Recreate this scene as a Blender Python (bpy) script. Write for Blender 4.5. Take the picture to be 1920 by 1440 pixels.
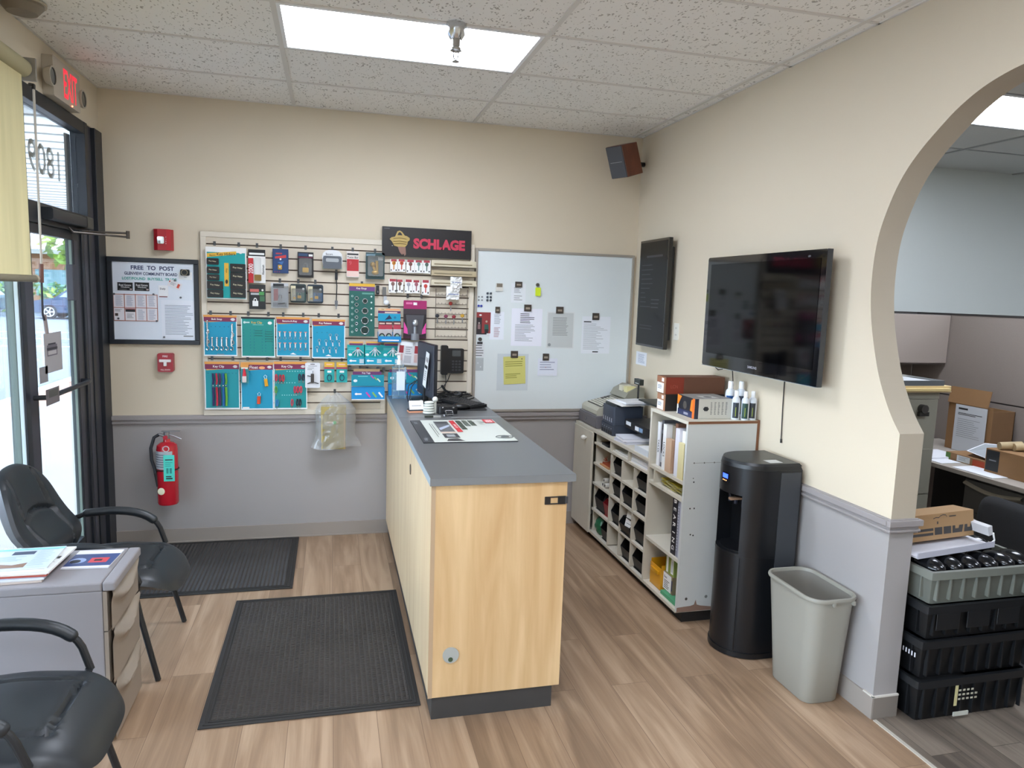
import bpy, math, random
from mathutils import Matrix, Vector
for o in list(bpy.data.objects): bpy.data.objects.remove(o)
SC = bpy.context.scene
COL = SC.collection
PI = math.pi

# ---------------------------------------------------------------- camera
CAM = (1.42295, -5.14290, 1.77406)
cd = bpy.data.cameras.new('camera'); cam = bpy.data.objects.new('camera', cd); COL.objects.link(cam)
cd.sensor_width = 36.0; cd.lens = 25.0007; cd.clip_start = 0.05; cd.clip_end = 300
cam.matrix_world = Matrix(((0.969238, -0.000857, -0.246125, 1.422950), (-0.243960, 0.129049, -0.961161, -5.142899), (0.032586, 0.991638, 0.124870, 1.774062), (0.000000, 0.000000, 0.000000, 1.000000)))
SC.camera = cam
# ---------------------------------------------------------------- colour management
SC.view_settings.view_transform = 'Standard'; SC.view_settings.look = 'None'
SC.view_settings.gamma = 1.0; SC.view_settings.use_curve_mapping = False
SC.view_settings.exposure = 1.15
# ---------------------------------------------------------------- sky and sun
W = bpy.data.worlds.new('sky'); SC.world = W; W.use_nodes = True
wn = W.node_tree.nodes; wl = W.node_tree.links; wn.clear()
wo = wn.new('ShaderNodeOutputWorld'); wb = wn.new('ShaderNodeBackground'); wl.new(wb.outputs[0], wo.inputs[0])
wt = wn.new('ShaderNodeTexCoord'); ws = wn.new('ShaderNodeSeparateXYZ'); wr = wn.new('ShaderNodeValToRGB')
wl.new(wt.outputs['Generated'], ws.inputs[0]); wl.new(ws.outputs[2], wr.inputs[0]); wl.new(wr.outputs[0], wb.inputs[0])
wr.color_ramp.elements[0].position = 0.0; wr.color_ramp.elements[0].color = (0.76, 0.88, 1.0, 1)
wr.color_ramp.elements[1].position = 0.8; wr.color_ramp.elements[1].color = (0.45, 0.65, 1.0, 1)
wb.inputs[1].default_value = 5.8
sd = bpy.data.lights.new('sun', 'SUN'); sd.energy = 3.5; sd.angle = 0.02; sd.color = (1.0, 0.96, 0.9)
sun = bpy.data.objects.new('sun', sd); COL.objects.link(sun)
sun.rotation_euler = (math.radians(-32), math.radians(-38), 0)   # from the street side beyond the back wall, high
PANEL_STRENGTH = 11.0

# ---------------------------------------------------------------- materials
MATS = {}
def lin(h):
    h = h.lstrip('#'); r = []
    for i in (0, 2, 4):
        c = int(h[i:i+2], 16) / 255.0
        r.append(c / 12.92 if c <= 0.04045 else ((c + 0.055) / 1.055) ** 2.4)
    return (r[0], r[1], r[2], 1.0)
def base(name):
    m = bpy.data.materials.new(name); m.use_nodes = True
    n = m.node_tree.nodes; l = m.node_tree.links
    b = n['Principled BSDF']
    return m, n, l, b
def C(h, rough=0.6, metal=0.0, name=None, var=0.0, scale=30.0, bump=0.0, coat=0.0, spec=0.5):
    """plain paint / plastic / metal with a little procedural variation"""
    key = (h, rough, metal, name, var, scale, bump, coat, spec)
    if key in MATS: return MATS[key]
    m, n, l, b = base(name or ('paint_' + h.lstrip('#')))
    b.inputs['Roughness'].default_value = rough; b.inputs['Metallic'].default_value = metal
    b.inputs['Coat Weight'].default_value = coat; b.inputs['Specular IOR Level'].default_value = spec
    c = lin(h); b.inputs['Base Color'].default_value = c
    if var or bump:
        tc = n.new('ShaderNodeTexCoord'); no = n.new('ShaderNodeTexNoise')
        no.inputs['Scale'].default_value = scale; no.inputs['Detail'].default_value = 4
        l.new(tc.outputs['Object'], no.inputs['Vector'])
        if var:
            mx = n.new('ShaderNodeMix'); mx.data_type = 'RGBA'
            mx.inputs[6].default_value = tuple(x * (1 - var) for x in c[:3]) + (1,)
            mx.inputs[7].default_value = tuple(min(1, x * (1 + var)) for x in c[:3]) + (1,)
            l.new(no.outputs[0], mx.inputs[0]); l.new(mx.outputs[2], b.inputs['Base Color'])
        if bump:
            bp = n.new('ShaderNodeBump'); bp.inputs['Strength'].default_value = bump; bp.inputs['Distance'].default_value = 0.004
            l.new(no.outputs[0], bp.inputs['Height']); l.new(bp.outputs[0], b.inputs['Normal'])
    MATS[key] = m
    return m
def emit(h, s, name):
    if name in MATS: return MATS[name]
    m, n, l, b = base(name)
    b.inputs['Base Color'].default_value = lin(h); b.inputs['Emission Color'].default_value = lin(h)
    b.inputs['Emission Strength'].default_value = s
    MATS[name] = m
    return m
def glassy(name, tint=(1, 1, 1), refl=1.0, opacity=0.0, tintcol='#ffffff', rough=0.02):
    if name in MATS: return MATS[name]
    m = bpy.data.materials.new(name); m.use_nodes = True; n = m.node_tree.nodes; l = m.node_tree.links; n.clear()
    o = n.new('ShaderNodeOutputMaterial'); t = n.new('ShaderNodeBsdfTransparent'); g = n.new('ShaderNodeBsdfGlossy')
    t.inputs[0].default_value = tint + (1,); g.inputs['Roughness'].default_value = rough
    f = n.new('ShaderNodeFresnel'); f.inputs[0].default_value = 1.45
    mm = n.new('ShaderNodeMath'); mm.operation = 'MULTIPLY'; mm.inputs[1].default_value = refl; l.new(f.outputs[0], mm.inputs[0])
    mx = n.new('ShaderNodeMixShader'); l.new(mm.outputs[0], mx.inputs[0]); l.new(t.outputs[0], mx.inputs[1]); l.new(g.outputs[0], mx.inputs[2])
    last = mx
    if opacity > 0:
        d = n.new('ShaderNodeBsdfDiffuse'); d.inputs[0].default_value = lin(tintcol)
        m2 = n.new('ShaderNodeMixShader'); m2.inputs[0].default_value = opacity
        l.new(mx.outputs[0], m2.inputs[1]); l.new(d.outputs[0], m2.inputs[2]); last = m2
    l.new(last.outputs[0], o.inputs[0])
    MATS[name] = m
    return m
def translucent(name, h, f=0.5):
    if name in MATS: return MATS[name]
    m = bpy.data.materials.new(name); m.use_nodes = True; n = m.node_tree.nodes; l = m.node_tree.links; n.clear()
    o = n.new('ShaderNodeOutputMaterial'); d = n.new('ShaderNodeBsdfDiffuse'); t = n.new('ShaderNodeBsdfTranslucent'); mx = n.new('ShaderNodeMixShader')
    tc = n.new('ShaderNodeTexCoord'); mp = n.new('ShaderNodeMapping'); mp.inputs['Scale'].default_value = (1, 9, .8); no = n.new('ShaderNodeTexNoise'); no.inputs['Scale'].default_value = 1.5
    l.new(tc.outputs['Object'], mp.inputs[0]); l.new(mp.outputs[0], no.inputs['Vector']); c = lin(h)
    cr = ramp(n, [(.3, tuple(x * .85 for x in c[:3]) + (1,)), (.7, c)]); l.new(no.outputs[0], cr.inputs[0]); l.new(cr.outputs[0], d.inputs[0]); l.new(cr.outputs[0], t.inputs[0])
    mx.inputs[0].default_value = f; l.new(d.outputs[0], mx.inputs[1]); l.new(t.outputs[0], mx.inputs[2]); l.new(mx.outputs[0], o.inputs[0])
    MATS[name] = m
    return m
def ramp(n, stops):
    r = n.new('ShaderNodeValToRGB'); e = r.color_ramp.elements
    while len(e) < len(stops): e.new(0.5)
    for i, (p, c) in enumerate(stops):
        e[i].position = p; e[i].color = c
    return r
def planks(name, cols, width, length, groove, rough=0.45, grain=1.0):
    """wood-look vinyl planks running along Y"""
    m, n, l, b = base(name)
    tc = n.new('ShaderNodeTexCoord'); mp = n.new('ShaderNodeMapping'); mp.inputs['Rotation'].default_value = (0, 0, PI / 2)
    l.new(tc.outputs['Object'], mp.inputs[0])
    br = n.new('ShaderNodeTexBrick'); br.offset = 0.37; br.inputs['Scale'].default_value = 1.0
    br.inputs['Brick Width'].default_value = length; br.inputs['Row Height'].default_value = width
    br.inputs['Mortar Size'].default_value = 0.0012; br.inputs['Mortar Smooth'].default_value = 0.3
    br.inputs['Color1'].default_value = (0, 0, 0, 1); br.inputs['Color2'].default_value = (1, 1, 1, 1); br.inputs['Mortar'].default_value = (0.5, 0.5, 0.5, 1)
    l.new(mp.outputs[0], br.inputs['Vector'])
    mg = n.new('ShaderNodeMapping'); mg.inputs['Scale'].default_value = (7, 0.55, 1)
    l.new(tc.outputs['Object'], mg.inputs[0])
    # shift the grain per plank
    ad = n.new('ShaderNodeVectorMath'); ad.operation = 'ADD'; sc = n.new('ShaderNodeVectorMath'); sc.operation = 'SCALE'; sc.inputs['Scale'].default_value = 37.0
    l.new(br.outputs['Color'], sc.inputs[0]); l.new(mg.outputs[0], ad.inputs[0]); l.new(sc.outputs[0], ad.inputs[1])
    n1 = n.new('ShaderNodeTexNoise'); n1.inputs['Scale'].default_value = 1.6; n1.inputs['Detail'].default_value = 6; n1.inputs['Distortion'].default_value = 1.4
    l.new(ad.outputs[0], n1.inputs['Vector'])
    mg2 = n.new('ShaderNodeMapping'); mg2.inputs['Scale'].default_value = (10, 1.0, 1); l.new(ad.outputs[0], mg2.inputs[0])
    n2 = n.new('ShaderNodeTexNoise'); n2.inputs['Scale'].default_value = 2.2; n2.inputs['Detail'].default_value = 8
    l.new(mg2.outputs[0], n2.inputs['Vector'])
    cr = ramp(n, [(0.28, lin(cols[0])), (0.5, lin(cols[1])), (0.72, lin(cols[2]))])
    mixf = n.new('ShaderNodeMath'); mixf.operation = 'MULTIPLY_ADD'; mixf.inputs[1].default_value = 0.22 * grain; 
    l.new(n2.outputs[0], mixf.inputs[0]); 
    sub = n.new('ShaderNodeMath'); sub.operation = 'SUBTRACT'; sub.inputs[1].default_value = 0.11 * grain; l.new(n1.outputs[0], sub.inputs[0]); l.new(sub.outputs[0], mixf.inputs[2])
    ad2 = n.new('ShaderNodeMath'); ad2.operation = 'MULTIPLY_ADD'; ad2.inputs[1].default_value = 0.24
    l.new(br.outputs['Color'], ad2.inputs[0])
    s3 = n.new('ShaderNodeMath'); s3.operation = 'SUBTRACT'; s3.inputs[1].default_value = 0.12; l.new(mixf.outputs[0], s3.inputs[0]); l.new(s3.outputs[0], ad2.inputs[2])
    l.new(ad2.outputs[0], cr.inputs[0])
    mm = n.new('ShaderNodeMix'); mm.data_type = 'RGBA'; mm.inputs[7].default_value = lin(groove)
    l.new(br.outputs['Fac'], mm.inputs[0]); l.new(cr.outputs[0], mm.inputs[6]); l.new(mm.outputs[2], b.inputs['Base Color'])
    # small dark knots scattered along the boards
    kv = n.new('ShaderNodeTexVoronoi'); kv.inputs['Scale'].default_value = 1.0; mk = n.new('ShaderNodeMapping'); mk.inputs['Scale'].default_value = (3.1, 1.5, 1)
    l.new(tc.outputs['Object'], mk.inputs[0]); l.new(mk.outputs[0], kv.inputs['Vector'])
    kr = ramp(n, [(0.012, (1, 1, 1, 1)), (0.045, (0, 0, 0, 1))]); l.new(kv.outputs['Distance'], kr.inputs[0])
    km = n.new('ShaderNodeMath'); km.operation = 'MULTIPLY'; km.inputs[1].default_value = 0.6; l.new(kr.outputs[0], km.inputs[0])
    kx = n.new('ShaderNodeMix'); kx.data_type = 'RGBA'; kx.inputs[7].default_value = lin(groove)
    l.new(km.outputs[0], kx.inputs[0]); l.new(mm.outputs[2], kx.inputs[6]); l.new(kx.outputs[2], b.inputs['Base Color'])
    b.inputs['Roughness'].default_value = rough
    bp = n.new('ShaderNodeBump'); bp.inputs['Strength'].default_value = 0.12; bp.inputs['Distance'].default_value = 0.002
    l.new(n2.outputs[0], bp.inputs['Height']); l.new(bp.outputs[0], b.inputs['Normal'])
    MATS[name] = m
    return m
def ceiling_tile():
    m, n, l, b = base('ceiling_tile')
    tc = n.new('ShaderNodeTexCoord'); vo = n.new('ShaderNodeTexVoronoi'); vo.inputs['Scale'].default_value = 62
    mp = n.new('ShaderNodeMapping'); mp.inputs['Scale'].default_value = (1.0, 0.55, 1); l.new(tc.outputs['Object'], mp.inputs[0])
    ns = n.new('ShaderNodeTexNoise'); ns.inputs['Scale'].default_value = 40; l.new(mp.outputs[0], ns.inputs['Vector'])
    ml = n.new('ShaderNodeMix'); ml.data_type = 'RGBA'; ml.blend_type = 'LINEAR_LIGHT'; ml.inputs[0].default_value = 0.02
    l.new(mp.outputs[0], ml.inputs[6]); l.new(ns.outputs[1], ml.inputs[7]); l.new(ml.outputs[2], vo.inputs['Vector'])
    nz = n.new('ShaderNodeTexNoise'); nz.inputs['Scale'].default_value = 14; nz.inputs['Detail'].default_value = 2; l.new(tc.outputs['Object'], nz.inputs['Vector'])
    th = n.new('ShaderNodeMath'); th.operation = 'MULTIPLY_ADD'; th.inputs[1].default_value = 0.60; th.inputs[2].default_value = -0.06; l.new(nz.outputs[0], th.inputs[0])
    lt = n.new('ShaderNodeMath'); lt.operation = 'LESS_THAN'; l.new(vo.outputs['Distance'], lt.inputs[0]); l.new(th.outputs[0], lt.inputs[1])
    mx = n.new('ShaderNodeMix'); mx.data_type = 'RGBA'; mx.inputs[6].default_value = lin('#f1efea'); mx.inputs[7].default_value = lin('#b5b1a9')
    l.new(lt.outputs[0], mx.inputs[0]); l.new(mx.outputs[2], b.inputs['Base Color'])
    b.inputs['Roughness'].default_value = 0.95
    bp = n.new('ShaderNodeBump'); bp.invert = True; bp.inputs['Strength'].default_value = 0.6; bp.inputs['Distance'].default_value = 0.003
    l.new(lt.outputs[0], bp.inputs['Height']); l.new(bp.outputs[0], b.inputs['Normal'])
    return m
def maple(name, dark, light, rough=0.4, axis=2):
    m, n, l, b = base(name)
    tc = n.new('ShaderNodeTexCoord'); mp = n.new('ShaderNodeMapping')
    s = [7, 7, 7]; s[axis] = 0.8; mp.inputs['Scale'].default_value = s; l.new(tc.outputs['Object'], mp.inputs[0])
    n1 = n.new('ShaderNodeTexNoise'); n1.inputs['Scale'].default_value = 1.5; n1.inputs['Detail'].default_value = 7; n1.inputs['Distortion'].default_value = 0.8
    l.new(mp.outputs[0], n1.inputs['Vector'])
    mp2 = n.new('ShaderNodeMapping'); s2 = [90, 90, 90]; s2[axis] = 3; mp2.inputs['Scale'].default_value = s2; l.new(tc.outputs['Object'], mp2.inputs[0])
    n2 = n.new('ShaderNodeTexNoise'); n2.inputs['Scale'].default_value = 1; n2.inputs['Detail'].default_value = 3; l.new(mp2.outputs[0], n2.inputs['Vector'])
    a = n.new('ShaderNodeMath'); a.operation = 'MULTIPLY_ADD'; a.inputs[1].default_value = 0.16; l.new(n2.outputs[0], a.inputs[0]); l.new(n1.outputs[0], a.inputs[2])
    cr = ramp(n, [(0.36, lin(dark)), (0.76, lin(light))]); l.new(a.outputs[0], cr.inputs[0]); l.new(cr.outputs[0], b.inputs['Base Color'])
    b.inputs['Roughness'].default_value = rough
    return m
def ribbed(name, h, sx, sy, rough=0.92, depth=0.011, h2=None):
    """rubber backed mat: ribs (sy=0) or waffle; sx, sy = pitch in metres"""
    m, n, l, b = base(name)
    tc = n.new('ShaderNodeTexCoord'); sp = n.new('ShaderNodeSeparateXYZ'); l.new(tc.outputs['Object'], sp.inputs[0])
    def wv(out, pitch):
        a = n.new('ShaderNodeMath'); a.operation = 'MULTIPLY'; a.inputs[1].default_value = 2 * PI / pitch; l.new(out, a.inputs[0])
        s = n.new('ShaderNodeMath'); s.operation = 'SINE'; l.new(a.outputs[0], s.inputs[0]); return s.outputs[0]
    hgt = wv(sp.outputs[0], sx)
    if sy:
        mn = n.new('ShaderNodeMath'); mn.operation = 'MINIMUM'; l.new(hgt, mn.inputs[0]); l.new(wv(sp.outputs[1], sy), mn.inputs[1]); hgt = mn.outputs[0]
    no = n.new('ShaderNodeTexNoise'); no.inputs['Scale'].default_value = 400; l.new(tc.outputs['Object'], no.inputs['Vector'])
    ad = n.new('ShaderNodeMath'); ad.operation = 'MULTIPLY_ADD'; ad.inputs[1].default_value = 0.5; l.new(no.outputs[0], ad.inputs[0]); l.new(hgt, ad.inputs[2])
    bp = n.new('ShaderNodeBump'); bp.inputs['Strength'].default_value = 0.9; bp.inputs['Distance'].default_value = depth
    l.new(ad.outputs[0], bp.inputs['Height']); l.new(bp.outputs[0], b.inputs['Normal'])
    n3 = n.new('ShaderNodeTexNoise'); n3.inputs['Scale'].default_value = 3; l.new(tc.outputs['Object'], n3.inputs['Vector'])
    cr = ramp(n, [(0.3, lin(h)), (0.7, lin(h2 or h))]); l.new(n3.outputs[0], cr.inputs[0]); l.new(cr.outputs[0], b.inputs['Base Color'])
    b.inputs['Roughness'].default_value = rough
    return m

# ---------------------------------------------------------------- mesh building
WM = {}
TXT = {}
def text_geo(s, bold=0.012):
    key = (s, bold)
    if key in TXT: return TXT[key]
    cu = bpy.data.curves.new('t', 'FONT'); cu.body = s; cu.size = 1; cu.resolution_u = 3; cu.extrude = 0; cu.offset = bold
    ob = bpy.data.objects.new('t', cu); me = ob.to_mesh()
    vs = [(v.co.x, v.co.y) for v in me.vertices]; fs = [tuple(p.vertices) for p in me.polygons]
    ob.to_mesh_clear(); bpy.data.objects.remove(ob); bpy.data.curves.remove(cu)
    if not vs: vs = [(0, 0), (1, 0), (1, 1)]; fs = []
    x0 = min(v[0] for v in vs); x1 = max(v[0] for v in vs); y0 = min(v[1] for v in vs); y1 = max(v[1] for v in vs)
    TXT[key] = ([(v[0] - (x0 + x1) / 2, v[1] - (y0 + y1) / 2) for v in vs], fs, x1 - x0, y1 - y0)
    return TXT[key]
class MB:
    def __init__(s): s.v = []; s.f = []; s.mi = []; s.sm = []; s.mats = []
    def add(s, vs, fs, m, smooth=False, M=None):
        k = len(s.v)
        if m not in s.mats: s.mats.append(m)
        mi = s.mats.index(m)
        for p in vs:
            p = Vector(p)
            s.v.append(M @ p if M else p)
        for f in fs:
            s.f.append(tuple(i + k for i in f)); s.mi.append(mi); s.sm.append(smooth)
        return s
    def box(s, x0, y0, z0, x1, y1, z1, m, M=None):
        if x0 > x1: x0, x1 = x1, x0
        if y0 > y1: y0, y1 = y1, y0
        if z0 > z1: z0, z1 = z1, z0
        vs = [(x, y, z) for z in (z0, z1) for y in (y0, y1) for x in (x0, x1)]
        fs = [(0, 2, 3, 1), (4, 5, 7, 6), (0, 1, 5, 4), (2, 6, 7, 3), (0, 4, 6, 2), (1, 3, 7, 5)]
        return s.add(vs, fs, m, False, M)
    def rbox(s, x0, y0, z0, x1, y1, z1, m, r=0.01, n=3, M=None, axis=2):
        """box with its edges along one axis rounded"""
        if x0 > x1: x0, x1 = x1, x0
        if y0 > y1: y0, y1 = y1, y0
        if z0 > z1: z0, z1 = z1, z0
        if axis == 2: a0, b0, a1, b1, c0, c1 = x0, y0, x1, y1, z0, z1; f = lambda a, b, c: (a, b, c)
        elif axis == 0: a0, b0, a1, b1, c0, c1 = y0, z0, y1, z1, x0, x1; f = lambda a, b, c: (c, a, b)
        else: a0, b0, a1, b1, c0, c1 = z0, x0, z1, x1, y0, y1; f = lambda a, b, c: (b, c, a)
        r = min(r, (a1 - a0) / 2.01, (b1 - b0) / 2.01)
        pts = []
        for cx, cy, st in ((a1 - r, b1 - r, 0), (a0 + r, b1 - r, 1), (a0 + r, b0 + r, 2), (a1 - r, b0 + r, 3)):
            for i in range(n + 1):
                t = (st + i / n) * PI / 2; pts.append((cx + r * math.cos(t), cy + r * math.sin(t)))
        k = len(pts); vs = [f(p[0], p[1], c0) for p in pts] + [f(p[0], p[1], c1) for p in pts]
        s.add(vs, [(i, (i + 1) % k, (i + 1) % k + k, i + k) for i in range(k)], m, True, M)
        s.add(vs, [tuple(range(k))[::-1], tuple(range(k, 2 * k))], m, False, M)
        return s
    def prism(s, pts, z0, z1, m, M=None, smooth=False, top_scale=1.0):
        k = len(pts); cx = sum(p[0] for p in pts) / k; cy = sum(p[1] for p in pts) / k
        vs = [(p[0], p[1], z0) for p in pts] + [(cx + (p[0] - cx) * top_scale, cy + (p[1] - cy) * top_scale, z1) for p in pts]
        s.add(vs, [(i, (i + 1) % k, (i + 1) % k + k, i + k) for i in range(k)], m, smooth, M)
        s.add(vs, [tuple(range(k))[::-1], tuple(range(k, 2 * k))], m, False, M)
        return s
    def quad(s, a, b, c, d, m): return s.add([a, b, c, d], [(0, 1, 2, 3)], m)
    def tube(s, pts, r, m, n=8, r2=None, caps=True, closed=False):
        pts = [Vector(p) for p in pts]; k = len(pts); rs = [r if r2 is None else r + (r2 - r) * i / (k - 1) for i in range(k)]
        vs = []; t0 = (pts[1] - pts[0]).normalized()
        up = Vector((0, 0, 1)) if abs(t0.z) < 0.9 else Vector((1, 0, 0))
        nrm = t0.cross(up).normalized()
        for i, p in enumerate(pts):
            if closed: t = (pts[(i + 1) % k] - pts[i - 1]).normalized()
            else: t = (pts[min(i + 1, k - 1)] - pts[max(i - 1, 0)]).normalized()
            nrm = (nrm - t * nrm.dot(t)).normalized(); b = t.cross(nrm)
            for j in range(n):
                a = 2 * PI * j / n; vs.append(p + (nrm * math.cos(a) + b * math.sin(a)) * rs[i])
        fs = []
        for i in range(k if closed else k - 1):
            i2 = (i + 1) % k
            for j in range(n): fs.append((i * n + j, i * n + (j + 1) % n, i2 * n + (j + 1) % n, i2 * n + j))
        s.add(vs, fs, m, True)
        if caps and not closed: s.add(vs[:n], [tuple(range(n))[::-1]], m); s.add(vs[-n:], [tuple(range(n))], m)
        return s
    def cyl(s, a, b, r, m, n=20, r2=None): return s.tube([a, b], r, m, n, r2)
    def lathe(s, prof, m, n=24, M=None, smooth=True):
        vs = []; k = len(prof)
        for i in range(n):
            a = 2 * PI * i / n
            for r, z in prof: vs.append((r * math.cos(a), r * math.sin(a), z))
        fs = []
        for i in range(n):
            i2 = (i + 1) % n
            for j in range(k - 1): fs.append((i * k + j, i2 * k + j, i2 * k + j + 1, i * k + j + 1))
        return s.add(vs, fs, m, smooth, M)
    def grid(s, fn, nu, nv, m, smooth=True, closed_u=False):
        vs = [fn(i / nu, j / nv) for i in range(nu + 1) for j in range(nv + 1)]
        fs = [(i * (nv + 1) + j, (i + 1) * (nv + 1) + j, (i + 1) * (nv + 1) + j + 1, i * (nv + 1) + j + 1) for i in range(nu) for j in range(nv)]
        return s.add(vs, fs, m, smooth)
    def ball(s, c, r, m, n=12, sc=(1, 1, 1)):
        pr = [(r * math.sin(PI * i / n), -r * math.cos(PI * i / n)) for i in range(n + 1)]
        return s.lathe(pr, m, n * 2, Matrix.Translation(c) @ Matrix.Diagonal((sc[0], sc[1], sc[2], 1)))
    def build(s, name, parent=None, bev=0.0, sub=0, ang=0.6):
        me = bpy.data.meshes.new(name)
        if parent is not None: inv = WM[parent].inverted(); vs = [inv @ v for v in s.v]; loc = None
        else:
            x = [v.x for v in s.v]; y = [v.y for v in s.v]; z = [v.z for v in s.v]
            loc = Vector(((min(x) + max(x)) / 2, (min(y) + max(y)) / 2, min(z))); vs = [v - loc for v in s.v]
        me.from_pydata([tuple(v) for v in vs], [], s.f)
        for m in s.mats: me.materials.append(m)
        me.polygons.foreach_set('material_index', s.mi); me.polygons.foreach_set('use_smooth', s.sm)
        me.update()
        if any(s.sm): me.set_sharp_from_angle(angle=ang)
        o = bpy.data.objects.new(name, me); COL.objects.link(o)
        if parent is not None: o.parent = parent; WM[o] = WM[parent].copy()
        else: o.location = loc; WM[o] = Matrix.Translation(loc)
        if bev:
            b = o.modifiers.new('bevel', 'BEVEL'); b.width = bev; b.segments = 2; b.limit_method = 'ANGLE'; b.angle_limit = 0.7
        if sub:
            b = o.modifiers.new('sub', 'SUBSURF'); b.levels = sub; b.render_levels = sub
        return o
class Face:
    """a flat face to letter and mark: o = lower left corner, ax/ay unit axes, n outward normal"""
    def __init__(s, mb, o, ax, ay, w, h, nrm=None):
        s.mb = mb; s.o = Vector(o); s.ax = Vector(ax).normalized(); s.ay = Vector(ay).normalized(); s.w = w; s.h = h
        s.n = Vector(nrm) if nrm else s.ax.cross(s.ay); s.k = 0
    def P(s, u, v, lift): return s.o + s.ax * (u * s.w) + s.ay * (v * s.h) + s.n * lift
    def L(s, lift):
        if lift is not None: return lift
        s.k += 1; return 0.0006 + 0.00012 * s.k
    def r(s, u0, v0, u1, v1, m, lift=None):
        q = s.L(lift); s.mb.quad(s.P(u0, v0, q), s.P(u1, v0, q), s.P(u1, v1, q), s.P(u0, v1, q), m); return s
    def poly(s, pts, m, lift=None):
        q = s.L(lift); s.mb.add([s.P(u, v, q) for u, v in pts], [tuple(range(len(pts)))], m); return s
    def disc(s, u, v, r, m, lift=None, n=14, e=1.0):
        q = s.L(lift); c = s.P(u, v, q)
        s.mb.add([c + s.ax * (r * math.cos(2 * PI * i / n)) + s.ay * (r * e * math.sin(2 * PI * i / n)) for i in range(n)], [tuple(range(n))], m); return s
    def t(s, txt, u, v, h, m, lift=None, wmax=None, rot=0.0, bold=0.012, w=None):
        """h = height as a fraction of the face; wmax/w = (max) width as a fraction"""
        vs, fs, tw, th = text_geo(txt, bold); q = s.L(lift); sy = h * s.h / th; sx = sy
        if w: sx = w * s.w / tw
        if wmax and tw * sx > wmax * s.w: sx = wmax * s.w / tw
        c = s.P(u, v, q); ca = math.cos(rot); sa = math.sin(rot)
        s.mb.add([c + s.ax * (x * sx * ca - y * sy * sa) + s.ay * (x * sx * sa + y * sy * ca) for x, y in vs], fs, m); return s
    def lines(s, u0, v0, u1, v1, n, m, th=0.35, seed=1, ragged=0.35):
        rd = random.Random(seed); st = (v1 - v0) / n
        for i in range(n):
            y = v1 - (i + 0.5) * st; q = s.L(None)
            ue = u1 - (u1 - u0) * rd.random() * ragged
            s.mb.quad(s.P(u0, y - st * th / 2, q), s.P(ue, y - st * th / 2, q), s.P(ue, y + st * th / 2, q), s.P(u0, y + st * th / 2, q), m)
            s.k -= 1
        s.k += 1
        return s
def tag(o, label=None, cat=None, group=None, kind=None):
    if label: o['label'] = label
    if cat: o['category'] = cat
    if group: o['group'] = group
    if kind: o['kind'] = kind
    return o
def thing(name, label, cat, loc, rz=0.0, group=None):
    o = bpy.data.objects.new(name, None); COL.objects.link(o); o.empty_display_size = 0.05
    o.location = loc; o.rotation_euler = (0, 0, rz); WM[o] = Matrix.Translation(loc) @ Matrix.Rotation(rz, 4, 'Z')
    return tag(o, label, cat, group)
def struct(name, mb, bev=0.0):
    o = mb.build(name, None, bev); o['kind'] = 'structure'; return o
def dup(root, loc, rz=None, label=None, group=None):
    def cp(o, par):
        c = o.copy(); COL.objects.link(c)
        if par is not None: c.parent = par
        for ch in [x for x in bpy.data.objects if x.parent == o]: cp(ch, c)
        return c
    r = cp(root, None); r.location = loc
    if rz is not None: r.rotation_euler = (0, 0, rz)
    if label: r['label'] = label
    if group: r['group'] = group
    return r
ORD = ['first', 'second', 'third', 'fourth', 'fifth', 'sixth', 'seventh', 'eighth', 'ninth', 'tenth', 'eleventh', 'twelfth']
X = Vector((1, 0, 0)); Y = Vector((0, 1, 0)); Z = Vector((0, 0, 1))
def back_face(mb, x0, z0, x1, z1, y): return Face(mb, (x0, y, z0), X, Z, x1 - x0, z1 - z0, (0, -1, 0))
def right_face(mb, y0, z0, y1, z1, x): return Face(mb, (x, y1, z0), -Y, Z, y1 - y0, z1 - z0, (-1, 0, 0))
def top_face(mb, x0, y0, x1, y1, z): return Face(mb, (x0, y0, z), X, Y, x1 - x0, y1 - y0, (0, 0, 1))

# ================================================================ THE ROOM
H = 2.971; XR = 3.694; WT = 0.121; YB = -7.0
BEIGE = C('#d6cab4', 0.75, name='beige_wall_paint', var=0.02, scale=300, bump=0.05)
GREYW = C('#a19d9b', 0.7, name='grey_wall_paint', var=0.02, scale=300, bump=0.05)
RAILC = C('#989291', 0.5, name='grey_rail_paint')
BASEC = C('#9a9189', 0.6, name='grey_vinyl_base')
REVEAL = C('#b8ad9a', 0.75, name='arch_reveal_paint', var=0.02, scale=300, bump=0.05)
FRAME = C('#2b2f35', 0.42, 0.3, name='dark_bronze_aluminium')
FRAME2 = C('#47474f', 0.5, 0.2, name='lightened_dark_aluminium', var=0.1, scale=8)  # lighter frame grey; the lit face of the corner post is put into it
TBAR = C('#dad7d1', 0.6, name='ceiling_grid_paint')
TILE = ceiling_tile()
FLOORM = planks('light_oak_planks', ('#7f6751', '#987d64', '#b0967c'), 0.178, 1.22, '#6f5846', 0.40)
FLOORD = planks('grey_brown_planks', ('#514840', '#6d6257', '#83776a'), 0.15, 1.22, '#3a332d', 0.45)

struct('floor', MB().box(-0.12, YB, -0.06, XR, 0.0, 0.0, FLOORM))
struct('floor', MB().box(XR, YB, -0.06, 8.6, 0.07, 0.0, FLOORD))
struct('trim_1', MB().box(XR - 0.004, -3.55, 0.0, XR + 0.012, -2.76, 0.004, C('#cfc9bd', 0.4, 0.3, name='floor_transition_strip')))
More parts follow.
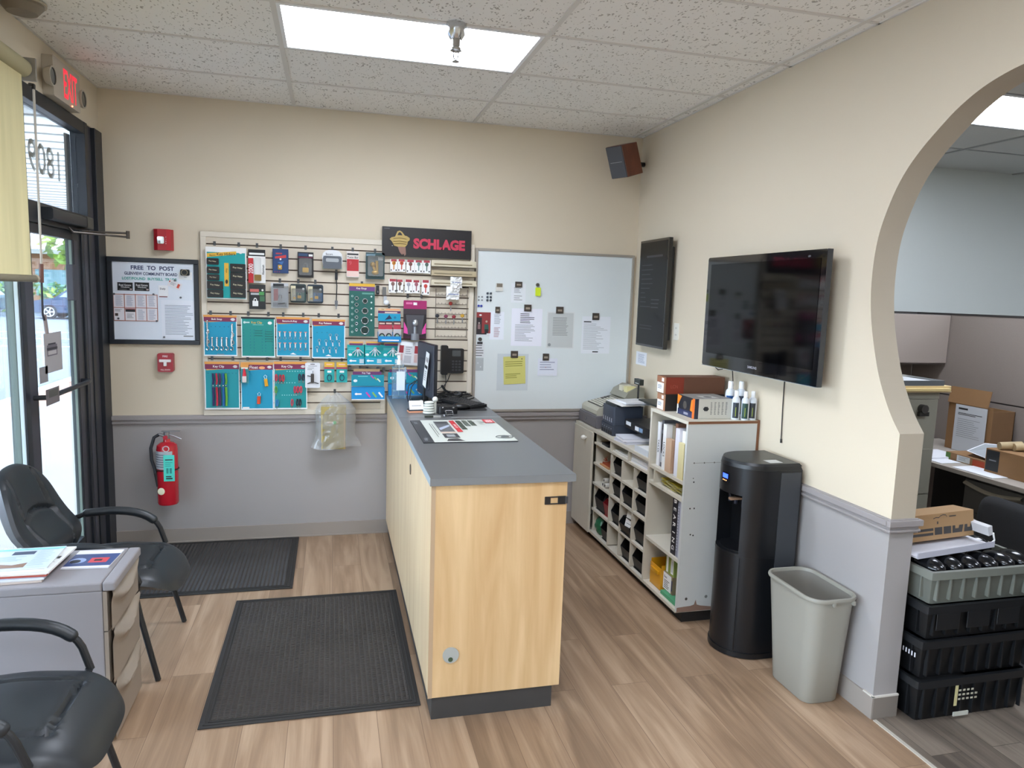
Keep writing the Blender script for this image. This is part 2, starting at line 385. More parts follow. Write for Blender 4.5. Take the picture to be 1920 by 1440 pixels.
# back wall: grey below the rail, beige above
struct('wall_back', MB().box(-0.12, 0, 0, XR, 0.12, 0.86, GREYW).box(-0.12, 0, 0.86, XR, 0.12, H + 0.02, BEIGE))
struct('wall_rear', MB().box(-0.12, YB - 0.12, 0, 8.6, YB, H + 0.02, BEIGE))
struct('wall_office', MB().box(XR, 0.07, 0, 8.6, 0.19, H + 0.02, C('#cdd2cf', 0.8, name='pale_grey_wall_paint', var=0.02, scale=200, bump=0.05)))
struct('wall_far', MB().box(8.6, YB, 0, 8.72, 0.19, H + 0.02, C('#c3c4be', 0.8, name='office_side_wall')))
# right wall with the round-headed opening
yc = -3.205
ar = [(-2.742, 1.255), (-2.692, 1.312), (-2.645, 1.383), (-2.590, 1.488), (-2.548, 1.61), (-2.518, 1.72), (-2.502, 1.83), (-2.500, 1.93), (-2.506, 2.02), (-2.522, 2.10),
      (-2.552, 2.18), (-2.592, 2.265), (-2.640, 2.335), (-2.705, 2.402), (-2.779, 2.462), (-2.860, 2.522), (-2.953, 2.568), (-3.035, 2.592), (-3.113, 2.606), (-3.205, 2.612)]
def smooth_arch(p, it=2):
    for _ in range(it):
        q = [p[0]]
        for i in range(len(p) - 1):
            a, b = p[i], p[i + 1]
            q += [(a[0] * .75 + b[0] * .25, a[1] * .75 + b[1] * .25), (a[0] * .25 + b[0] * .75, a[1] * .25 + b[1] * .75)]
        q.append(p[-1]); p = q
    return p
ar = smooth_arch(ar, 2)
full = ar + [(2 * yc - y, z) for y, z in reversed(ar[:-1])]
ZG = 0.86
mb = MB()
def slab_yz(poly, m, x0, x1, sides=True):
    k = len(poly)
    mb.add([(x0, y, z) for y, z in poly], [tuple(range(k))], m); mb.add([(x1, y, z) for y, z in poly], [tuple(range(k))[::-1]], m)
yl, yr_ = 2 * yc + 2.742, -2.742
up = [(yr_, ZG), (0, ZG), (0, H + 0.02), (YB, H + 0.02), (YB, ZG), (yl, ZG)] + list(reversed(full))
slab_yz(up, BEIGE, XR, XR + WT)
jp = [(yr_, ZG)] + full + [(yl, ZG)]
for i in range(len(jp) - 1):
    (a, b), (c, d) = jp[i], jp[i + 1]
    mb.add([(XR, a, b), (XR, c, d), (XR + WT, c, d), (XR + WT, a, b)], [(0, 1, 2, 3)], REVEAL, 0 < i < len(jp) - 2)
for a, b in ((0, yr_), (yl, YB)):
    mb.box(XR, a, 0, XR + WT, b, ZG, GREYW)
struct('wall_right', mb)
# rails and baseboards
def rail_back(name, x0, x1, z=0.893):
    struct(name, MB().box(x0, -0.012, z - 0.062, x1, 0, z, RAILC).box(x0, -0.024, z - 0.030, x1, 0, z - 0.004, RAILC).box(x0, -0.018, z - 0.055, x1, 0, z - 0.045, RAILC), 0.002)
rail_back('trim_2', 0.0, XR)
z = 0.893
struct('trim_3', MB().box(XR - 0.012, yr_, z - 0.062, XR, 0, z, RAILC).box(XR - 0.024, yr_ - 0.006, z - 0.030, XR, 0, z - 0.004, RAILC).box(XR - 0.018, yr_, z - 0.055, XR, 0, z - 0.045, RAILC)
       .box(XR - 0.024, yr_ - 0.024, z - 0.030, XR + WT + 0.024, yr_, z - 0.004, RAILC).box(XR - 0.012, yr_ - 0.012, z - 0.062, XR + WT + 0.012, yr_, z, RAILC).box(XR - 0.018, yr_ - 0.018, z - 0.055, XR + WT + 0.018, yr_, z - 0.045, RAILC), 0.002)
struct('trim_4', MB().box(XR - 0.02, YB, z - 0.062, XR, yl, z, RAILC), 0.002)
struct('baseboard_back', MB().box(0, -0.008, 0, XR, 0, 0.1, BASEC).box(0, -0.014, 0, XR, 0, 0.012, BASEC), 0.002)
struct('baseboard_right', MB().box(XR - 0.008, yr_ - 0.008, 0, XR, 0, 0.1, BASEC).box(XR, yr_ - 0.008, 0, XR + WT + 0.004, yr_, 0.1, C('#857c74', 0.6, name='pillar_vinyl_base'))
       .box(XR - 0.0095, yr_ - 0.0095, 0.097, XR + WT + 0.0045, yr_, 0.104, C('#d9d4cb', 0.7, name='old_caulk'))
       .box(XR - 0.0095, yr_ - 0.0095, 0.099, XR, yr_ + 0.05, 0.106, C('#d9d4cb', 0.7, name='old_caulk')))
struct('baseboard_right', MB().box(XR - 0.008, YB, 0, XR, yl, 0.1, BASEC))
# ceiling: mineral tiles in a 2 x 4 ft grid
g1, y1, gx, gy = 1.179, -0.580, 1.2192, 0.6096
xs = sorted([0.0, XR] + [g1 + gx * k for k in range(-1, 3) if 0.02 < g1 + gx * k < XR - 0.02])
ys = [0.0] + [y1 - gy * k for k in range(0, 11) if y1 - gy * k > YB] + [YB]
LIGHTS = [(1, 2), (1, 7)]
LCELL = set()
mb = MB()
for i in range(len(xs) - 1):
    for j in range(len(ys) - 1):
        if i == xs.index(g1) and j in (2, 6, 9): LCELL.add((i, j)); continue
        mb.box(xs[i], ys[j + 1], H + 0.004, xs[i + 1], ys[j], H + 0.02, TILE)
struct('ceiling', mb)
mb = MB()
for x in xs[1:-1]: mb.box(x - 0.012, YB, H - 0.003, x + 0.012, 0, H + 0.02, TBAR)
for y in ys[1:-1]: mb.box(0, y - 0.009, H - 0.001, XR, y + 0.009, H + 0.019, TBAR)
mb.box(0, -0.012, H - 0.001, XR, 0, H + 0.004, TBAR).box(XR - 0.012, YB, H - 0.001, XR, 0, H + 0.004, TBAR).box(0, YB, H - 0.001, 0.012, 0, H + 0.004, TBAR)
struct('trim_5', mb)
DIFF = emit('#e9f1ff', PANEL_STRENGTH, 'light_panel_diffuser')
def panel(x0, y0, x1, y1, label, group='flush fluorescent ceiling panels'):
    t = thing('ceiling_light', label, 'ceiling light', ((x0 + x1) / 2, (y0 + y1) / 2, H), 0, group)
    d = MB().box(x0 + 0.03, y0 + 0.03, H + 0.003, x1 - 0.03, y1 - 0.03, H + 0.010, DIFF).build('diffuser', t)
    f = MB(); w = C('#eef0f2', 0.4, name='white_fixture_enamel')
    f.box(x0 + .012, y0 + .010, H - .002, x1 - .012, y0 + .03, H + .03, w).box(x0 + .012, y1 - .03, H - .002, x1 - .012, y1 - .010, H + .03, w)
    f.box(x0 + .012, y0 + .03, H - .002, x0 + .03, y1 - .03, H + .03, w).box(x1 - .03, y0 + .03, H - .002, x1 - .012, y1 - .03, H + .03, w)
    f.box(x0 + .012, y0 + .010, H + .03, x1 - .012, y1 - .010, H + .04, w).build('frame', t)
LAB = {2: 'bright white flat ceiling light panel in the tiled ceiling above the counter', 6: 'flush white ceiling light panel in the front room above the waiting area', 9: 'flush white ceiling light panel in the front room by the rear wall'}  # only the counter panel is in view; the others are added room light
for i, j in sorted(LCELL): panel(xs[i], ys[j + 1], xs[i + 1], ys[j], LAB[j])
# office ceiling beyond the arch
ox = [XR + WT] + [g1 + gx * k for k in range(3, 7)] + [8.6]
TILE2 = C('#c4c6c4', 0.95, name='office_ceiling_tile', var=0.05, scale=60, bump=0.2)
mb = MB()
oy = [0.07] + ys[1:]
OL = {(1, 2), (3, 4), (1, 6)}
for i in range(len(ox) - 1):
    for j in range(len(oy) - 1):
        if (i, j) in OL: continue
        mb.box(ox[i], oy[j + 1], H + 0.004, ox[i + 1], oy[j], H + 0.02, TILE2)
struct('ceiling', mb)
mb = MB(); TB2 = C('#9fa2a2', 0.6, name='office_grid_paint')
for x in ox[1:-1]: mb.box(x - 0.012, YB, H - 0.003, x + 0.012, 0.07, H + 0.02, TB2)
for y in oy[1:-1]: mb.box(XR + WT, y - 0.009, H - 0.001, 8.6, y + 0.009, H + 0.019, TB2)
struct('trim_6', mb)
panel(ox[1], oy[3], ox[2], oy[2], 'bright white ceiling light panel seen through the arch in the back office')
panel(ox[3], oy[5], ox[4], oy[4], 'white ceiling light panel in the back office beyond the partition desk', 'office ceiling panels')  # out of view, added to brighten the office

panel(ox[1], oy[7], ox[2], oy[6], 'white ceiling light panel in the back office nearest the rear wall', 'office ceiling panels')  # another unseen panel, extra light added for the office
# ================================================================ STOREFRONT, LEFT WALL (x = 0)
GLASS = glassy('window_glass', (0.985, 0.995, 0.995), 0.6)
struct('wall_left', MB().box(-0.12, YB, 2.70, 0, 0, H + 0.02, BEIGE).box(-0.12, YB, 0, 0, -6.2, 2.70, BEIGE))
# fixed frame: corner post, mullions, head, transom bar
mb = MB()
D_ = -0.058
mb.box(-0.12, -0.14, 0, 0.018, 0, 2.70, FRAME).box(D_, -0.26, 0, -0.006, -0.14, 2.70, FRAME2).box(D_, -0.31, 0, 0.012, -0.26, 2.70, FRAME).box(D_, -0.42, 0, 0.006, -0.31, 2.05, FRAME).box(D_, -0.385, 0, 0.009, -0.33, 2.05, FRAME2)
mb.box(D_, -1.316, 0, 0.008, -1.262, 2.70, FRAME).box(D_, -6.2, 2.63, 0.01, -0.31, 2.70, FRAME).box(D_, -1.262, 2.05, 0.010, -0.31, 2.155, FRAME)
mb.box(D_, -6.2, 0, 0.0, -1.316, 0.12, FRAME).box(-0.019, -1.322, 0.12, -0.001, -1.316, 2.63, C('#c3d2d6', 0.4, name='painted_glare_strip')).box(-0.05, -1.323, 0.12, -0.019, -1.316, 2.63, C('#6d7a75', 0.5, 0.3, name='outer_mullion'))  # pale strip: outdoor glare on the mullion reveal put into its colour
for y in (-2.85, -4.4, -6.0): mb.box(D_, y - 0.05, 0, 0.0, y, 2.63, FRAME)
mb.box(D_, -1.262, 2.155, -0.004, -1.135, 2.63, FRAME)
mb.box(-0.10, -0.31, 2.155, -0.085, -0.25, 2.63, C('#4b5358', 0.5, name='outer_transom_post'))
struct('trim_7', mb, 0.003)
win = struct('window_1', MB().box(-0.038, -1.135, 2.155, -0.034, -0.31, 2.63, GLASS))
NUM = C('#6d7573', 0.8, name='window_vinyl_numbers')
mb = MB()
vs, fs, tw, th = text_geo('1809')
sx = 0.43 / tw; sy = 0.165 / th
# applied to the outside, so it reads mirrored from the room
mb.add([Vector((-0.0386, -0.80, 2.392)) + Vector((0, -x * sx, y * sy)) for x, y in vs], fs, NUM)
nm = mb.build('window_number', win); nm['label'] = 'grey 1809 house number, mirrored from inside'
struct('window_2', MB().box(-0.038, -6.0, 0.12, -0.034, -1.323, 2.63, GLASS))
# the door leaf
d = bpy.data.objects.new('door_1', None); COL.objects.link(d); d.location = (0, -0.87, 0); WM[d] = Matrix.Translation((0, -0.87, 0)); d['kind'] = 'structure'
mb = MB()
mb.box(-0.040, -0.553, 0.01, -0.003, -0.425, 2.048, FRAME).box(-0.040, -1.258, 0.01, -0.003, -1.135, 2.048, FRAME).box(-0.040, -1.135, 0.01, -0.003, -0.553, 0.26, FRAME).box(-0.040, -1.135, 2.00, -0.003, -0.553, 2.048, FRAME)
mb.box(-0.022, -0.556, 0.26, -0.008, -0.553, 2.0, C('#6f7d74', 0.5, name='glazing_bead')).box(-0.003, -0.535, 0.012, -0.001, -0.47, 2.0, FRAME2).box(-0.003, -1.24, 0.012, -0.001, -1.155, 2.0, FRAME2)
mb.build('door_frame', d, 0.003)
MB().box(-0.027, -1.135, 0.26, -0.023, -0.553, 2.00, GLASS).build('door_glass', d)
MB().tube([(-0.004, -1.20, 1.19), (0.045, -1.19, 1.19), (0.055, -1.14, 1.19), (0.055, -0.60, 1.19), (0.045, -0.52, 1.19), (-0.004, -0.50, 1.19)], 0.013, FRAME, 10).build('push_bar', d)
MB().box(-0.01, -0.66, 1.66, 0.03, -0.60, 1.86, C('#3b3c44', 0.5, name='lock_cover')).build('lock_box', d, 0.006)
MB().box(-0.01, -1.21, 2.075, 0.0, -1.17, 2.12, C('#8d8889', 0.5, name='grey_sticker')).build('door_sticker', d)
# door closer with its two arms
t = thing('door_closer', 'dark door closer box with folding arms above the glass door', 'door closer', (0.03, -0.75, 2.09))
MB().rbox(0.0, -1.02, 2.075, 0.062, -0.50, 2.135, FRAME, 0.012, 3, axis=1).rbox(0.0, -0.50, 2.07, 0.066, -0.40, 2.14, C('#4d4b45', 0.5, name='closer_cap'), 0.012, 3, axis=1).build('body', t)
BR = C('#56504b', 0.35, 0.7, name='worn_arm_metal')
EL = (0.262, -0.45, 2.058)
MB().box(0.01, -0.60, 2.035, 0.05, -0.52, 2.055, FRAME).tube([(0.03, -0.56, 2.05), (0.06, -0.55, 2.05), EL], 0.006, BR, 8).build('arm', t)
MB().tube([(0.03, -0.70, 2.06), (0.05, -0.70, 2.035), (0.255, -0.465, 2.035)], 0.006, BR, 8).build('arm', t)
MB().cyl((EL[0], EL[1] - .008, 2.025), (EL[0], EL[1] - .008, 2.07), 0.010, BR, 12).build('elbow_joint', t)
# papers on the glass
def sheet_x(name, label, y0, z0, y1, z1, x, col, draw=None, cat='sign'):
    mb = MB().box(x, y0, z0, x + 0.0012, y1, z1, C(col, 0.8))
    if draw: draw(Face(mb, (x + 0.0012, y1, z0), -Y, Z, y1 - y0, z1 - z0, (1, 0, 0)))
    return tag(mb.build(name), label, cat)
INK = C('#3a3a40', 0.8, name='dark_ink')
def logo(f):
    # the door face is seen from the room with +y to the right
    f.r(0.28, 0.42, 0.86, 0.70, C('#6d6870', 0.8)); f.r(0.33, 0.45, 0.81, 0.55, C('#b9b4b4', 0.8)); f.r(0.27, 0.57, 0.87, 0.63, INK); f.r(0.36, 0.70, 0.80, 0.74, INK)
y0, z0, y1, z1 = -0.982, 1.283, -0.735, 1.493
sheet_x('paper_sign', 'grey paper sign with a small badge taped inside the door glass', y0, z0, y1, z1, -0.022, '#a9a5a6', logo)
y0, z0, y1, z1 = -1.059, 1.241, -0.949, 1.324
sheet_x('paper_notice', 'small blank grey notice low on the door glass by the stile', y0, z0, y1, z1, -0.022, '#8e8a8c')
y0, z0, y1, z1 = -1.176, 1.142, -0.954, 1.216
def dk(f): f.r(0.1, 0.45, 0.8, 0.9, C('#55544f', 0.8))
sheet_x('door_sign', 'small dark grey sign hung on the door push bar', -1.25, 1.155, -1.075, 1.235, 0.069, '#6e6768', dk)
# roller blind over the side window
t = thing('roller_blind', 'cream roller blind half lowered over the front window', 'blind', (0.09, -2.6, 1.75))
CREAM = translucent('cream_blind_fabric', '#d6c89a', .22)
MB().quad((0.079, -4.3, 1.785), (0.079, -1.375, 1.785), (0.079, -1.375, 2.70), (0.079, -4.3, 2.70), CREAM).build('fabric', t)
MB().cyl((0.085, -4.3, 1.775), (0.085, -1.36, 1.775), 0.016, C('#7b7461', 0.5, name='blind_hem_bar')).ball((0.085, -1.352, 1.775), 0.02, C('#b3a994', 0.3), 6).build('hem_bar', t)
MB().cyl((0.07, -4.32, 2.715), (0.07, -1.34, 2.715), 0.04, C('#a19876', 0.8)).box(0.0, -1.33, 2.665, 0.12, -1.315, 2.765, C('#8f8a80', 0.5)).build('roller_tube', t)
t = thing('blind_wand', 'thin pale crank rod hanging from the blind bracket before the door', 'blind wand', (0.10, -1.29, 1.5))
MB().tube([(0.100, -1.304, 2.640), (0.100, -1.313, 1.832)], 0.0055, C('#b5ada0', 0.35, name='pale_rod'), 8).build('rod', t)
MB().tube([(0.100, -1.318, 1.844), (0.100, -1.323, 1.757)], 0.010, C('#6b453c', 0.5, name='brown_grip'), 8).build('grip', t)
MB().tube([(0.100, -1.323, 1.757), (0.100, -1.329, 1.607), (0.100, -1.313, 1.581)], 0.005, C('#2b2b33', 0.6), 8).build('cord', t)
MB().tube([(0.100, -1.310, 1.606), (0.100, -1.288, 1.516)], 0.009, C('#8c7f7b', 0.5), 8).build('lower_grip', t)
MB().tube([(0.100, -1.305, 2.633), (0.100, -1.302, 2.652), (0.060, -1.230, 2.672)], 0.008, C('#3a3734', 0.4, 0.5), 8).build('hook', t)

# ================================================================ OUTSIDE
CONC = C('#8f8d88', 0.9, name='sidewalk_concrete', var=0.12, scale=1.2)
ASPH = C('#686c70', 0.9, name='asphalt', var=0.15, scale=0.6)
struct('floor', MB().box(-2.6, YB - 3, -0.14, -0.12, 14, -0.02, CONC).box(-3.1, YB - 3, -0.139, -2.6, 14, -0.025, C('#a1765f', 0.9, name='brick_band', var=0.15, scale=20)).box(-3.3, YB - 3, -0.16, -3.1, 14, -0.02, C('#c9c6bd', 0.9, name='curb')))
struct('floor', MB().box(-60, -20, -0.3, -3.3, 46, -0.15, ASPH).box(-3.3, 14, -0.3, 10, 46, -0.15, ASPH).box(-60, 46, -0.3, 30, 90, -0.10, C('#6f7f4c', 0.95, name='lawn', var=0.2, scale=0.8)))
mb = MB().box(-2.2, YB - 1, 2.76, -0.12, 12, 2.82, C('#dfe3e4', 0.6, name='white_soffit'))
for k in range(62): mb.box(-2.2, YB + k * 0.30, 2.750, -0.13, YB + k * 0.30 + 0.02, 2.761, C('#a8aeb2', 0.6, name='soffit_groove'))
mb.box(-2.32, YB - 1, 2.38, -2.2, 12, 3.1, C('#8d8d96', 0.7, name='fascia')).box(-2.3, YB - 1, 3.05, 0, 12, 3.1, C('#8d8d96', 0.7, name='fascia'))
struct('trim_8', mb)
struct('trim_9', MB().box(-2.32, -2.55, -0.02, -2.16, -2.39, 2.76, C('#b9b4aa', 0.7, name='canopy_post')).box(-2.32, 11.6, -0.02, -2.16, 11.76, 2.76, C('#b9b4aa', 0.7)))
# white parking stripes belong to the asphalt
struct('floor', MB().box(-20, 20.9, -0.149, -5, 21.02, -0.1485, C('#d9dadb', 0.9)).box(-20, 17.9, -0.149, -5, 18.02, -0.1485, C('#d9dadb', 0.9)).box(-20, 24.2, -0.149, -5, 24.3, -0.1485, C('#d9dadb', 0.9)))
def leaves(mb, c, r, n, mats, seed, sz=0.22, sq=(1, 1, 1)):
    rd = random.Random(seed)
    for i in range(n):
        while True:
            p = Vector((rd.uniform(-1, 1), rd.uniform(-1, 1), rd.uniform(-1, 1)))
            if 0.35 < p.length < 1: break
        q = Vector((c[0] + p.x * r * sq[0], c[1] + p.y * r * sq[1], c[2] + p.z * r * sq[2]))
        a = Vector((rd.uniform(-1, 1), rd.uniform(-1, 1), rd.uniform(-1, 1))).normalized(); b = a.orthogonal().normalized(); s = sz * rd.uniform(.6, 1.4)
        m = mats[rd.randrange(len(mats))]
        mb.add([q - a * s, q + b * s * .5, q + a * s, q - b * s * .5], [(0, 1, 2, 3)], m)
GR = [C('#7f9c3c', 0.8), C('#93ad45', 0.8), C('#5f8040', 0.8), C('#a9c35e', 0.8)]
GB = [C('#4d7350', 0.8), C('#5f8a6a', 0.8), C('#6f9480', 0.8)]
def tree(label, c, r, hz, mats, seed, n=900):
    t = thing('street_tree', label, 'tree', (c[0], c[1], -0.1), 0, 'trees across the street')
    MB().tube([(c[0], c[1], -0.1), (c[0] + .1, c[1], hz * .5), (c[0], c[1] + .1, hz)], 0.22, C('#5b4c40', 0.9), 8, 0.1).build('trunk', t)
    mb = MB(); leaves(mb, (c[0], c[1], hz), r, n, mats, seed, 0.34); mb.build('foliage', t)
tree('bright yellow-green leafy tree across the street, nearest the door post', (-12.2, 43, 5.0), 3.1, 5.0, GR, 1)
tree('blue-green tree across the street behind the blind rod', (-19.3, 43.6, 4.9), 2.6, 4.8, GB, 2)
tree('dark green tree across the street seen past the side window', (-26.5, 41, 4.6), 3.0, 4.8, GB, 3)
mb = MB(); leaves(mb, (-14, 41.3, 0.7), 1.0, 900, GR + GB + [C('#a3a779', 0.9)], 4, 0.2, (8, 0.7, 0.9))
tag(mb.build('hedge'), 'low mottled green hedge across the street behind the parked cars', 'hedge')
t = thing('shop_building', 'orange brick shop front behind the hedge across the street', 'building', (-15, 50, -0.1))
MB().box(-26, 48, -0.1, -3, 55, 3.4, C('#b57f5b', 0.9, name='orange_brick', var=0.2, scale=3)).build('wall', t)
for k in range(6): MB().box(-24.5 + k * 3.6, 47.95, 0.7, -22.4 + k * 3.6, 48.02, 2.4, C('#86a8b0', 0.3)).build('window', t)
MB().box(-26.3, 47.6, 3.4, -2.7, 55.3, 3.7, C('#c9c5bd', 0.8)).build('roof_edge', t)
t = thing('street_banner', 'blue banner on a pole across the street', 'banner', (-14.9, 39.9, -0.1))
MB().box(-15.4, 39.9, 2.2, -14.8, 39.94, 5.6, C('#2a63c0', 0.7)).build('banner_cloth', t)
MB().cyl((-14.75, 39.92, -0.12), (-14.75, 39.92, 6.2), 0.05, C('#77797a', 0.5)).build('pole', t)
def car(label, x, y, col, group='parked cars', flip=1):
    t = thing('car', label, 'car', (x, y, -0.15), 0 if flip > 0 else PI, group)
    M = WM[t]
    paint = C(col, 0.25, 0.2, coat=0.5); gl = C('#9db4c4', 0.1, name='car_glass'); blk = C('#1d1e20', 0.7)
    # profile in x (length) and z, front at -x
    pr = [(-2.25, .35), (-2.3, .6), (-2.2, .85), (-1.2, 1.02), (-0.55, 1.5), (0.3, 1.58), (1.7, 1.52), (2.2, 1.05), (2.3, .9), (2.3, .4), (2.15, .3), (-2.1, .3)]
    R = Matrix(((1, 0, 0, 0), (0, 0, 1, 0), (0, 1, 0, 0), (0, 0, 0, 1)))
    b = MB(); b.prism([(p[0], p[1]) for p in pr][::-1], -0.88, 0.88, paint, M @ R); b.build('body', t, 0.05)
    w = MB()
    for s in (-0.886, 0.886):
        for pw in ([(-0.95, 1.08), (-0.5, 1.43), (0.25, 1.5), (0.25, 1.08)], [(0.33, 1.08), (0.33, 1.5), (1.6, 1.45), (1.95, 1.1)]):
            MB().prism(pw, s - .004, s + .004, gl, M @ R).build('side_window', t)
    for wx in (-1.42, 1.4):
        for sy in (-0.8, 0.8):
            q = MB(); RM = M @ Matrix.Translation((wx, sy, 0.34)) @ Matrix.Rotation(PI / 2, 4, 'X')
            q.lathe([(0.0, -.09), (0.23, -.1), (0.34, -.1), (0.34, .1), (0.23, .1), (0.0, .09)], blk, 24, RM)
            wo = q.build('wheel', t)
            h = MB(); sgn = 1 if sy < 0 else -1
            h.lathe([(0.0, sgn * .11), (0.07, sgn * .115)], C('#cfd2d4', 0.3, 0.6), 16, RM)
            for k in range(5):
                a = 2 * PI * k / 5
                h.add([RM @ Vector((math.cos(a + e) * rr, math.sin(a + e) * rr, sgn * .108)) for rr, e in ((.05, -.4), (.22, -.16), (.22, .16), (.05, .4))], [(0, 1, 2, 3)], C('#cfd2d4', 0.3, 0.6))
            h.lathe([(0.2, sgn * .104), (0.24, sgn * .106)], C('#cfd2d4', 0.3, 0.6), 24, RM)
            h.build('hubcap', t)
    l = MB(); l.add([(-2.28, -0.75, .72), (-2.28, -0.4, .72), (-2.15, -0.4, .86), (-2.15, -0.75, .86)], [(0, 1, 2, 3)], C('#e8ecee', 0.2), False, M)
    l.box(-2.33, -.7, .38, -2.27, .7, .55, blk, M).build('front_trim', t)
    return t
car('dark blue car parked across the street, framed by the door glass', -10.55, 35.2, '#3a4a63')
car('blue-grey car parked across the street behind the side window', -17.2, 36.5, '#56697c')

# ================================================================ BACK WALL (y = 0)
WHITE = C('#eeeeec', 0.6, name='white_paper'); BLACK = C('#17181a', 0.45, name='black_plastic'); CHROME = C('#c9ccd0', 0.2, 0.9, name='chrome')
RED = C('#b3202c', 0.35, name='red_enamel'); TEAL = C('#0fa0a0', 0.5, name='teal_card'); BLUE = C('#1095b8', 0.5, name='bright_blue_card')
PURP = C('#6a3566', 0.5, name='purple_card'); MAROON = C('#7c2a4e', 0.5); YEL = C('#e2b23a', 0.5); ORNG = C('#dd9a4c', 0.5); GREEN = C('#1f7a6c', 0.5, name='green_card')
GREY = C('#8b8c8e', 0.5); BRASS = C('#c9a24f', 0.3, 0.7, name='brass'); STEEL = C('#9a9ca0', 0.3, 0.8, name='steel'); TXG = C('#8b8d92', 0.8, name='grey_print'); DK = C('#26272b', 0.7, name='black_print')
SLAT = C('#d3c8b6', 0.55, name='cream_slatwall_laminate', var=0.02, scale=60); SLATF = C('#dbd2c2', 0.5, name='cream_frame'); GROOVE = C('#5b4a40', 0.7, name='slatwall_groove')
# ---- slatwall with frame, notched at lower right by the counter
sw = thing('slatwall_panel', 'large cream slatwall display panel with horizontal grooves beside the whiteboard', 'display panel', (1.5, -0.01, 0.9))
SX0, SX1, SZ0, SZ1, NX, NZ = 0.585, 2.424, 0.893, 2.120, 1.797, 1.042
mb = MB(); k = 0; zt = SZ1 - 0.055
gz0 = 2.041
gs = []
z = gz0
while z > SZ0 + 0.03: gs.append(z); z -= 0.0762
edges = [SZ1] + gs + [SZ0]
for a, b in zip(edges[:-1], edges[1:]):
    t0 = a - 0.0045 if a != SZ1 else a; b0 = b + 0.0045 if b != SZ0 else b
    x1 = SX1 if b0 >= NZ else NX
    if t0 > NZ > b0: mb.box(SX0, -0.019, NZ, SX1, -0.001, t0, SLAT); mb.box(SX0, -0.019, b0, NX, -0.001, NZ, SLAT)
    else: mb.box(SX0, -0.019, b0, x1, -0.001, t0, SLAT)
mb.box(SX0, -0.009, NZ, SX1, -0.001, SZ1, GROOVE).box(SX0, -0.009, SZ0, NX, -0.001, NZ, GROOVE)
mb.build('slat_board', sw)
mb = MB(); fw = 0.034
mb.box(SX0, -0.026, SZ1 - fw, SX1, -0.001, SZ1, SLATF).box(SX0, -0.026, SZ0 + fw, SX0 + fw, -0.001, SZ1 - fw, SLATF).box(SX1 - fw, -0.026, NZ, SX1, -0.001, SZ1 - fw, SLATF)
mb.box(SX0, -0.026, SZ0, NX, -0.001, SZ0 + fw, SLATF).box(NX - fw, -0.026, SZ0 + fw, NX, -0.001, NZ, SLATF)
mb.build('frame', sw, 0.002)
HK = C('#5d5f62', 0.35, 0.6, name='hook_metal')
def hook(x, z, L=0.07):
    MB().box(x - 0.008, -0.024, z - 0.016, x + 0.008, -0.019, z + 0.012, HK).tube([(x, -0.022, z - 0.004), (x, -0.022 - L, z - 0.004), (x, -0.022 - L, z + 0.006)], 0.002, HK, 6).build('hook', sw)
# ---- cards and packs on the slatwall
def pack(name, label, cat, r, y, draw, mat=WHITE, th=0.004, group=None, corner=0.0, hooks=1, parts=None):
    x0, z0, x1, z1 = r
    t = thing(name, label, cat, ((x0 + x1) / 2, y, z0), 0, group) if parts else None
    mb = MB()
    if corner: mb.rbox(x0, y, z0, x1, y + th, z1, mat, corner, 3, axis=1)
    else: mb.box(x0, y, z0, x1, y + th, z1, mat)
    if draw: draw(back_face(mb, x0, z0, x1, z1, y), mb)
    if parts:
        mb.build('backing_card', t); parts(t, x0, z0, x1, z1, y)
    else:
        t = tag(mb.build(name), label, cat, group)
    if hooks:
        hz = min(gs, key=lambda g: abs(g - (z1 + 0.012)))
        for i in range(hooks):
            fx = 0.5 if hooks == 1 else (0.2 + 0.6 * i)
            hook(x0 + (x1 - x0) * fx, hz + 0.006, max(0.008, -y - 0.026 - th))
    return t
def blister(parent, x0, z0, x1, z1, y, d, name='blister'):
    m = glassy('clear_blister', (0.96, 0.97, 0.98), 1.2, 0.10, '#dfe6ea')
    return MB().rbox(x0, y - d, z0, x1, y - 0.001, z1, m, 0.01, 3, axis=1).build(name, parent)
def padlock(mb, cx, z, s, y, body=BRASS, sh=CHROME):
    mb.rbox(cx - s, y - 0.012, z, cx + s, y, z + 1.6 * s, body, s * .3, 3, axis=1)
    mb.tube([(cx - s * .62, y - .006, z + 1.5 * s), (cx - s * .62, y - .006, z + 2.6 * s), (cx - s * .35, y - .006, z + 3.1 * s), (cx + s * .35, y - .006, z + 3.1 * s), (cx + s * .62, y - .006, z + 2.6 * s), (cx + s * .62, y - .006, z + 1.5 * s)], s * .17, sh, 6)
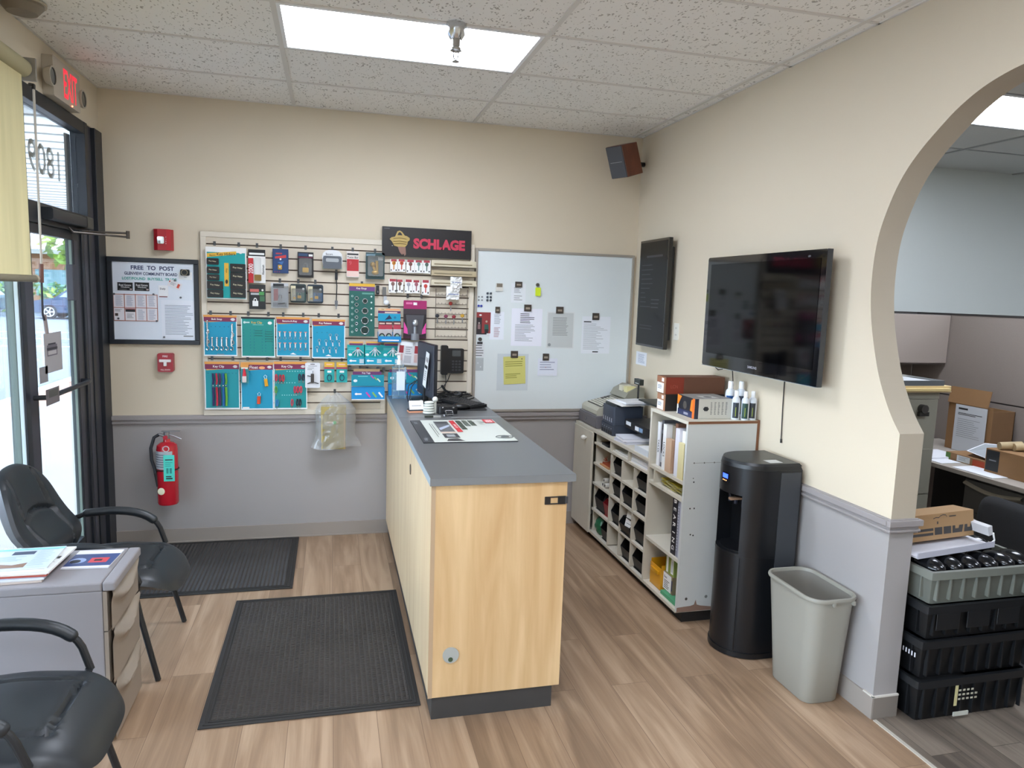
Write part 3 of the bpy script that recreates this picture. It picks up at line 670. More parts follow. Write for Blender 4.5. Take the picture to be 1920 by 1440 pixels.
# key hiders card with eight black tins
def dr(f, mb):
    f.r(.03, .02, .97, .90, TEAL); f.poly([(.03, .80), (.75, .87), (.75, .93), (.03, .87)][::1], YEL); f.t('Key Hiders', .50, .862, .07, DK, wmax=.45, rot=.05)
    f.t('Magnetic', .17, .835, .03, DK, wmax=.22, rot=.05); f.disc(.86, .92, .012, WHITE); f.r(.45, .25, .56, .70, YEL); f.disc(.505, .34, .008, BLACK, e=1.8)
    f.t('Keys', .505, .55, .04, DK, rot=-PI / 2, wmax=.2)
def pt(t, x0, z0, x1, z1, y):
    w = x1 - x0; h = z1 - z0
    spots = [(.03, .66, .32, .78), (.03, .49, .33, .62), (.03, .36, .33, .47), (.03, .19, .42, .345), (.03, .03, .42, .18)] + [(.60, .53 - .165 * k, .98, .69 - .165 * k) for k in range(4)]
    for a, b, c, d in spots:
        m = MB().rbox(x0 + w * a, y - 0.014, z0 + h * b, x0 + w * c, y - 0.0005, z0 + h * d, C('#1b1a1c', 0.4, name='black_tin'), 0.004, 2, axis=1)
        f = back_face(m, x0 + w * a, z0 + h * b, x0 + w * c, z0 + h * d, y - 0.014)
        f.t('Key Hider', .5, .5, .25, C('#d8cfae', .6), wmax=.7, rot=-.08)
        m.build('key_hider_tin', t)
pack('key_hider_card', 'teal display card of black magnetic key hider tins, top left of the slatwall', 'display card', (0.622, 1.681, 0.874, 2.021), -0.06, dr, WHITE, 0.004, None, 0, 2, pt)
def dr(f, mb):
    f.r(0, .80, 1, 1, DK); f.r(0, 0, .30, .74, C('#c3272f', .5)); f.r(.06, .84, .94, .90, WHITE); f.t('2000', .15, .42, .13, WHITE, rot=PI / 2, wmax=.6); f.t('Aluminum', .86, .4, .07, DK, rot=PI / 2, wmax=.6)
def pt(t, x0, z0, x1, z1, y):
    w = x1 - x0; m = MB(); m.rbox(x0 + w * .36, y - .02, z0 + .015, x0 + w * .76, y - .001, z0 + .055, C('#8a6c3a', .4, .5), .004, 2, axis=1).rbox(x0 + w * .38, y - .018, z0 + .055, x0 + w * .74, y - .001, z0 + .17, C('#d5d7d8', .35, .3), .008, 3, axis=1)
    m.build('padlock_in_tube', t)
pack('padlock_pack', 'red and white carded lock pack at the upper left of the slatwall', 'lock package', (0.884, 1.795, 0.993, 2.016), -0.05, dr, WHITE, 0.004, None, 0, 1, pt)
def dr(f, mb): f.r(.05, .02, .97, .98, C('#1d3f70', .4)); f.poly([(.15, .68), (.85, .76), (.85, .64), (.15, .60)], C('#c2383a', .5)); f.r(.2, .78, .6, .84, C('#a33a48', .5)); f.disc(.5, .58, .006, WHITE); f.poly([(.3, .45), (.7, .5), (.6, .35)], C('#3b6ba8', .5)); [f.disc(.15 + .14 * i, .06, .003, RED) for i in range(3)]
def pt(t, x0, z0, x1, z1, y): MB().rbox(x0 + .035, y - .014, z0 + .025, x0 + .060, y - .001, z0 + .055, BRASS, .003, 2, axis=1).cyl((x0 + .047, y - .02, z0 + .04), (x0 + .047, y - .001, z0 + .04), .007, CHROME, 10).build('lock_cylinder', t)
pack('lock_pack', 'dark blue carded lock pack on the top row of the slatwall', 'lock package', (1.039, 1.865, 1.141, 2.027), -0.05, dr, C('#14315a', .4), 0.004, None, 0, 1, pt)
def dr(f, mb): f.r(.02, .02, .98, .80, C('#1a1618', .4)); f.r(.05, .84, .65, .95, C('#2a4668', .5)); f.r(.70, .84, .95, .92, WHITE); f.r(.05, .78, .95, .81, MAROON)
def pt(t, x0, z0, x1, z1, y):
    m = MB(); padlock(m, (x0 + x1) / 2, z0 + .035, .020, y - .002); m.build('padlock', t)
    blister(t, x0 + .01, z0 + .015, x1 - .01, z0 + .13, y, .022)
pack('padlock_pack', 'black card with a brass padlock under clear plastic, top row of the slatwall', 'lock package', (1.200, 1.842, 1.304, 2.013), -0.05, dr, C('#17161a', .4), 0.004, None, 0, 1, pt)
def dr(f, mb): f.r(.04, .45, .96, .70, C('#bfc3c5', .5)); f.t('Escort', .35, .78, .10, DK, wmax=.35)
def pt(t, x0, z0, x1, z1, y): MB().rbox(x0 + .006, y - .03, z0, x1 - .006, y - .001, z0 + .085, C('#5d646c', .25, name='smoky_clamshell'), .014, 4, axis=1).rbox(x0 + .025, y - .034, z0 + .045, x1 - .025, y - .03, z0 + .07, C('#a3a8ac', .4), .008, 3, axis=1).box(x0 + .004, y - .024, z0, x1 - .004, y, z0 + .012, C('#7fa79a', .4)).build('blister', t)
pack('lock_pack', 'grey clamshell pack with white rounded header at the top middle of the slatwall', 'lock package', (1.361, 1.908, 1.496, 2.035), -0.05, dr, C('#e4e6e8', .4), 0.004, None, 0.045, 1, pt)
def dr(f, mb): f.r(0, .70, 1, .99, C('#ddd6d0', .5)); f.r(.05, .86, .95, .92, DK); f.t('Twist Bar', .5, .77, .08, DK, wmax=.9); f.r(.02, .24, .98, .70, C('#b6252f', .4)); f.r(.02, .02, .98, .24, C('#e8c9bd', .5)); f.t('9', .3, .55, .16, C('#c9525a', .5))
pack('lock_pack', 'red card with black header print hung beside the dark green card', 'lock package', (1.524, 1.857, 1.607, 2.032), -0.05, dr, WHITE, 0.014, None, 0.003, 1)
def dr(f, mb): f.r(.05, .05, .95, .92, C('#24403e', .4)); f.r(.65, .72, .9, .84, WHITE); f.r(.03, .86, .5, .94, C('#6d8c9b', .5))
def pt(t, x0, z0, x1, z1, y):
    cx = (x0 + x1) / 2; m = MB()
    m.ball((cx - .018, y - .016, z0 + .10), .018, BRASS, 8).cyl((cx + .012, y - .014, z0 + .05), (cx + .010, y - .014, z0 + .125), .010, BRASS, 12).ball((cx, y - .014, z0 + .045), .024, BRASS, 8, (1, .5, .7)).cyl((cx - .018, y - .016, z0 + .10), (cx - .002, y - .016, z0 + .055), .009, BRASS, 10)
    m.build('brass_knob_lock', t)
    blister(t, x0 + .012, z0 + .02, x1 - .012, z0 + .16, y, .04)
pack('knob_lock_pack', 'dark green card holding a shiny brass knob lock beneath the black sign', 'lock package', (1.653, 1.849, 1.782, 2.031), -0.05, dr, C('#2c4a50', .35), 0.004, None, 0, 1, pt)
# second row
def dr(f, mb):
    f.r(.0, .0, 1, 1, C('#1f2224', .4)); f.r(.05, .70, .6, .82, C('#c96a63', .5)); f.r(.1, .58, .7, .66, C('#b9bcbf', .5)); f.r(.60, .57, .92, .71, C('#4f9a55', .5)); f.r(.65, .32, .95, .54, C('#3f6e4e', .5))
    f.r(.2, .12, .55, .34, WHITE); f.disc(.37, .37, .011, WHITE, e=1.3); f.disc(.37, .37, .006, C('#1f2224', .4), e=1.3); f.disc(.82, .78, .007, WHITE)
pack('padlock_pack', 'black and green card printed with a white padlock', 'lock package', (0.887, 1.620, 0.991, 1.784), -0.045, dr, BLACK, 0.012, None, 0, 1)
def dr(f, mb): f.r(.12, .80, .75, .97, DK); f.poly([(.15, .28), (.42, .30), (.40, .78), (.15, .76)], C('#b33038', .5)); f.r(.1, .05, .9, .22, C('#8f9298', .5)); f.disc(.88, .85, .006, WHITE)
def pt(t, x0, z0, x1, z1, y):
    m = MB(); padlock(m, x0 + .06, z0 + .045, .014, y - .012, STEEL); m.tube([(x0 + .045, y - .012, z0 + .03), (x0 + .09, y - .012, z0 + .035)], .004, DK, 6); m.build('padlock', t)
    blister(t, x0 + .004, z0 + .01, x1 + .004, z1 - .02, y, .028)
pack('padlock_pack', 'clear clamshell with a red insert and steel padlock on the second row', 'lock package', (1.027, 1.631, 1.139, 1.800), -0.05, dr, C('#c8c9cc', .35), 0.004, None, 0, 1, pt)
for (r, lab, cc, gg) in (((1.151, 1.671, 1.255, 1.797), 'dark green rounded pack with small brass padlocks, left of the matching pair', '#24373a', '#2f5a50'), ((1.262, 1.670, 1.368, 1.797), 'dark blue rounded pack with small brass padlocks, right of the matching pair', '#1f3242', '#2b5a86')):
    def dr(f, mb, gg=gg): f.r(.04, .1, .34, .9, C('#d9cfae', .5)); f.r(.36, .6, .9, .92, C('#1a2225', .5)); f.disc(.82, .74, .008, WHITE); f.r(.40, .1, .95, .55, C(gg, .5))
    def pt(t, x0, z0, x1, z1, y):
        m = MB(); padlock(m, (x0 + x1) / 2 + .008, z0 + .03, .012, y - .002); m.build('padlock', t)
        m = MB(); padlock(m, x0 + .028, z0 + .025, .008, y - .002); m.build('padlock', t)
        blister(t, x0 + .01, z0 + .012, x1 - .01, z1 - .03, y, .024)
    pack('padlock_pack', lab, 'lock package', r, -0.05, dr, C(cc, .4), 0.004, None, 0.012, 1, pt)
# leash with keys
x0, z0, x1, z1 = 1.439, 1.633, 1.471, 1.884
t = thing('key_leash', 'black key leash with small keys hanging mid slatwall', 'key leash', ((x0 + x1) / 2, -0.045, z0)); cx = (x0 + x1) / 2
MB().box(cx - .009, -.047, z1 - .05, cx + .009, -.043, z1, DK).build('hang_tag', t)
MB().tube([(cx, -.045, z1 - .05), (cx + .004, -.047, z1 - .09), (cx, -.045, z0 + .06)], .004, BLACK, 6).build('strap', t)
MB().box(cx - .010, -.05, z0 + .022, cx + .010, -.044, z0 + .06, C('#73767a', .4, .4)).box(cx - .004, -.048, z0, cx + .004, -.045, z0 + .022, STEEL).build('clip', t)
hook(cx, min(gs, key=lambda g: abs(g - z1)) + .004, .03)
# key rings card
def dr(f, mb):
    f.r(0, .94, 1, 1, YEL); f.r(0, .86, 1, .945, C('#6b3f7c', .5)); f.t('Key Rings', .48, .905, .045, C('#f0ead8', .6), wmax=.62)
    f.r(.5, .80, .95, .83, C('#5e9a8c', .5))
    for k in range(7): f.t('O', .12, .76 - .113 * k, .036, C('#cfe6de', .6), wmax=.12); f.disc(.87, .76 - .113 * k, .006, C('#cfe0d8', .5)) if k < 5 else None
def pt(t, x0, z0, x1, z1, y):
    w = x1 - x0; h = z1 - z0
    for k in range(4):
        r = .016 + .0035 * k; c = Vector((x0 + w * .62, y - .006, z0 + h * (.67 - .185 * k)))
        MB().tube([c + Vector((r * math.cos(a * PI / 9), 0, r * math.sin(a * PI / 9))) for a in range(18)], .0030, CHROME, 6, closed=True).build('key_ring', t)
        MB().add([c + Vector((r * .86 * math.cos(a * PI / 9), .004, r * .86 * math.sin(a * PI / 9))) for a in range(18)], [tuple(range(18))], C('#10312c', .5)).build('ring_backing', t)
    for k in range(6):
        r = .008 + .0007 * (5 - k); c = Vector((x0 + w * .29, y - .006, z0 + h * (.72 - .12 * k)))
        MB().tube([c + Vector((r * math.cos(a * PI / 7), 0, r * math.sin(a * PI / 7))) for a in range(14)], .0025, CHROME, 6, closed=True).build('key_ring', t)
pack('key_ring_card', 'tall dark green card of chrome key rings with purple and yellow header', 'display card', (1.542, 1.449, 1.716, 1.815), -0.05, dr, C('#1d5f57', .5), 0.004, None, 0, 1, pt)
# small hanging things between the cards
x0, z0, x1, z1 = 1.725, 1.744, 1.747, 1.806
tag(MB().rbox(x0, -.05, z0, x1, -.036, z1, DK, .004, 2, axis=1).tube([(x0 + .012, -.043, z0 + .03), (x0 + .012, -.055, z0 + .012)], .004, STEEL, 6).build('key_clip'), 'small black key clip on a hook right of the key ring card', 'key clip')
x0, z0, x1, z1 = 1.769, 1.668, 1.818, 1.797
t = thing('key_pouch', 'small grey tag with a white charm beneath it, right of the key rings', 'key charm', ((x0 + x1) / 2, -.045, z0))
MB().box(x0, -.048, z0 + .07, x0 + .026, -.044, z1, C('#6b6a68', .5)).build('tag', t)
MB().ball(((x0 + x1) / 2 + .004, -.05, z0 + .02), .020, C('#d9dbde', .4), 8, (1, .6, .9)).box(x0 + .008, -.05, z0 + .03, x0 + .03, -.044, z0 + .065, C('#b9bcc0', .4)).build('charm', t)
# combination lock card with three packs in a blue tray
def dr(f, mb): f.r(0, .82, 1, 1, C('#ddb98e', .5)); f.t('Clips', .2, .93, .1, DK, wmax=.3); f.r(.35, .9, .95, .97, C('#e8956c', .5)); f.r(0, .62, 1, .82, C('#5c2e5c', .5)); f.r(.3, .66, .85, .74, C('#e9d7c8', .5)); f.r(0, 0, 1, .6, BLUE); f.poly([(.3, .1), (.5, .5), (.62, .2)], C('#1a2748', .5)); f.disc(.75, .3, .009, C('#0f6d92', .5))
pack('reel_header_card', 'blue and purple header card above three round packs', 'display card', (1.740, 1.558, 1.897, 1.647), -0.05, dr, WHITE, 0.004, None, 0, 1)
bx = [1.740, 1.425, 1.793, 1.559], [1.788, 1.426, 1.841, 1.560], [1.843, 1.427, 1.901, 1.561]
for i, (r, lab) in enumerate(zip(bx, ('leftmost', 'middle', 'rightmost'))):
    x0, z0, x1, z1 = r
    t = thing('key_reel', 'red-headed clear pack with a round key reel, %s of three in the blue tray' % lab, 'key reel', ((x0 + x1) / 2, -.07, z0), 0, 'key reel packs in the blue tray')
    m = MB().box(x0 + .002, -.071, z0, x1 - .002, -.069, z1, C('#b9b4b4', .5)); f = back_face(m, x0 + .002, z0, x1 - .002, z1, -.071); f.r(0, .80, 1, 1, C('#4c1c28', .5)); f.r(0, .58, 1, .80, C('#b03b4b', .5)); f.r(.1, .84, .9, .92, C('#d8b9a8', .5)); m.build('backing_card', t)
    MB().lathe([(0, -.008), (.017, -.008), (.020, 0), (.020, .004)], BLACK, 20, Matrix.Translation(((x0 + x1) / 2, -.075, z0 + .03)) @ Matrix.Rotation(PI / 2, 4, 'X') @ Matrix.Rotation(PI, 4, 'X')).build('reel', t)
    MB().add([Vector(((x0 + x1) / 2 + .012 * math.cos(a * PI / 8), -.0845, z0 + .03 + .012 * math.sin(a * PI / 8))) for a in range(16)], [tuple(range(16))], C('#8fae9c', .4)).build('reel_face', t)
x0, z0, x1, z1 = 1.739, 1.413, 1.899, 1.455
m = MB().box(x0, -.105, z0, x1, -.1035, z1 + .0, C('#1687c4', .4)).box(x0, -.105, z0, x1, -.05, z0 + .002, C('#1687c4', .4)).box(x0, -.105, z0, x0 + .0015, -.05, z1 + .012, C('#1687c4', .4)).box(x1 - .0015, -.105, z0, x1, -.05, z1 + .012, C('#1687c4', .4)).box(x0, -.0515, z0, x1, -.05, z1 + .03, C('#1687c4', .4))
f = back_face(m, x0, z0, x1, z1, -.105); f.r(.15, .25, .9, .45, WHITE); tag(m.build('card_tray'), 'small bright blue card tray holding the three round packs', 'tray')
# pink and black clamshell with knob
def dr(f, mb): f.r(0, .78, 1, 1, C('#a01f62', .4)); f.r(.1, .90, .38, .95, C('#d86fa0', .5)); f.r(.42, .88, .58, .95, WHITE); f.r(0, .64, 1, .78, C('#3a3138', .4)); f.poly([(.02, .14), (.3, .1), (.02, .44)], C('#e04aa0', .5)); f.poly([(.72, .1), (.98, .14), (.98, .42)], C('#e04aa0', .5)); f.r(0, 0, 1, .06, C('#3d1530', .5)); f.poly([(.1, .62), (.9, .62), (.8, .1), (.2, .1)], C('#4c4c52', .4))
def pt(t, x0, z0, x1, z1, y):
    cx = (x0 + x1) / 2
    MB().ball((cx, y - .03, z0 + .11), .023, C('#b9bcc0', .25, .7), 10, (.9, .7, 1.2)).cyl((cx, y - .022, z0 + .095), (cx, y - .022, z0 + .03), .012, C('#8f9296', .3, .6), 12).cyl((cx, y - .022, z0 + .035), (cx, y - .022, z0 - .01), .030, C('#7d7f84', .4), 18).build('knob_head', t)
pack('knob_lock_pack', 'pink and black pack with a silver knob hanging above the monitor', 'lock package', (1.916, 1.441, 2.078, 1.709), -0.07, dr, C('#211a20', .4), 0.012, None, 0.01, 2, pt)
# key blanks on two rows
KC = ['#d68c2c', '#c94a2c', '#86544c', '#7f9c96', '#4f6a60', '#7c5a52', '#6c4a3c', '#a5a5ad', '#9a5a66', '#c4453a']
rows = [((1.821, 1.904, 1.870, 1.991), 0), ((1.873, 1.906, 1.926, 1.993), 1), ((1.933, 1.901, 1.990, 1.992), 2), ((1.992, 1.903, 2.046, 1.991), 3), ((2.049, 1.902, 2.103, 1.993), 4),
        ((1.812, 1.759, 1.869, 1.854), 5), ((1.864, 1.761, 1.913, 1.852), 6), ((1.923, 1.759, 1.977, 1.854), 7), ((1.979, 1.761, 2.030, 1.852), 8), ((2.043, 1.751, 2.098, 1.855), 9)]
for (x0, z0, x1, z1), k in rows:
    place = ('upper', 'lower')[k // 5]
    col = ['orange', 'red-orange', 'dark red', 'grey-green', 'dark green', 'brown', 'dark brown', 'silver', 'pink and grey', 'bright red'][k]
    t = thing('decorated_key_blank', 'card with a %s house key, %s in the %s row under the sign' % (col, ORD[k % 5], place), 'key blank', ((x0 + x1) / 2, -.05, z0), 0, 'carded key blanks under the black sign')
    m = MB().box(x0, -.052, z0, x1, -.049, z1, WHITE); f = back_face(m, x0, z0, x1, z1, -.052); f.r(.1, .82, .9, 1, C('#a83a48', .5)); f.r(.08, .08, .2, .2, DK); f.r(.75, .08, .9, .2, DK); m.build('card', t)
    cx = (x0 + x1) / 2; kc = C(KC[k], .4); a = (.02 if k % 2 else -.15) if k < 8 else 0
    MB().ball((cx, -.054, z0 + .062), .013, kc, 6, (1, .2, 1.1)).box(cx - .0035, -.056, z0 + .016, cx + .0035, -.053, z0 + .055, kc).build('key', t)
    if k < 5: hook(cx, min(gs, key=lambda g: abs(g - z1)) + .004, .045)
# black sign with big key
x0, z0, x1, z1 = 1.764, 2.012, 2.393, 2.214
t = thing('lock_sign', 'black sign with a golden key and red capital letters above the slatwall', 'sign', ((x0 + x1) / 2, -.045, z0))
m = MB().box(x0, -.05, z0, x1, -.028, z1, C('#17151a', .35, name='gloss_black_board')); f = back_face(m, x0, z0, x1, z1, -.05)
SR = C('#c42f4f', .5, name='sign_red')
f.t('SCHLAGE', .635, .47, .36, SR, w=.585, bold=.055)
f.r(.02, .93, .08, .945, C('#6b6b70', .5)); f.disc(.11, .36, .004, WHITE, e=.5)
m.build('board', t)
GO = C('#a8925c', .35, .5, name='antique_gold'); G2 = C('#8a6a60', .4, .4)
m = MB(); w = x1 - x0; h = z1 - z0
def sp(u, v): return (x0 + w * u, z0 + h * v)
R90 = Matrix(((1, 0, 0, 0), (0, 0, 1, 0), (0, 1, 0, 0), (0, 0, 0, 1)))
bow = [(.08, .58), (.10, .64), (.14, .67), (.155, .78), (.165, .85), (.19, .88), (.215, .84), (.235, .76), (.245, .72), (.27, .70), (.30, .64), (.30, .57), (.28, .52), (.275, .42), (.26, .36), (.25, .33), (.17, .33), (.13, .36), (.12, .42), (.10, .52)]
m.prism([sp(*p) for p in bow], -.058, -.0505, GO, R90)
hole = [(.165, .72), (.175, .80), (.19, .83), (.205, .80), (.22, .72)]
m.add([(sp(*p)[0], -.0585, sp(*p)[1]) for p in hole], [tuple(range(5))], C('#17151a', .35, name='gloss_black_board'))
for v in (.60, .50, .42): m.tube([(sp(.12, v)[0], -.0585, sp(.12, v)[1]), (sp(.19, v + .03)[0], -.0595, sp(.19, v + .03)[1]), (sp(.265, v)[0], -.0585, sp(.265, v)[1])], .002, C('#6e5c34', .4), 6)
m.prism([sp(*p) for p in [(.17, .33), (.255, .33), (.262, .08), (.245, .02), (.235, .10), (.22, .06), (.205, .10), (.19, .16)]], -.056, -.0505, G2, R90)
m.build('key_emblem', t)
# cream label strips
TAN = C('#b8a98a', .5, name='tan_strip'); CRM = C('#cfc6ae', .5, name='cream_strip')
for (r, m_, lab) in (((2.108, 1.949, 2.431, 1.999), CRM, 'cream plastic label tray, topmost of the three beneath the black sign'), ((2.109, 1.884, 2.433, 1.928), TAN, 'tan plastic label tray, middle of the three at the right edge of the slatwall'), ((2.110, 1.816, 2.435, 1.861), CRM, 'cream plastic label tray, lowest of the three, white tags hanging on it')):
    x0, z0, x1, z1 = r; m = MB().rbox(x0, -.06, z0, x1, -.027, z1, m_, .008, 3, axis=1).box(x0 + .02, -.062, z0 + .018, x1 - .03, -.060, z0 + .026, C('#8d8268', .5)).box(x0, -.075, z0, x1, -.06, z0 + .006, m_).box(x0, -.075, z0, x1, -.072, z0 + .014, m_)
    tag(m.build('label_tray', None, .002), lab, 'tray', 'plastic label trays')
for (r, lab, a) in (((2.243, 1.808, 2.325, 1.884), 'crumpled white plastic tag bag, upper one on the right of the slatwall', 1), ((2.215, 1.724, 2.309, 1.816), 'crumpled white plastic tag bag, lower one on the right of the slatwall', 2)):
    x0, z0, x1, z1 = r; rd = random.Random(a); nz = [[rd.uniform(-.012, .012) for _ in range(8)] for _ in range(8)]
    m = MB(); m.grid(lambda u, v: (x0 + (x1 - x0) * (u + rd.uniform(-.03, .03)), -.085 + nz[int(u * 7)][int(v * 7)] - .012 * math.sin(PI * u), z0 + (z1 - z0) * (v + rd.uniform(-.03, .03))), 7, 7, WHITE, False)
    m.grid(lambda u, v: (x0 + (x1 - x0) * u, -.078 + nz[int(v * 7)][int(u * 7)] * .3, z0 + (z1 - z0) * v), 7, 7, WHITE, False); m.box(x0 + .01, -.104, z0 + .035, x1 - .01, -.1035, z0 + .041, C('#7b86a8', .6))
    tag(m.build('tag_bag'), lab, 'plastic bag', 'white tag bags')
# wire key racks
WIRE = C('#7a6f63', .4, .5, name='rack_wire')
rk = [(2.148, 1.745, 2.377, 1.798), (2.149, 1.680, 2.379, 1.727), (2.150, 1.611, 2.380, 1.658), (2.152, 1.549, 2.382, 1.590), (2.152, 1.510, 2.383, 1.552), (2.153, 1.448, 2.385, 1.498)]
t = thing('key_rack', 'wire key rack with rows of small hooks at the right of the slatwall', 'key rack', (2.25, -.03, 1.5))
X0, X1 = rk[0][0], rk[0][2]
m = MB()
for x in (X0, X1): m.tube([(x, -.03, rk[0][3]), (x, -.03, rk[-1][1])], .0025, WIRE, 6)
m.build('side_wires', t) if False else None
m1 = MB().tube([(X0, -.03, rk[0][3]), (X0, -.03, rk[-1][1])], .0025, WIRE, 6); m1.build('side_wire', t)
m1 = MB().tube([(X1, -.03, rk[0][3]), (X1, -.03, rk[-1][1])], .0025, WIRE, 6); m1.build('side_wire', t)
for i, r in enumerate(rk):
    zz = r[1] + .008; m = MB().tube([(X0, -.03, zz), (X1, -.03, zz)], .0022, WIRE, 6)
    for k in range(9):
        xx = X0 + (X1 - X0) * (k + .6) / 9.2; m.tube([(xx, -.03, zz), (xx, -.06, zz), (xx, -.062, zz + .012)], .0016, WIRE, 5)
    m.build('hook_rail', t)
ks = [(845, 571, '#b3332c', 'red-headed'), (820, 592, '#2c2c34', 'black-headed'), (835, 593, '#7c2f4c', 'maroon-headed'), (851, 594, '#8a2430', 'dark red-headed'), (867, 592, '#d0a23c', 'yellow-headed')]
KP = [(2.253, -0.050, 1.695), (2.158, -0.050, 1.605), (2.220, -0.050, 1.603), (2.278, -0.050, 1.601), (2.340, -0.050, 1.610)]
for (u, v, c, nm), p in zip(ks, KP):
    q = Vector(p); t = thing('hanging_key', '%s key on the wire rack at the right of the slatwall' % nm, 'key', (q.x, q.y, q.z - .05), 0, 'keys on the wire rack')
    MB().ball(q, .015, C(c, .4), 6, (1, .25, .9)).build('key_head', t)
    MB().box(q.x - .0035, q.y - .001, q.z - .055, q.x + .0035, q.y + .001, q.z - .01, STEEL).box(q.x + .0035, q.y - .001, q.z - .05, q.x + .006, q.y + .001, q.z - .03, STEEL).build('key_blade', t)
# ---- big teal display cards
def bigcard(r, y, title, lab, color=BLUE, hdr=MAROON, top=ORNG, tcol=WHITE, extra=None, style=0):
    def dr(f, mb):
        f.r(.025, .03, .975, .975, color)
        if style == 0:
            f.r(.0, .95, 1, 1, top); f.r(.01, .845, .99, .95, hdr); f.t(title, .40, .895, .06, tcol, wmax=.62); f.poly([(.05, .82), (.55, .845), (.05, .845)], ORNG)
            f.disc(.88, .90, .014, WHITE, e=.6); f.r(.80, .893, .94, .905, C('#a8a0b0', .5))
        else:
            f.r(0, .955, 1, 1, DK); f.t(title, .46, .86, .07, YEL, wmax=.4); f.disc(.85, .86, .014, WHITE, e=.75); f.r(.08, .85, .25, .88, C('#bfe0dc', .5)); f.disc(.10, .865, .008, C('#bfe0dc', .5)); f.r(.34, .805, .66, .815, C('#8fd0cc', .5)); f.r(0, .0, .16, .03, WHITE)
        if extra: extra(f)
    return pack('display_card', lab, 'display card', r, y, dr, C('#e9f2f4', .5, name='card_border'), .003, None, 0, 2)
def pegs(f, rows, col):
    for v, us in rows:
        for u in us: f.disc(u, v, .0032, col)
DP = C('#0b6d84', .5)
c1 = (0.598, 1.300, 0.807, 1.574); c2 = (0.834, 1.295, 1.050, 1.566); c3 = (1.059, 1.301, 1.278, 1.571); c4 = (1.293, 1.292, 1.515, 1.562)
c5 = (0.599, 0.938, 0.819, 1.262); c6 = (0.827, 0.933, 1.037, 1.260); c7 = (1.040, 0.935, 1.259, 1.266)
bigcard(c1, -.05, 'Bolt Snap', 'bright teal card of chrome bolt snaps with a purple header', extra=lambda f: (pegs(f, [(.72, [.1 + .13 * i for i in range(7)])], DP), f.t('axxess', .5, .045, .03, TXG)))
bigcard(c2, -.05, 'Key Clip', 'plain green card with yellow title, nearly empty of clips, middle row', C('#148a84', .5), style=1, extra=lambda f: (pegs(f, [(.68 - .075 * k, [.07, .27, .38, .62, .72, .93]) for k in range(8)], DP), [f.r(.70, .70 - .06 * k, .93, .708 - .06 * k, DK) for k in range(1, 6)], [f.r(.40, .66 - .06 * k, .62, .668 - .06 * k, DK) for k in range(3)]))
bigcard(c3, -.05, 'Secure-A-Key', 'bright teal card with two rows of six silver pull clips', extra=lambda f: f.poly([(.4, .06), (.6, .05), (.5, .10)], WHITE))
bigcard(c4, -.05, 'Key Release', 'bright teal card of silver key releases with a purple header', extra=lambda f: (pegs(f, [(.66, [.15, .3, .45])], DP), f.poly([(.4, .06), (.6, .05), (.5, .10)], WHITE)))
bigcard(c5, -.05, 'Key Clip', 'teal card of long coloured key straps, lower left of the slatwall', C('#12919c', .5), extra=lambda f: (pegs(f, [(.76, [.1 + .1 * i for i in range(9)])], DP), f.t('axxess', .4, .045, .022, TXG)))
bigcard(c6, -.05, 'Float', 'bright blue card with a yellow and an orange float, lower row', BLUE, extra=lambda f: (f.disc(.65, .885, .02, C('#e8a070', .5), e=.5), f.r(.05, .03, .25, .06, WHITE)))
bigcard(c7, -.052, 'Key Clip', 'teal card of red and dark carabiner clips, lower row', C('#128f92', .5), extra=lambda f: pegs(f, [(.80, [.4 + .08 * i for i in range(7)]), (.56, [.15 + .08 * i for i in range(7)]), (.30, [.25 + .07 * i for i in range(7)])], C('#9fd8dc', .5)))
# goods hanging on the cards: build one, copy the rest
def snap0():
    t = thing('bolt_snap', '', 'bolt snap', (0, 0, 0)); t.scale = (1.3, 1.3, 1.3)
    MB().tube([(0, 0, .045), (0, 0, .005)], .0045, CHROME, 8).ball((0, 0, .048), .006, CHROME, 6).build('swivel_body', t)
    MB().tube([(0, 0, .006), (.007, 0, 0), (.007, 0, -.010), (0, 0, -.016), (-.006, 0, -.010)], .0028, CHROME, 6).build('snap_hook', t)
    return t
def spread(mk, card, spots, labfn, group, y=-.058):
    p = mk(); x0, z0, x1, z1 = card
    for i, (u, v) in enumerate(spots):
        o = p if i == 0 else dup(p, (0, 0, 0)); o.location = (x0 + (x1 - x0) * u, y, z0 + (z1 - z0) * v)
        o['label'] = labfn(i); o['group'] = group
        if i == 0: WM[o] = Matrix.Translation(o.location)
spread(snap0, c1, [(.12, .62), (.12, .38)] + [(.11 + .145 * i, .22) for i in range(6)] + [(.86, .55), (.86, .36)], lambda i: ['upper left chrome bolt snap on the bolt snap card', 'lower left chrome bolt snap, above the bottom row of that card'][i] if i < 2 else ('chrome bolt snap, %s from the left in the bottom row of its card' % ORD[i - 2] if i < 8 else ['upper right', 'lower right'][i - 8] + ' chrome bolt snap on the bolt snap card'), 'bolt snaps on the first teal card')
def pull0():
    t = thing('pull_clip', '', 'key clip', (0, 0, 0))
    MB().box(-.009, -.003, .015, .009, .003, .021, C('#c98a7c', .4)).box(-.0035, -.004, -.012, .0035, .004, .016, C('#e4e4e4', .3, .3)).build('clip_body', t)
    MB().tube([(.008 * math.cos(a * PI / 5), 0, -.024 + .008 * math.sin(a * PI / 5)) for a in range(10)], .0016, CHROME, 5, closed=True).build('ring', t)
    return t
spread(pull0, c3, [(.10 + .155 * i, .56) for i in range(6)] + [(.10 + .155 * i, .28) for i in range(6)], lambda i: 'silver pull clip, %s from the left in the %s row of the third teal card' % (ORD[i % 6], ('upper', 'lower')[i // 6]), 'pull clips on the third teal card')
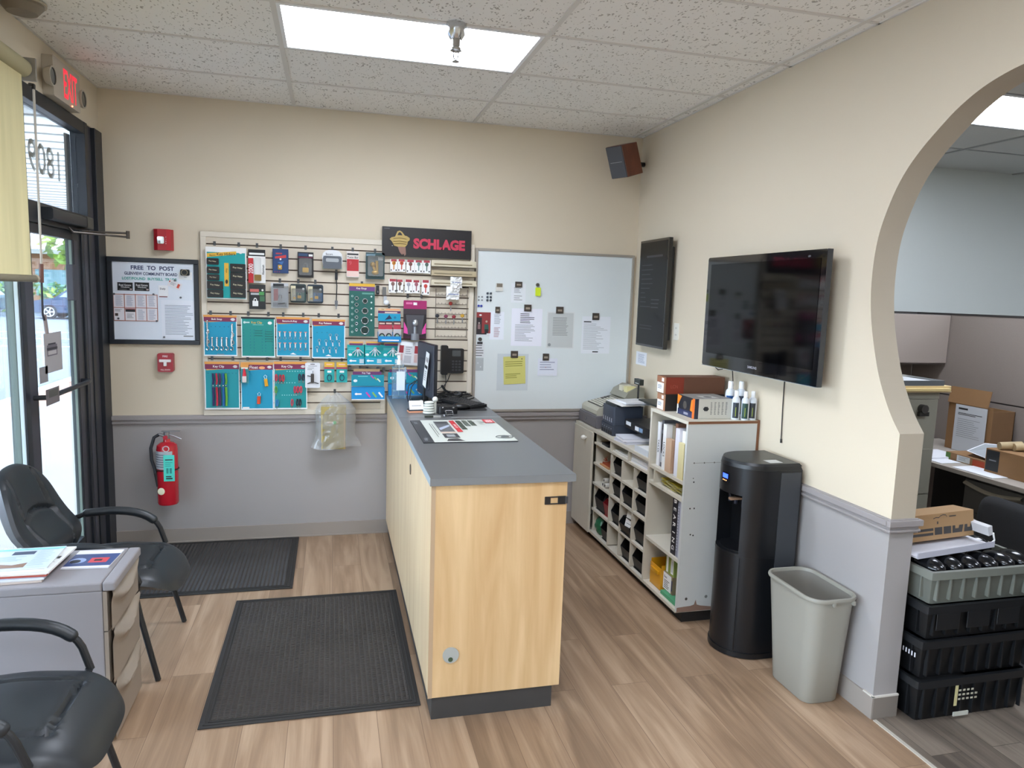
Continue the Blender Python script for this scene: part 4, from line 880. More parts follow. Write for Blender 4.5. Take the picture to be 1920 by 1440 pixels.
def rel0():
    t = thing('key_release', '', 'key release', (0, 0, 0))
    MB().tube([(0, 0, .012), (.002, 0, -.012)], .004, C('#dfe2e4', .3, .5), 8).build('release_body', t)
    MB().tube([(.009 * math.cos(a * PI / 5), 0, .021 + .009 * math.sin(a * PI / 5)) for a in range(10)], .0015, CHROME, 5, closed=True).build('ring', t)
    return t
RL = [(.55, .52), (.74, .52), (.22, .38), (.42, .37), (.62, .36), (.82, .36), (.15, .20), (.34, .18), (.53, .18), (.72, .18)]
spread(rel0, c4, RL, lambda i: 'silver key release, %s from the left in the %s row of the fourth teal card' % ((ORD[i], 'top') if i < 2 else (ORD[i - 2], 'middle') if i < 6 else (ORD[i - 6], 'bottom')), 'key releases on the fourth teal card')
for i, (u, c, nm) in enumerate(((.24, '#332a5c', 'dark purple'), (.34, '#c02f48', 'red'), (.43, '#4a2c50', 'maroon and navy'), (.53, '#1c62a8', 'blue'), (.61, '#6cae3c', 'lime green'))):
    x0, z0, x1, z1 = c5; x = x0 + (x1 - x0) * u; h = z1 - z0; m = C(c, .6)
    t = thing('key_strap', '%s wrist strap with a steel clip on the lower left teal card' % nm, 'key strap', (x, -.06, z0 + .02), 0, 'key straps on the lower left card')
    MB().tube([(x, -.06, z0 + h * .76), (x + .004, -.064, z0 + h * .60), (x, -.06, z0 + h * .53)], .0062, m, 7).build('upper_loop', t)
    MB().ball((x, -.062, z0 + h * .50), .006, CHROME, 6).build('steel_clip', t)
    MB().tube([(x, -.06, z0 + h * .47), (x + .003, -.062, z0 + h * .25), (x + .001, -.06, z0 + h * .08)], .0072, m, 7).build('strap', t)
x0, z0, x1, z1 = c6; w = x1 - x0; h = z1 - z0
def flt(u, v, c, nm, dz, rot):
    x = x0 + w * u; z = z0 + h * v
    t = thing('key_float', '%s foam key float on the bright blue card' % nm, 'key float', (x, -.064, z), 0, 'key floats on the blue card')
    M = Matrix.Translation((x, -.064, z)) @ Matrix.Rotation(rot, 4, 'Y')
    MB().rbox(-.011, -.009, -dz, .011, .009, dz, C(c, .6), .004, 3, M).build('foam_block', t)
    MB().tube([M @ Vector(p) for p in ((-.004, 0, dz), (-.010, 0, dz + .018), (0, 0, dz + .028), (.010, 0, dz + .018), (.004, 0, dz))], .0018, C('#cfe6f0', .4), 5).build('cord', t)
flt(.78, .58, '#e0a420', 'yellow', .025, -.12); flt(.55, .21, '#d24a26', 'orange-red', .026, .05)
r = (0.828, 1.119, 0.880, 1.254); t = thing('key_cap_pack', 'clear pack with a red and white cap over the corner of the blue card', 'key accessory', ((r[0] + r[2]) / 2, -.07, r[1]))
m = MB().box(r[0], -.072, r[1], r[2], -.070, r[3], C('#3c8c92', .4)); f = back_face(m, r[0], r[1], r[2], r[3], -.072); f.r(0, .8, 1, 1, ORNG); f.r(.1, .72, .9, .8, C('#e9e3d8', .5)); m.build('backing_card', t)
cx = (r[0] + r[2]) / 2; MB().cyl((cx, -.08, r[1] + .05), (cx - .002, -.08, r[1] + .10), .013, C('#d8283c', .35), 12, .006).build('red_cap', t); MB().rbox(cx - .014, -.09, r[1] + .008, cx + .012, -.073, r[1] + .05, C('#e3d3d0', .4), .004, 2, axis=1).build('white_base', t)
CB = [(.07, .67, '#c22c44', 'red'), (.19, .66, '#a0304c', 'dark red'), (.28, .66, '#c0343c', 'red'), (.77, .68, '#2a2440', 'navy'), (.88, .68, '#2a2440', 'navy'), (.06, .42, '#5aa03c', 'green'), (.63, .42, '#c63050', 'red'), (.72, .42, '#c63050', 'red'), (.81, .42, '#d04a5c', 'red'), (.09, .14, '#2a80c0', 'blue'), (.54, .15, '#c04a5c', 'red'), (.70, .15, '#1c2230', 'black'), (.78, .15, '#1c2230', 'black')]
rowname = {0: 'top', 1: 'top', 2: 'top', 3: 'top', 4: 'top', 5: 'middle', 6: 'middle', 7: 'middle', 8: 'middle', 9: 'bottom', 10: 'bottom', 11: 'bottom', 12: 'bottom'}
cnt = {}
for i, (u, v, c, nm) in enumerate(CB):
    x0, z0, x1, z1 = c7; x = x0 + (x1 - x0) * u; z = z0 + (z1 - z0) * v; cnt[rowname[i]] = cnt.get(rowname[i], 0) + 1
    t = thing('carabiner_clip', '%s carabiner, %s from the left in the %s row of the carabiner card' % (nm, ORD[cnt[rowname[i]] - 1], rowname[i]), 'carabiner', (x, -.062, z), 0, 'carabiners on the lower teal card')
    MB().tube([(x + .008 * math.cos(a * PI / 6) * (1 if abs(a - 6) > 3 else .6), -.062, z + .022 * math.sin(a * PI / 6)) for a in range(12)], .0042, C(c, .35), 6, closed=True).build('carabiner_body', t)
    MB().tube([(x + .006 * math.cos(a * PI / 4), -.062, z - .032 + .007 * math.sin(a * PI / 4)) for a in range(8)], .0014, CHROME, 5, closed=True).build('ring', t)
# white card with pocket tool, two carabiner packs
def dr(f, mb): f.r(.2, .86, .8, .88, TXG); f.lines(.15, .7, .6, .82, 2, TXG); f.r(.35, .93, .65, .955, DK)
def pt(t, x0, z0, x1, z1, y):
    cx = (x0 + x1) / 2; MB().rbox(cx - .012, y - .012, z0 + .035, cx + .010, y - .001, z0 + .10, C('#4a4644', .4, .3), .005, 3, axis=1).tube([(cx, y - .006, z0 + .09), (cx + .002, y - .006, z0 + .12)], .003, STEEL, 6).tube([(cx - .01, y - .006, z0 + .08), (cx - .035, y - .006, z0 + .086)], .003, DK, 6).tube([(cx + .01, y - .006, z0 + .04), (cx + .04, y - .006, z0 + .03)], .003, DK, 6).tube([(cx - .01, y - .006, z0 + .04), (cx - .035, y - .006, z0 + .03)], .003, DK, 6).build('multi_tool', t)
pack('tool_pack', 'white rounded card with a dark pocket tool at the end of the lower row', 'tool package', (1.247, 1.086, 1.346, 1.261), -.065, dr, C('#dfe1e6', .5), .003, None, .008, 1, pt)
for r, lab in (((1.375, 1.123, 1.443, 1.265), 'left of two'), ((1.457, 1.123, 1.531, 1.265), 'right of two')):
    def dr(f, mb): f.r(0, .74, 1, 1, YEL); f.r(.2, .86, .8, .92, C('#e9b7a0', .5)); f.r(0, .66, 1, .76, C('#a0455c', .5)); f.r(.3, .48, .7, .58, WHITE)
    def pt(t, x0, z0, x1, z1, y):
        cx = (x0 + x1) / 2; MB().tube([(cx + .014 * math.cos(a * PI / 7), y - .006, z0 + .035 + .022 * math.sin(a * PI / 7)) for a in range(14)], .0035, C('#28566a', .3, .4), 6, closed=True).build('carabiner', t)
    pack('carabiner_pack', 'small teal and yellow carabiner pack, %s beside the white tool card' % lab, 'clip package', r, -.05, dr, C('#1ca3a2', .5), .003, 'small carabiner packs', .002, 1, pt)
# peg-hung boxes of keys
def keybox(r, y, lab, motif, grp):
    x0, z0, x1, z1 = r; d = .05
    t = thing('key_ring_box', lab, 'display box', ((x0 + x1) / 2, y, z0), 0, grp); h = z1 - z0
    m = MB().box(x0, y - .0015, z0 + h * .3, x1, y, z1 - h * .14, TEAL).box(x0 + .012, y - .0015, z1 - h * .14, x1 - .012, y, z1, C('#d9a468', .5)); f = back_face(m, x0, z0, x1, z1, y - .0015)
    f.r(.12, .83, .88, .92, PURP); f.r(.3, .93, .7, .97, YEL); f.r(.06, .70, .5, .72, C('#7fd0d0', .5)); f.r(.06, .64, .45, .66, C('#7fd0d0', .5)); f.disc(.17, .42, .013, WHITE, e=.7)
    m.build('header_card', t)
    m = MB().box(x0, y - d, z0, x1, y - .002, z0 + h * .30, C('#119bb8', .5)); f = back_face(m, x0, z0, x1, z0 + h * .30, y - d); f.disc(.2, .6, .010, WHITE, e=.8); f.r(.25, .5, .5, .68, WHITE); f.r(.68, .25, .92, .85, C('#b8c8cc', .4)); f.r(.0, .0, 1, .08, WHITE); m.build('box_front', t)
    m = MB()
    for k in range(5):
        a = -.9 + .45 * k; c0 = Vector(((x0 + x1) / 2 + .012, y - .012, z1 - h * .30)); m.tube([c0, c0 + Vector((math.sin(a) * .05, -.004, -math.cos(a) * .055))], .0035, C('#d4d6d8', .3, .5), 6)
    m.ball(((x0 + x1) / 2 + .012, y - .012, z1 - h * .30), .012, C(motif, .4), 6, (1, .5, .7)); m.build('key_fan', t)
keybox((1.530, 1.252, 1.651, 1.412), -.05, 'small teal peg box with a red key fan, leftmost of three', '#a83038', 'teal peg boxes of key rings')
keybox((1.646, 1.253, 1.773, 1.414), -.05, 'small teal peg box with silver key fan, middle of three', '#a8acb0', 'teal peg boxes of key rings')
keybox((1.772, 1.254, 1.897, 1.412), -.05, 'small teal peg box with silver key fan, rightmost of three', '#a8acb0', 'teal peg boxes of key rings')
for xx in (((1.549, -0.030, 1.223)), ((1.619, -0.030, 1.223)), ((1.667, -0.030, 1.220)), ((1.741, -0.030, 1.220)), ((1.783, -0.030, 1.216))): MB().box(xx[0] - .008, -.06, xx[2] - .012, xx[0] + .008, -.02, xx[2] + .012, HK).build('hook', sw)
def tagsbox(r, y, lab):
    x0, z0, x1, z1 = r; h = z1 - z0; d = .07
    t = thing('key_tag_box', lab, 'display box', ((x0 + x1) / 2, y, z0), 0, 'teal key tag boxes')
    m = MB().box(x0, y - .002, z0 + h * .42, x1, y, z1 - h * .2, C('#138f9e', .5)).box(x0 + .015, y - .002, z1 - h * .2, x1 - .03, y, z1, C('#c9a67c', .5)); f = back_face(m, x0, z0, x1, z1, y - .002)
    f.r(.04, .80, .92, .91, PURP); f.t('Key Tags', .45, .855, .07, WHITE, wmax=.45); f.r(.2, .74, .5, .76, C('#8fd8dc', .5)); f.disc(.12, .6, .014, WHITE, e=.7)
    for k, c in enumerate(('#c8449c', '#7fb45c', '#d8e4c8')):
        u = .58 + .1 * k; v = .72 - .055 * k; f.poly([(u, v + .05), (u + .03, v + .075), (u + .12, v - .03), (u + .09, v - .055)], C(c, .5))
    m.build('header_card', t)
    m = MB().box(x0, y - d, z0, x1, y - .003, z0 + h * .40, C('#1289c8', .5)); f = back_face(m, x0, z0, x1, z0 + h * .40, y - d); f.disc(.14, .5, .010, WHITE, e=.8); f.r(.17, .44, .3, .56, WHITE); f.r(0, 0, 1, .07, WHITE)
    for k, c in enumerate(('#c8449c', '#7fb45c', '#f0f0ec')):
        u = .42 + .19 * k; f.poly([(u, .60), (u + .04, .68), (u + .16, .28), (u + .12, .20)], C(c, .5))
    m.build('box_front', t)
tagsbox((1.559, 1.009, 1.785, 1.221), -.06, 'blue and teal key tag box with purple title, left of the sanitizer bottle')
tagsbox((1.813, 1.035, 2.050, 1.237), -.06, 'second teal key tag box, behind the sanitizer bottle')
# two long packets
for r, lab, rot in (((1.881, 1.254, 1.993, 1.420), 'clear and white packet with red print, left of two beside the monitor', .08), ((1.990, 1.247, 2.084, 1.417), 'clear and white packet with red print, partly behind the monitor', .06)):
    x0, z0, x1, z1 = r; M = Matrix.Translation(((x0 + x1) / 2, -.08, z1)) @ Matrix.Rotation(rot, 4, 'Y') @ Matrix.Translation((-(x0 + x1) / 2, .08, -z1))
    m = MB().box(x0, -.082, z0, x1, -.079, z1, C('#d4d2d4', .35)); f = back_face(m, x0, z0, x1, z1, -.082); f.r(.15, .82, .95, .97, C('#eceef0', .5)); f.r(.1, .5, .38, .82, C('#9a3038', .5)); f.lines(.5, .45, .92, .8, 4, TXG); f.r(.1, .12, .35, .46, C('#c9a8a4', .5)); f.r(.45, .08, .9, .4, C('#b4b2b6', .4))
    m.v = [M @ v for v in m.v]; tag(m.build('blister_packet'), lab, 'blister packet', 'hanging blister packets')
# brass mail slot in a plastic bag
x0, z0, x1, z1 = 1.353, 0.662, 1.521, 0.962
t = thing('letter_box', 'brass-coloured metal box with a green sticker inside a clear hanging bag', 'letter box', ((x0 + x1) / 2, -.07, z0))
BO = C('#b3a363', .4, .15, name='dull_brass_box'); m = MB().prism([(x0 + .003, z0 + .0), (x1 - .002, z0), (x1, z1), (x0, z1)], -.125, -.032, BO, R90); f = back_face(m, x0, z0, x1, z1, -.125)
m.box(x0 - .004, -.130, z1 - .055, x1 + .004, -.028, z1 - .05, C('#a3925c', .35, .4)).box(x1 - .014, -.128, z0, x1 - .005, -.125, z1 - .055, C('#d0b27c', .35, .4)).box(x0 + .003, -.128, z0, x0 + .010, -.125, z1 - .055, C('#d8cc98', .35, .4)).box(x0 + .04, -.129, z1 - .115, x1 - .05, -.125, z1 - .106, C('#d6b888', .35, .3))
f.disc(.55, .63, .012, C('#4cc43c', .5), .0055); m.build('box_body', t)
x0, z0, x1, z1 = 1.322, 0.669, 1.594, 1.025
BAG = glassy('clear_plastic_bag', (0.97, 0.98, 1.0), 1.8, 0.17, '#f4f7fa', 0.10)
rd = random.Random(5); NZ_ = {}
def bagf(side):
    def fn(u, v):
        key = (round(u, 3), round(v, 3)); 
        if key not in NZ_: NZ_[key] = rd.uniform(-1, 1)
        pinch = 1 - .72 * max(0, (v - .72) / .28) ** 1.3; flare = .30 * max(0, (.22 - v)) / .22
        cx = x0 + (x1 - x0) * .42; xx = cx + ((u - .44) * (x1 - x0) * (pinch + flare)) 
        yy = -.085 - side * (.056 * math.sin(PI * min(1, max(0, u))) ** .5 * (1 - .7 * max(0, v - .7) / .3)) + .010 * NZ_[key] * math.sin(PI * u)
        return (xx + .003 * NZ_[key], yy, z0 + (z1 + .02 - z0) * v - .012 * math.sin(6 * u))
    return fn
m = MB().grid(bagf(1), 18, 18, BAG).grid(bagf(-1), 18, 18, BAG); o = tag(m.build('plastic_bag'), 'crumpled clear plastic bag hanging on the slatwall around the brass box', 'plastic bag')
hook((x0 + x1) / 2 - .012, z1 + .035, .08)
# wall phone on the slatwall
x0, z0, x1, z1 = 2.183, 1.185, 2.355, 1.397
t = thing('wall_phone', 'black desk phone hung on the slatwall above the counter', 'telephone', ((x0 + x1) / 2, -.05, z0)); w = x1 - x0; h = z1 - z0
m = MB().rbox(x0 + w * .04, -.07, z0 + h * .04, x1, -.022, z1 - h * .12, BLACK, .008, 3, axis=1); m.build('base', t, .003)
MB().rbox(x0, -.105, z0, x0 + w * .30, -.070, z1, C('#131417', .35), .012, 4, axis=1).build('handset', t, .004)
m = MB().rbox(x0 + w * .5, -.074, z0 + h * .62, x0 + w * .86, -.070, z0 + h * .82, C('#4a4f52', .3), .003, 2, axis=1); m.build('display', t)
for r_ in range(4):
    for c_ in range(3): MB().rbox(x0 + w * (.50 + .14 * c_), -.074, z0 + h * (.12 + .1 * r_), x0 + w * (.59 + .14 * c_), -.070, z0 + h * (.175 + .1 * r_), C('#3c3d42', .4), .002, 2, axis=1).build('key', t)
MB().tube([(x0 + w * .25, -.05, z0), (x0 + w * .28, -.05, z0 - .05), (x0 + w * .22, -.06, z0 - .10), (x0 + w * .15, -.07, NZ + .01)], .003, BLACK, 6).build('cord', t)
MB().tube([(x0 + w * .45, -.05, z0), (x0 + w * .34, -.05, z0 - .05), (x0 + w * .2, -.06, z0 - .08), (x0 - w * .2, -.08, NZ + .02)], .003, BLACK, 6).build('cord', t)
# ---- fire strobe, pull station, extinguisher
x0, z0, x1, z1 = 0.299, 1.985, 0.422, 2.119
t = thing('fire_strobe', 'red wall fire alarm strobe above the community board', 'fire alarm', ((x0 + x1) / 2, -.02, z0)); w = x1 - x0; h = z1 - z0
prof = [(x0, 0), (x0 + .012, -.04), (x0 + .035, -.056), (x1 - .035, -.056), (x1 - .012, -.04), (x1, 0)]
m = MB().prism(prof, z0, z1, RED); f = back_face(m, x0, z0, x1, z1, -.056)
for s in (.13, .83):
    for k in range(4): f.r(s, .32 + .11 * k, s + .035, .37 + .11 * k, C('#e9c9c9', .5)) if False else None
for k in range(4): f.t('FIRE'[k], .33, .62 - .1 * k, .05, C('#f0dada', .5), wmax=.05); f.t('FIRE'[k], .70, .62 - .1 * k, .05, C('#f0dada', .5), wmax=.05)
f.t('FIRE', .5, .12, .0001, RED) if False else None; m.build('housing', t, .004)
MB().rbox(x0 + w * .30, -.070, z0 + h * .30, x0 + w * .62, -.056, z0 + h * .64, C('#d9dde0', .1, .7, name='strobe_reflector'), .008, 3, axis=1).build('strobe_lens', t, .003)
x0, z0, x1, z1 = 0.311, 1.190, 0.406, 1.314
t = thing('fire_pull_station', 'small red fire alarm pull station beneath the community board', 'fire alarm', ((x0 + x1) / 2, -.02, z0))
m = MB().rbox(x0, -.048, z0, x1, 0, z1, C('#a01c2a', .35), .012, 4, axis=1); f = back_face(m, x0, z0, x1, z1, -.048); f.t('FIRE', .5, .84, .10, C('#f3dede', .5), wmax=.6); f.t('PULL DOWN', .5, .12, .08, C('#f3dede', .5), wmax=.6); m.build('housing', t, .003)
m = MB().box(x0 + .012, -.058, z0 + .066, x1 - .012, -.048, z0 + .084, C('#e9e6e6', .4)).box(x0 + .038, -.058, z0 + .040, x1 - .038, -.048, z0 + .066, C('#e9e6e6', .4)); m.build('pull_handle', t, .002)
X_, _, _z = 0.352, 0, 0.3
t = thing('fire_extinguisher', 'red fire extinguisher hung on the grey wall with a mint green tag', 'fire extinguisher', (.362, -.11, .31))
ZB, ZT = .315, .735; XC = .368; YC = -.115; R_ = .066
MR = C('#c01f2e', .22, coat=.6, name='extinguisher_red')
Mx = Matrix.Translation((XC, YC, 0))
MB().lathe([(0, ZB), (R_ - .006, ZB), (R_, ZB + .012), (R_, ZT - .05), (R_ * .93, ZT - .022), (R_ * .6, ZT - .004), (.022, ZT), (.02, ZT + .02), (0, ZT + .02)], MR, 28, Mx).build('cylinder', t)
m = MB(); a0, a1 = -2.9, -.9
m.grid(lambda u, v: (XC + (R_ + .001) * math.cos(a0 + (a1 - a0) * u), YC + (R_ + .001) * math.sin(a0 + (a1 - a0) * u), .56 + .12 * v), 12, 1, C('#b9bec4', .4, name='silver_label'))
for k in range(6): m.grid(lambda u, v: (XC + (R_ + .0016) * math.cos(a0 + .2 + 1.1 * u), YC + (R_ + .0016) * math.sin(a0 + .2 + 1.1 * u), .575 + .016 * k + .005 * v), 8, 1, C('#5c6470', .5))
m.build('label', t)
MB().tube([(XC + (R_ + .003) * math.cos(a), YC + (R_ + .003) * math.sin(a), .552) for a in [i * PI / 12 for i in range(24)]], .004, BLACK, 6, closed=True).build('strap', t)
MB().cyl((XC, YC, ZT + .01), (XC, YC, ZT + .065), .018, STEEL, 14).cyl((XC, YC, ZT + .035), (XC - .05, YC, ZT + .05), .010, STEEL, 10).build('valve', t)
MB().box(XC - .03, YC - .010, ZT + .065, XC + .085, YC + .010, ZT + .072, STEEL, None).build('carry_handle', t, .002)
MB().tube([(XC + .01, YC, ZT + .05), (XC + .05, YC, ZT + .035), (XC + .088, YC, ZT + .015)], .006, STEEL, 8).build('squeeze_lever', t)
MB().cyl((XC - .002, YC - .02, ZT + .032), (XC - .002, YC - .034, ZT + .032), .014, C('#b02434', .3), 14).build('gauge', t)
MB().tube([(XC + .008 + .018 * math.cos(i * PI / 6), YC - R_ - .004, .70 + .018 * math.sin(i * PI / 6)) for i in range(12)], .003, C('#d9dadc', .3, .4), 6, closed=True).build('pin_ring', t)
MB().tube([(XC - .045, YC, ZT + .048), (XC - .075, YC - .005, ZT + .03), (XC - .095, YC - .01, ZT - .04), (XC - .092, YC - .01, ZT - .12), (XC - .075, YC - .012, .555), (XC - .07, YC - .02, .53)], .0105, C('#20252c', .5), 10).build('hose', t)
MB().cyl((XC - .07, YC - .02, .53), (XC - .052, YC - .025, .44), .010, BLACK, 10, .013).build('nozzle', t)
m = MB().box(XC - .008, YC - R_ - .010, .485, XC + .058, YC - R_ - .008, .66, C('#4fd6c6', .5, name='mint_tag')); f = back_face(m, XC - .008, .485, XC + .058, .66, YC - R_ - .010); f.r(.15, .80, .85, .84, DK); f.lines(.15, .55, .85, .75, 3, C('#2f8f88', .5), .3); f.r(.25, .3, .45, .5, C('#2b8b84', .5)); f.r(.55, .3, .75, .5, C('#2b8b84', .5)); f.r(.2, .08, .8, .13, DK); f.r(.2, .16, .7, .2, DK); m.build('inspection_tag', t)
MB().ball((XC - .028, YC - R_ - .001, .415), .022, C('#e9e6c8', .5), 6, (1, .12, 1.1)).build('sticker', t)
# ---- community board
x0, z0, x1, z1 = 0.016, 1.370, 0.569, 1.933
x0 = 0.022
t = thing('community_board', 'black framed white notice board with handwritten lettering by the door', 'notice board', ((x0 + x1) / 2, -.012, z0)); fw = .030
m = MB().box(x0 + fw, -.012, z0 + fw, x1 - fw, -.002, z1 - fw, C('#dfe7f2', .3, name='board_white')); f = back_face(m, x0 + fw, z0 + fw, x1 - fw, z1 - fw, -.012)
BI = C('#39456b', .6, name='navy_marker'); TI = C('#2fa59a', .6, name='teal_marker')
f.t('FREE  TO  POST', .49, .93, .055, BI, w=.53, bold=.03); f.t('GLENVIEW COMMUNITY BOARD', .47, .855, .04, BI, w=.65, bold=.03); f.t('LOST/FOUND  BUY/SELL  TRADE', .45, .79, .035, TI, w=.67, bold=.03)
m.build('panel', t)
m = MB()
FB = C('#23272e', .4, name='black_frame')
m.box(x0, -.022, z0, x1, -.001, z0 + fw, FB).box(x0, -.022, z1 - fw, x1, -.001, z1, FB).box(x0, -.022, z0 + fw, x0 + fw, -.001, z1 - fw, FB).box(x1 - fw, -.022, z0 + fw, x1, -.001, z1 - fw, FB).build('frame', t, .003)
def note(name, label, cat, r, y, draw, col='#f1f2f4', rot=0.0, group=None, th=.0008):
    xa, za, xb, zb = r; m = MB().box(xa, y, za, xb, y + th, zb, C(col, .7)); f = back_face(m, xa, za, xb, zb, y)
    if draw: draw(f)
    if rot: c = Vector(((xa + xb) / 2, y, (za + zb) / 2)); M = Matrix.Translation(c) @ Matrix.Rotation(rot, 4, 'Y') @ Matrix.Translation(-c); m.v = [M @ v for v in m.v]
    return tag(m.build(name), label, cat, group)
def bc(f): f.t('Real Estate', .5, .68, .24, C('#dfe0e2', .6), wmax=.8); f.t('Windows', .5, .42, .18, C('#dfe0e2', .6), wmax=.6); f.r(.8, .1, .95, .25, C('#c9b8b8', .6)); f.r(.1, .12, .6, .16, C('#9a9a9c', .6))
note('business_card', 'black business card on the notice board, left of the pair', 'business card', (0.080, 1.718, 0.170, 1.770), -.0145, bc, '#232426', 0, 'black business cards')
note('business_card', 'black business card on the notice board, right of the pair', 'business card', (0.181, 1.718, 0.268, 1.773), -.0145, bc, '#232426', 0, 'black business cards')
def menu(f):
    O = C('#a9614c', .6)
    for k in range(5): f.r(.25 * k - (.008 if k else 0), 0, .25 * k + .008, 1, O)
    for v in (0, .48, .97): f.r(0, v, 1, v + .022, O)
    for i in range(4):
        for j in range(2):
            if (i, j) in ((0, 0), (1, 0)): continue
            f.lines(.25 * i + .05, .05 + .5 * j, .25 * i + .21, .44 + .5 * j, 11, C('#8d98b4', .6), .3, i + 7 * j)
    f.r(.27, .34, .49, .42, DK); f.r(.26, .43, .49, .46, C('#8a2f2c', .6)); f.lines(.30, .1, .46, .28, 4, TXG); f.r(.03, .18, .10, .28, C('#4a3a38', .6)); f.lines(.03, .34, .2, .44, 3, TXG)
note('menu_sheet', 'folded take-out menu with orange rules pinned to the notice board', 'menu', (0.053, 1.521, 0.314, 1.697), -.0150, menu, '#eceaf0')
note('letter', 'printed white letter at the lower right of the notice board', 'paper', (0.337, 1.408, 0.549, 1.664), -.0150, lambda f: (f.lines(.1, .1, .92, .88, 20, C('#7d8698', .6), .3, 3), f.r(.62, .06, .9, .09, TXG)), '#e6ebf5')
note('flyer', 'small white and red flyer in the middle of the notice board', 'flyer', (0.323, 1.680, 0.382, 1.758), -.0155, lambda f: (f.t('Daily', .45, .7, .2, DK, wmax=.8), f.r(.05, .02, .9, .09, C('#7a2c30', .6))), '#eef0f4')
note('postcard', 'tilted postcard with a small red figure on the notice board', 'postcard', (0.382, 1.742, 0.465, 1.788), -.0160, lambda f: (f.r(.68, .2, .86, .8, C('#c8503c', .6)), f.lines(.15, .3, .6, .7, 3, TXG), f.r(.02, .55, .1, .8, C('#c8503c', .6))), '#e4e2e6', .4)
note('photo_card', 'small white card with a round black camera clip at the corner of the notice board', 'photo card', (0.448, 1.800, 0.528, 1.849), -.0150, lambda f: f.r(.4, .3, .6, .36, TXG), '#f2f4f6')
p = Vector((0.488, -0.020, 1.847)); t = thing('magnet_clip', 'black round lens-shaped magnet clip, top right of the notice board', 'magnet', (p.x, -.02, p.z - .02))
MB().rbox(p.x - .028, -.03, p.z - .02, p.x + .028, -.0155, p.z + .02, BLACK, .008, 3, axis=1).build('clip_body', t); MB().cyl((p.x, -.03, p.z), (p.x, -.046, p.z), .018, BLACK, 18).build('lens', t); MB().tube([(p.x + .018 * math.cos(i * PI / 8), -.046, p.z + .018 * math.sin(i * PI / 8)) for i in range(16)], .0014, C('#b9a888', .3, .5), 5, closed=True).build('lens_ring', t)
for nm, q in (('holding the upper left of the menu', (0.060, -0.017, 1.694)), ('holding the upper right of the menu', (0.293, -0.017, 1.698)), ('at the lower left of the menu', (0.080, -0.017, 1.536)), ('at the lower right of the menu', (0.308, -0.017, 1.524)), ('above the printed letter', (0.457, -0.017, 1.682)), ('below the menu at the board foot', (0.350, -0.017, 1.419)), ('on the tilted postcard', (0.424, -0.017, 1.793))):
    tag(MB().cyl((q[0], -.016, q[2]), (q[0], -.022, q[2]), .0065, C('#55555a', .3, .4), 12).build('round_magnet'), 'small grey round magnet %s' % nm, 'magnet', 'round magnets on the notice board')
# ---- whiteboard
x0, z0, x1, z1 = 2.434, 0.898, 3.672, 2.10
t = thing('whiteboard', 'large grey-white dry erase board filling the corner behind the counter', 'whiteboard', (3.05, -.01, z0))
m = MB().box(x0 + .015, -.012, z0 + .015, x1 - .015, -.002, z1 - .015, C('#dde4e5', .28, name='whiteboard_surface', var=.03, scale=4)); m.build('surface', t)
AL = C('#a7a198', .4, .3, name='whiteboard_trim'); m = MB().box(x0, -.020, z0, x0 + .018, -.001, z1, AL).box(x1 - .018, -.020, z0, x1, -.001, z1, AL).box(x0 + .018, -.020, z1 - .018, x1 - .018, -.001, z1, AL).box(x0 + .018, -.020, z0, x1 - .018, -.001, z0 + .018, AL); m.build('frame', t, .002)
def para(n, col=TXG, seed=1, l=.12, r=.88, b=.08, tt=.92): return lambda f: f.lines(l, b, r, tt, n, col, .28, seed, .5)
def typed(f): f.lines(.28, .60, .75, .88, 6, DK, .35, 2, .4); f.lines(.12, .12, .8, .58, 12, TXG, .3, 4, .6)
y = -.0135
note('typed_notice', 'large white typed notice, leftmost of the three full sheets on the whiteboard', 'paper', (2.717, 1.395, 2.954, 1.673), y, typed, '#e9eaf4')
note('grey_form', 'grey laminated sheet, middle of the three full sheets on the whiteboard', 'paper', (2.990, 1.379, 3.209, 1.656), y, lambda f: (f.r(.04, .03, .96, .97, C('#c6cac9', .5)), f.lines(.22, .35, .78, .86, 14, C('#8d9090', .6), .4, 5, .15), f.disc(.12, .1, .012, C('#8f9496', .6))), '#dcdfdf')
note('invoice_sheet', 'white invoice sheet, rightmost full sheet on the whiteboard', 'paper', (3.271, 1.345, 3.502, 1.627), y, lambda f: (f.r(.06, .84, .32, .87, DK), f.lines(.06, .1, .9, .82, 18, TXG, .2, 6, .6), f.r(.4, .03, .6, .06, DK)), '#e6eaf0')
note('memo_slip', 'small white memo with handwriting at the top of the whiteboard', 'paper', (2.707, 1.715, 2.818, 1.856), y, lambda f: (f.lines(.2, .5, .7, .8, 4, TXG), f.lines(.2, .1, .8, .4, 3, DK, .2, 8)), '#e4e8ec')
note('phone_list', 'narrow white list beside the cartoon picture on the whiteboard', 'paper', (2.553, 1.439, 2.660, 1.645), y - .0005, lambda f: (f.lines(.3, .55, .8, .9, 7, TXG), f.lines(.3, .08, .75, .45, 8, C('#9c6c74', .6))), '#e6eaf2')
note('cartoon_picture', 'red and black cartoon picture at the left edge of the whiteboard', 'picture', (2.445, 1.461, 2.558, 1.638), y, lambda f: (f.r(.0, .13, 1, 1, C('#8e3434', .6)), f.r(0, .13, .42, .78, C('#2d2528', .6)), f.disc(.32, .88, .010, WHITE, e=.6), f.poly([(.6, .5), (.85, .5), (.9, .22), (.6, .22)], C('#2d5a50', .6)), f.disc(.73, .62, .008, C('#b9a490', .6)), f.r(.62, .13, .85, .3, DK), f.disc(.24, .55, .007, C('#a89890', .6)), f.r(.15, .3, .33, .5, C('#8a6c6c', .6)), f.r(0, .08, .75, .13, DK)), '#d8dcde')
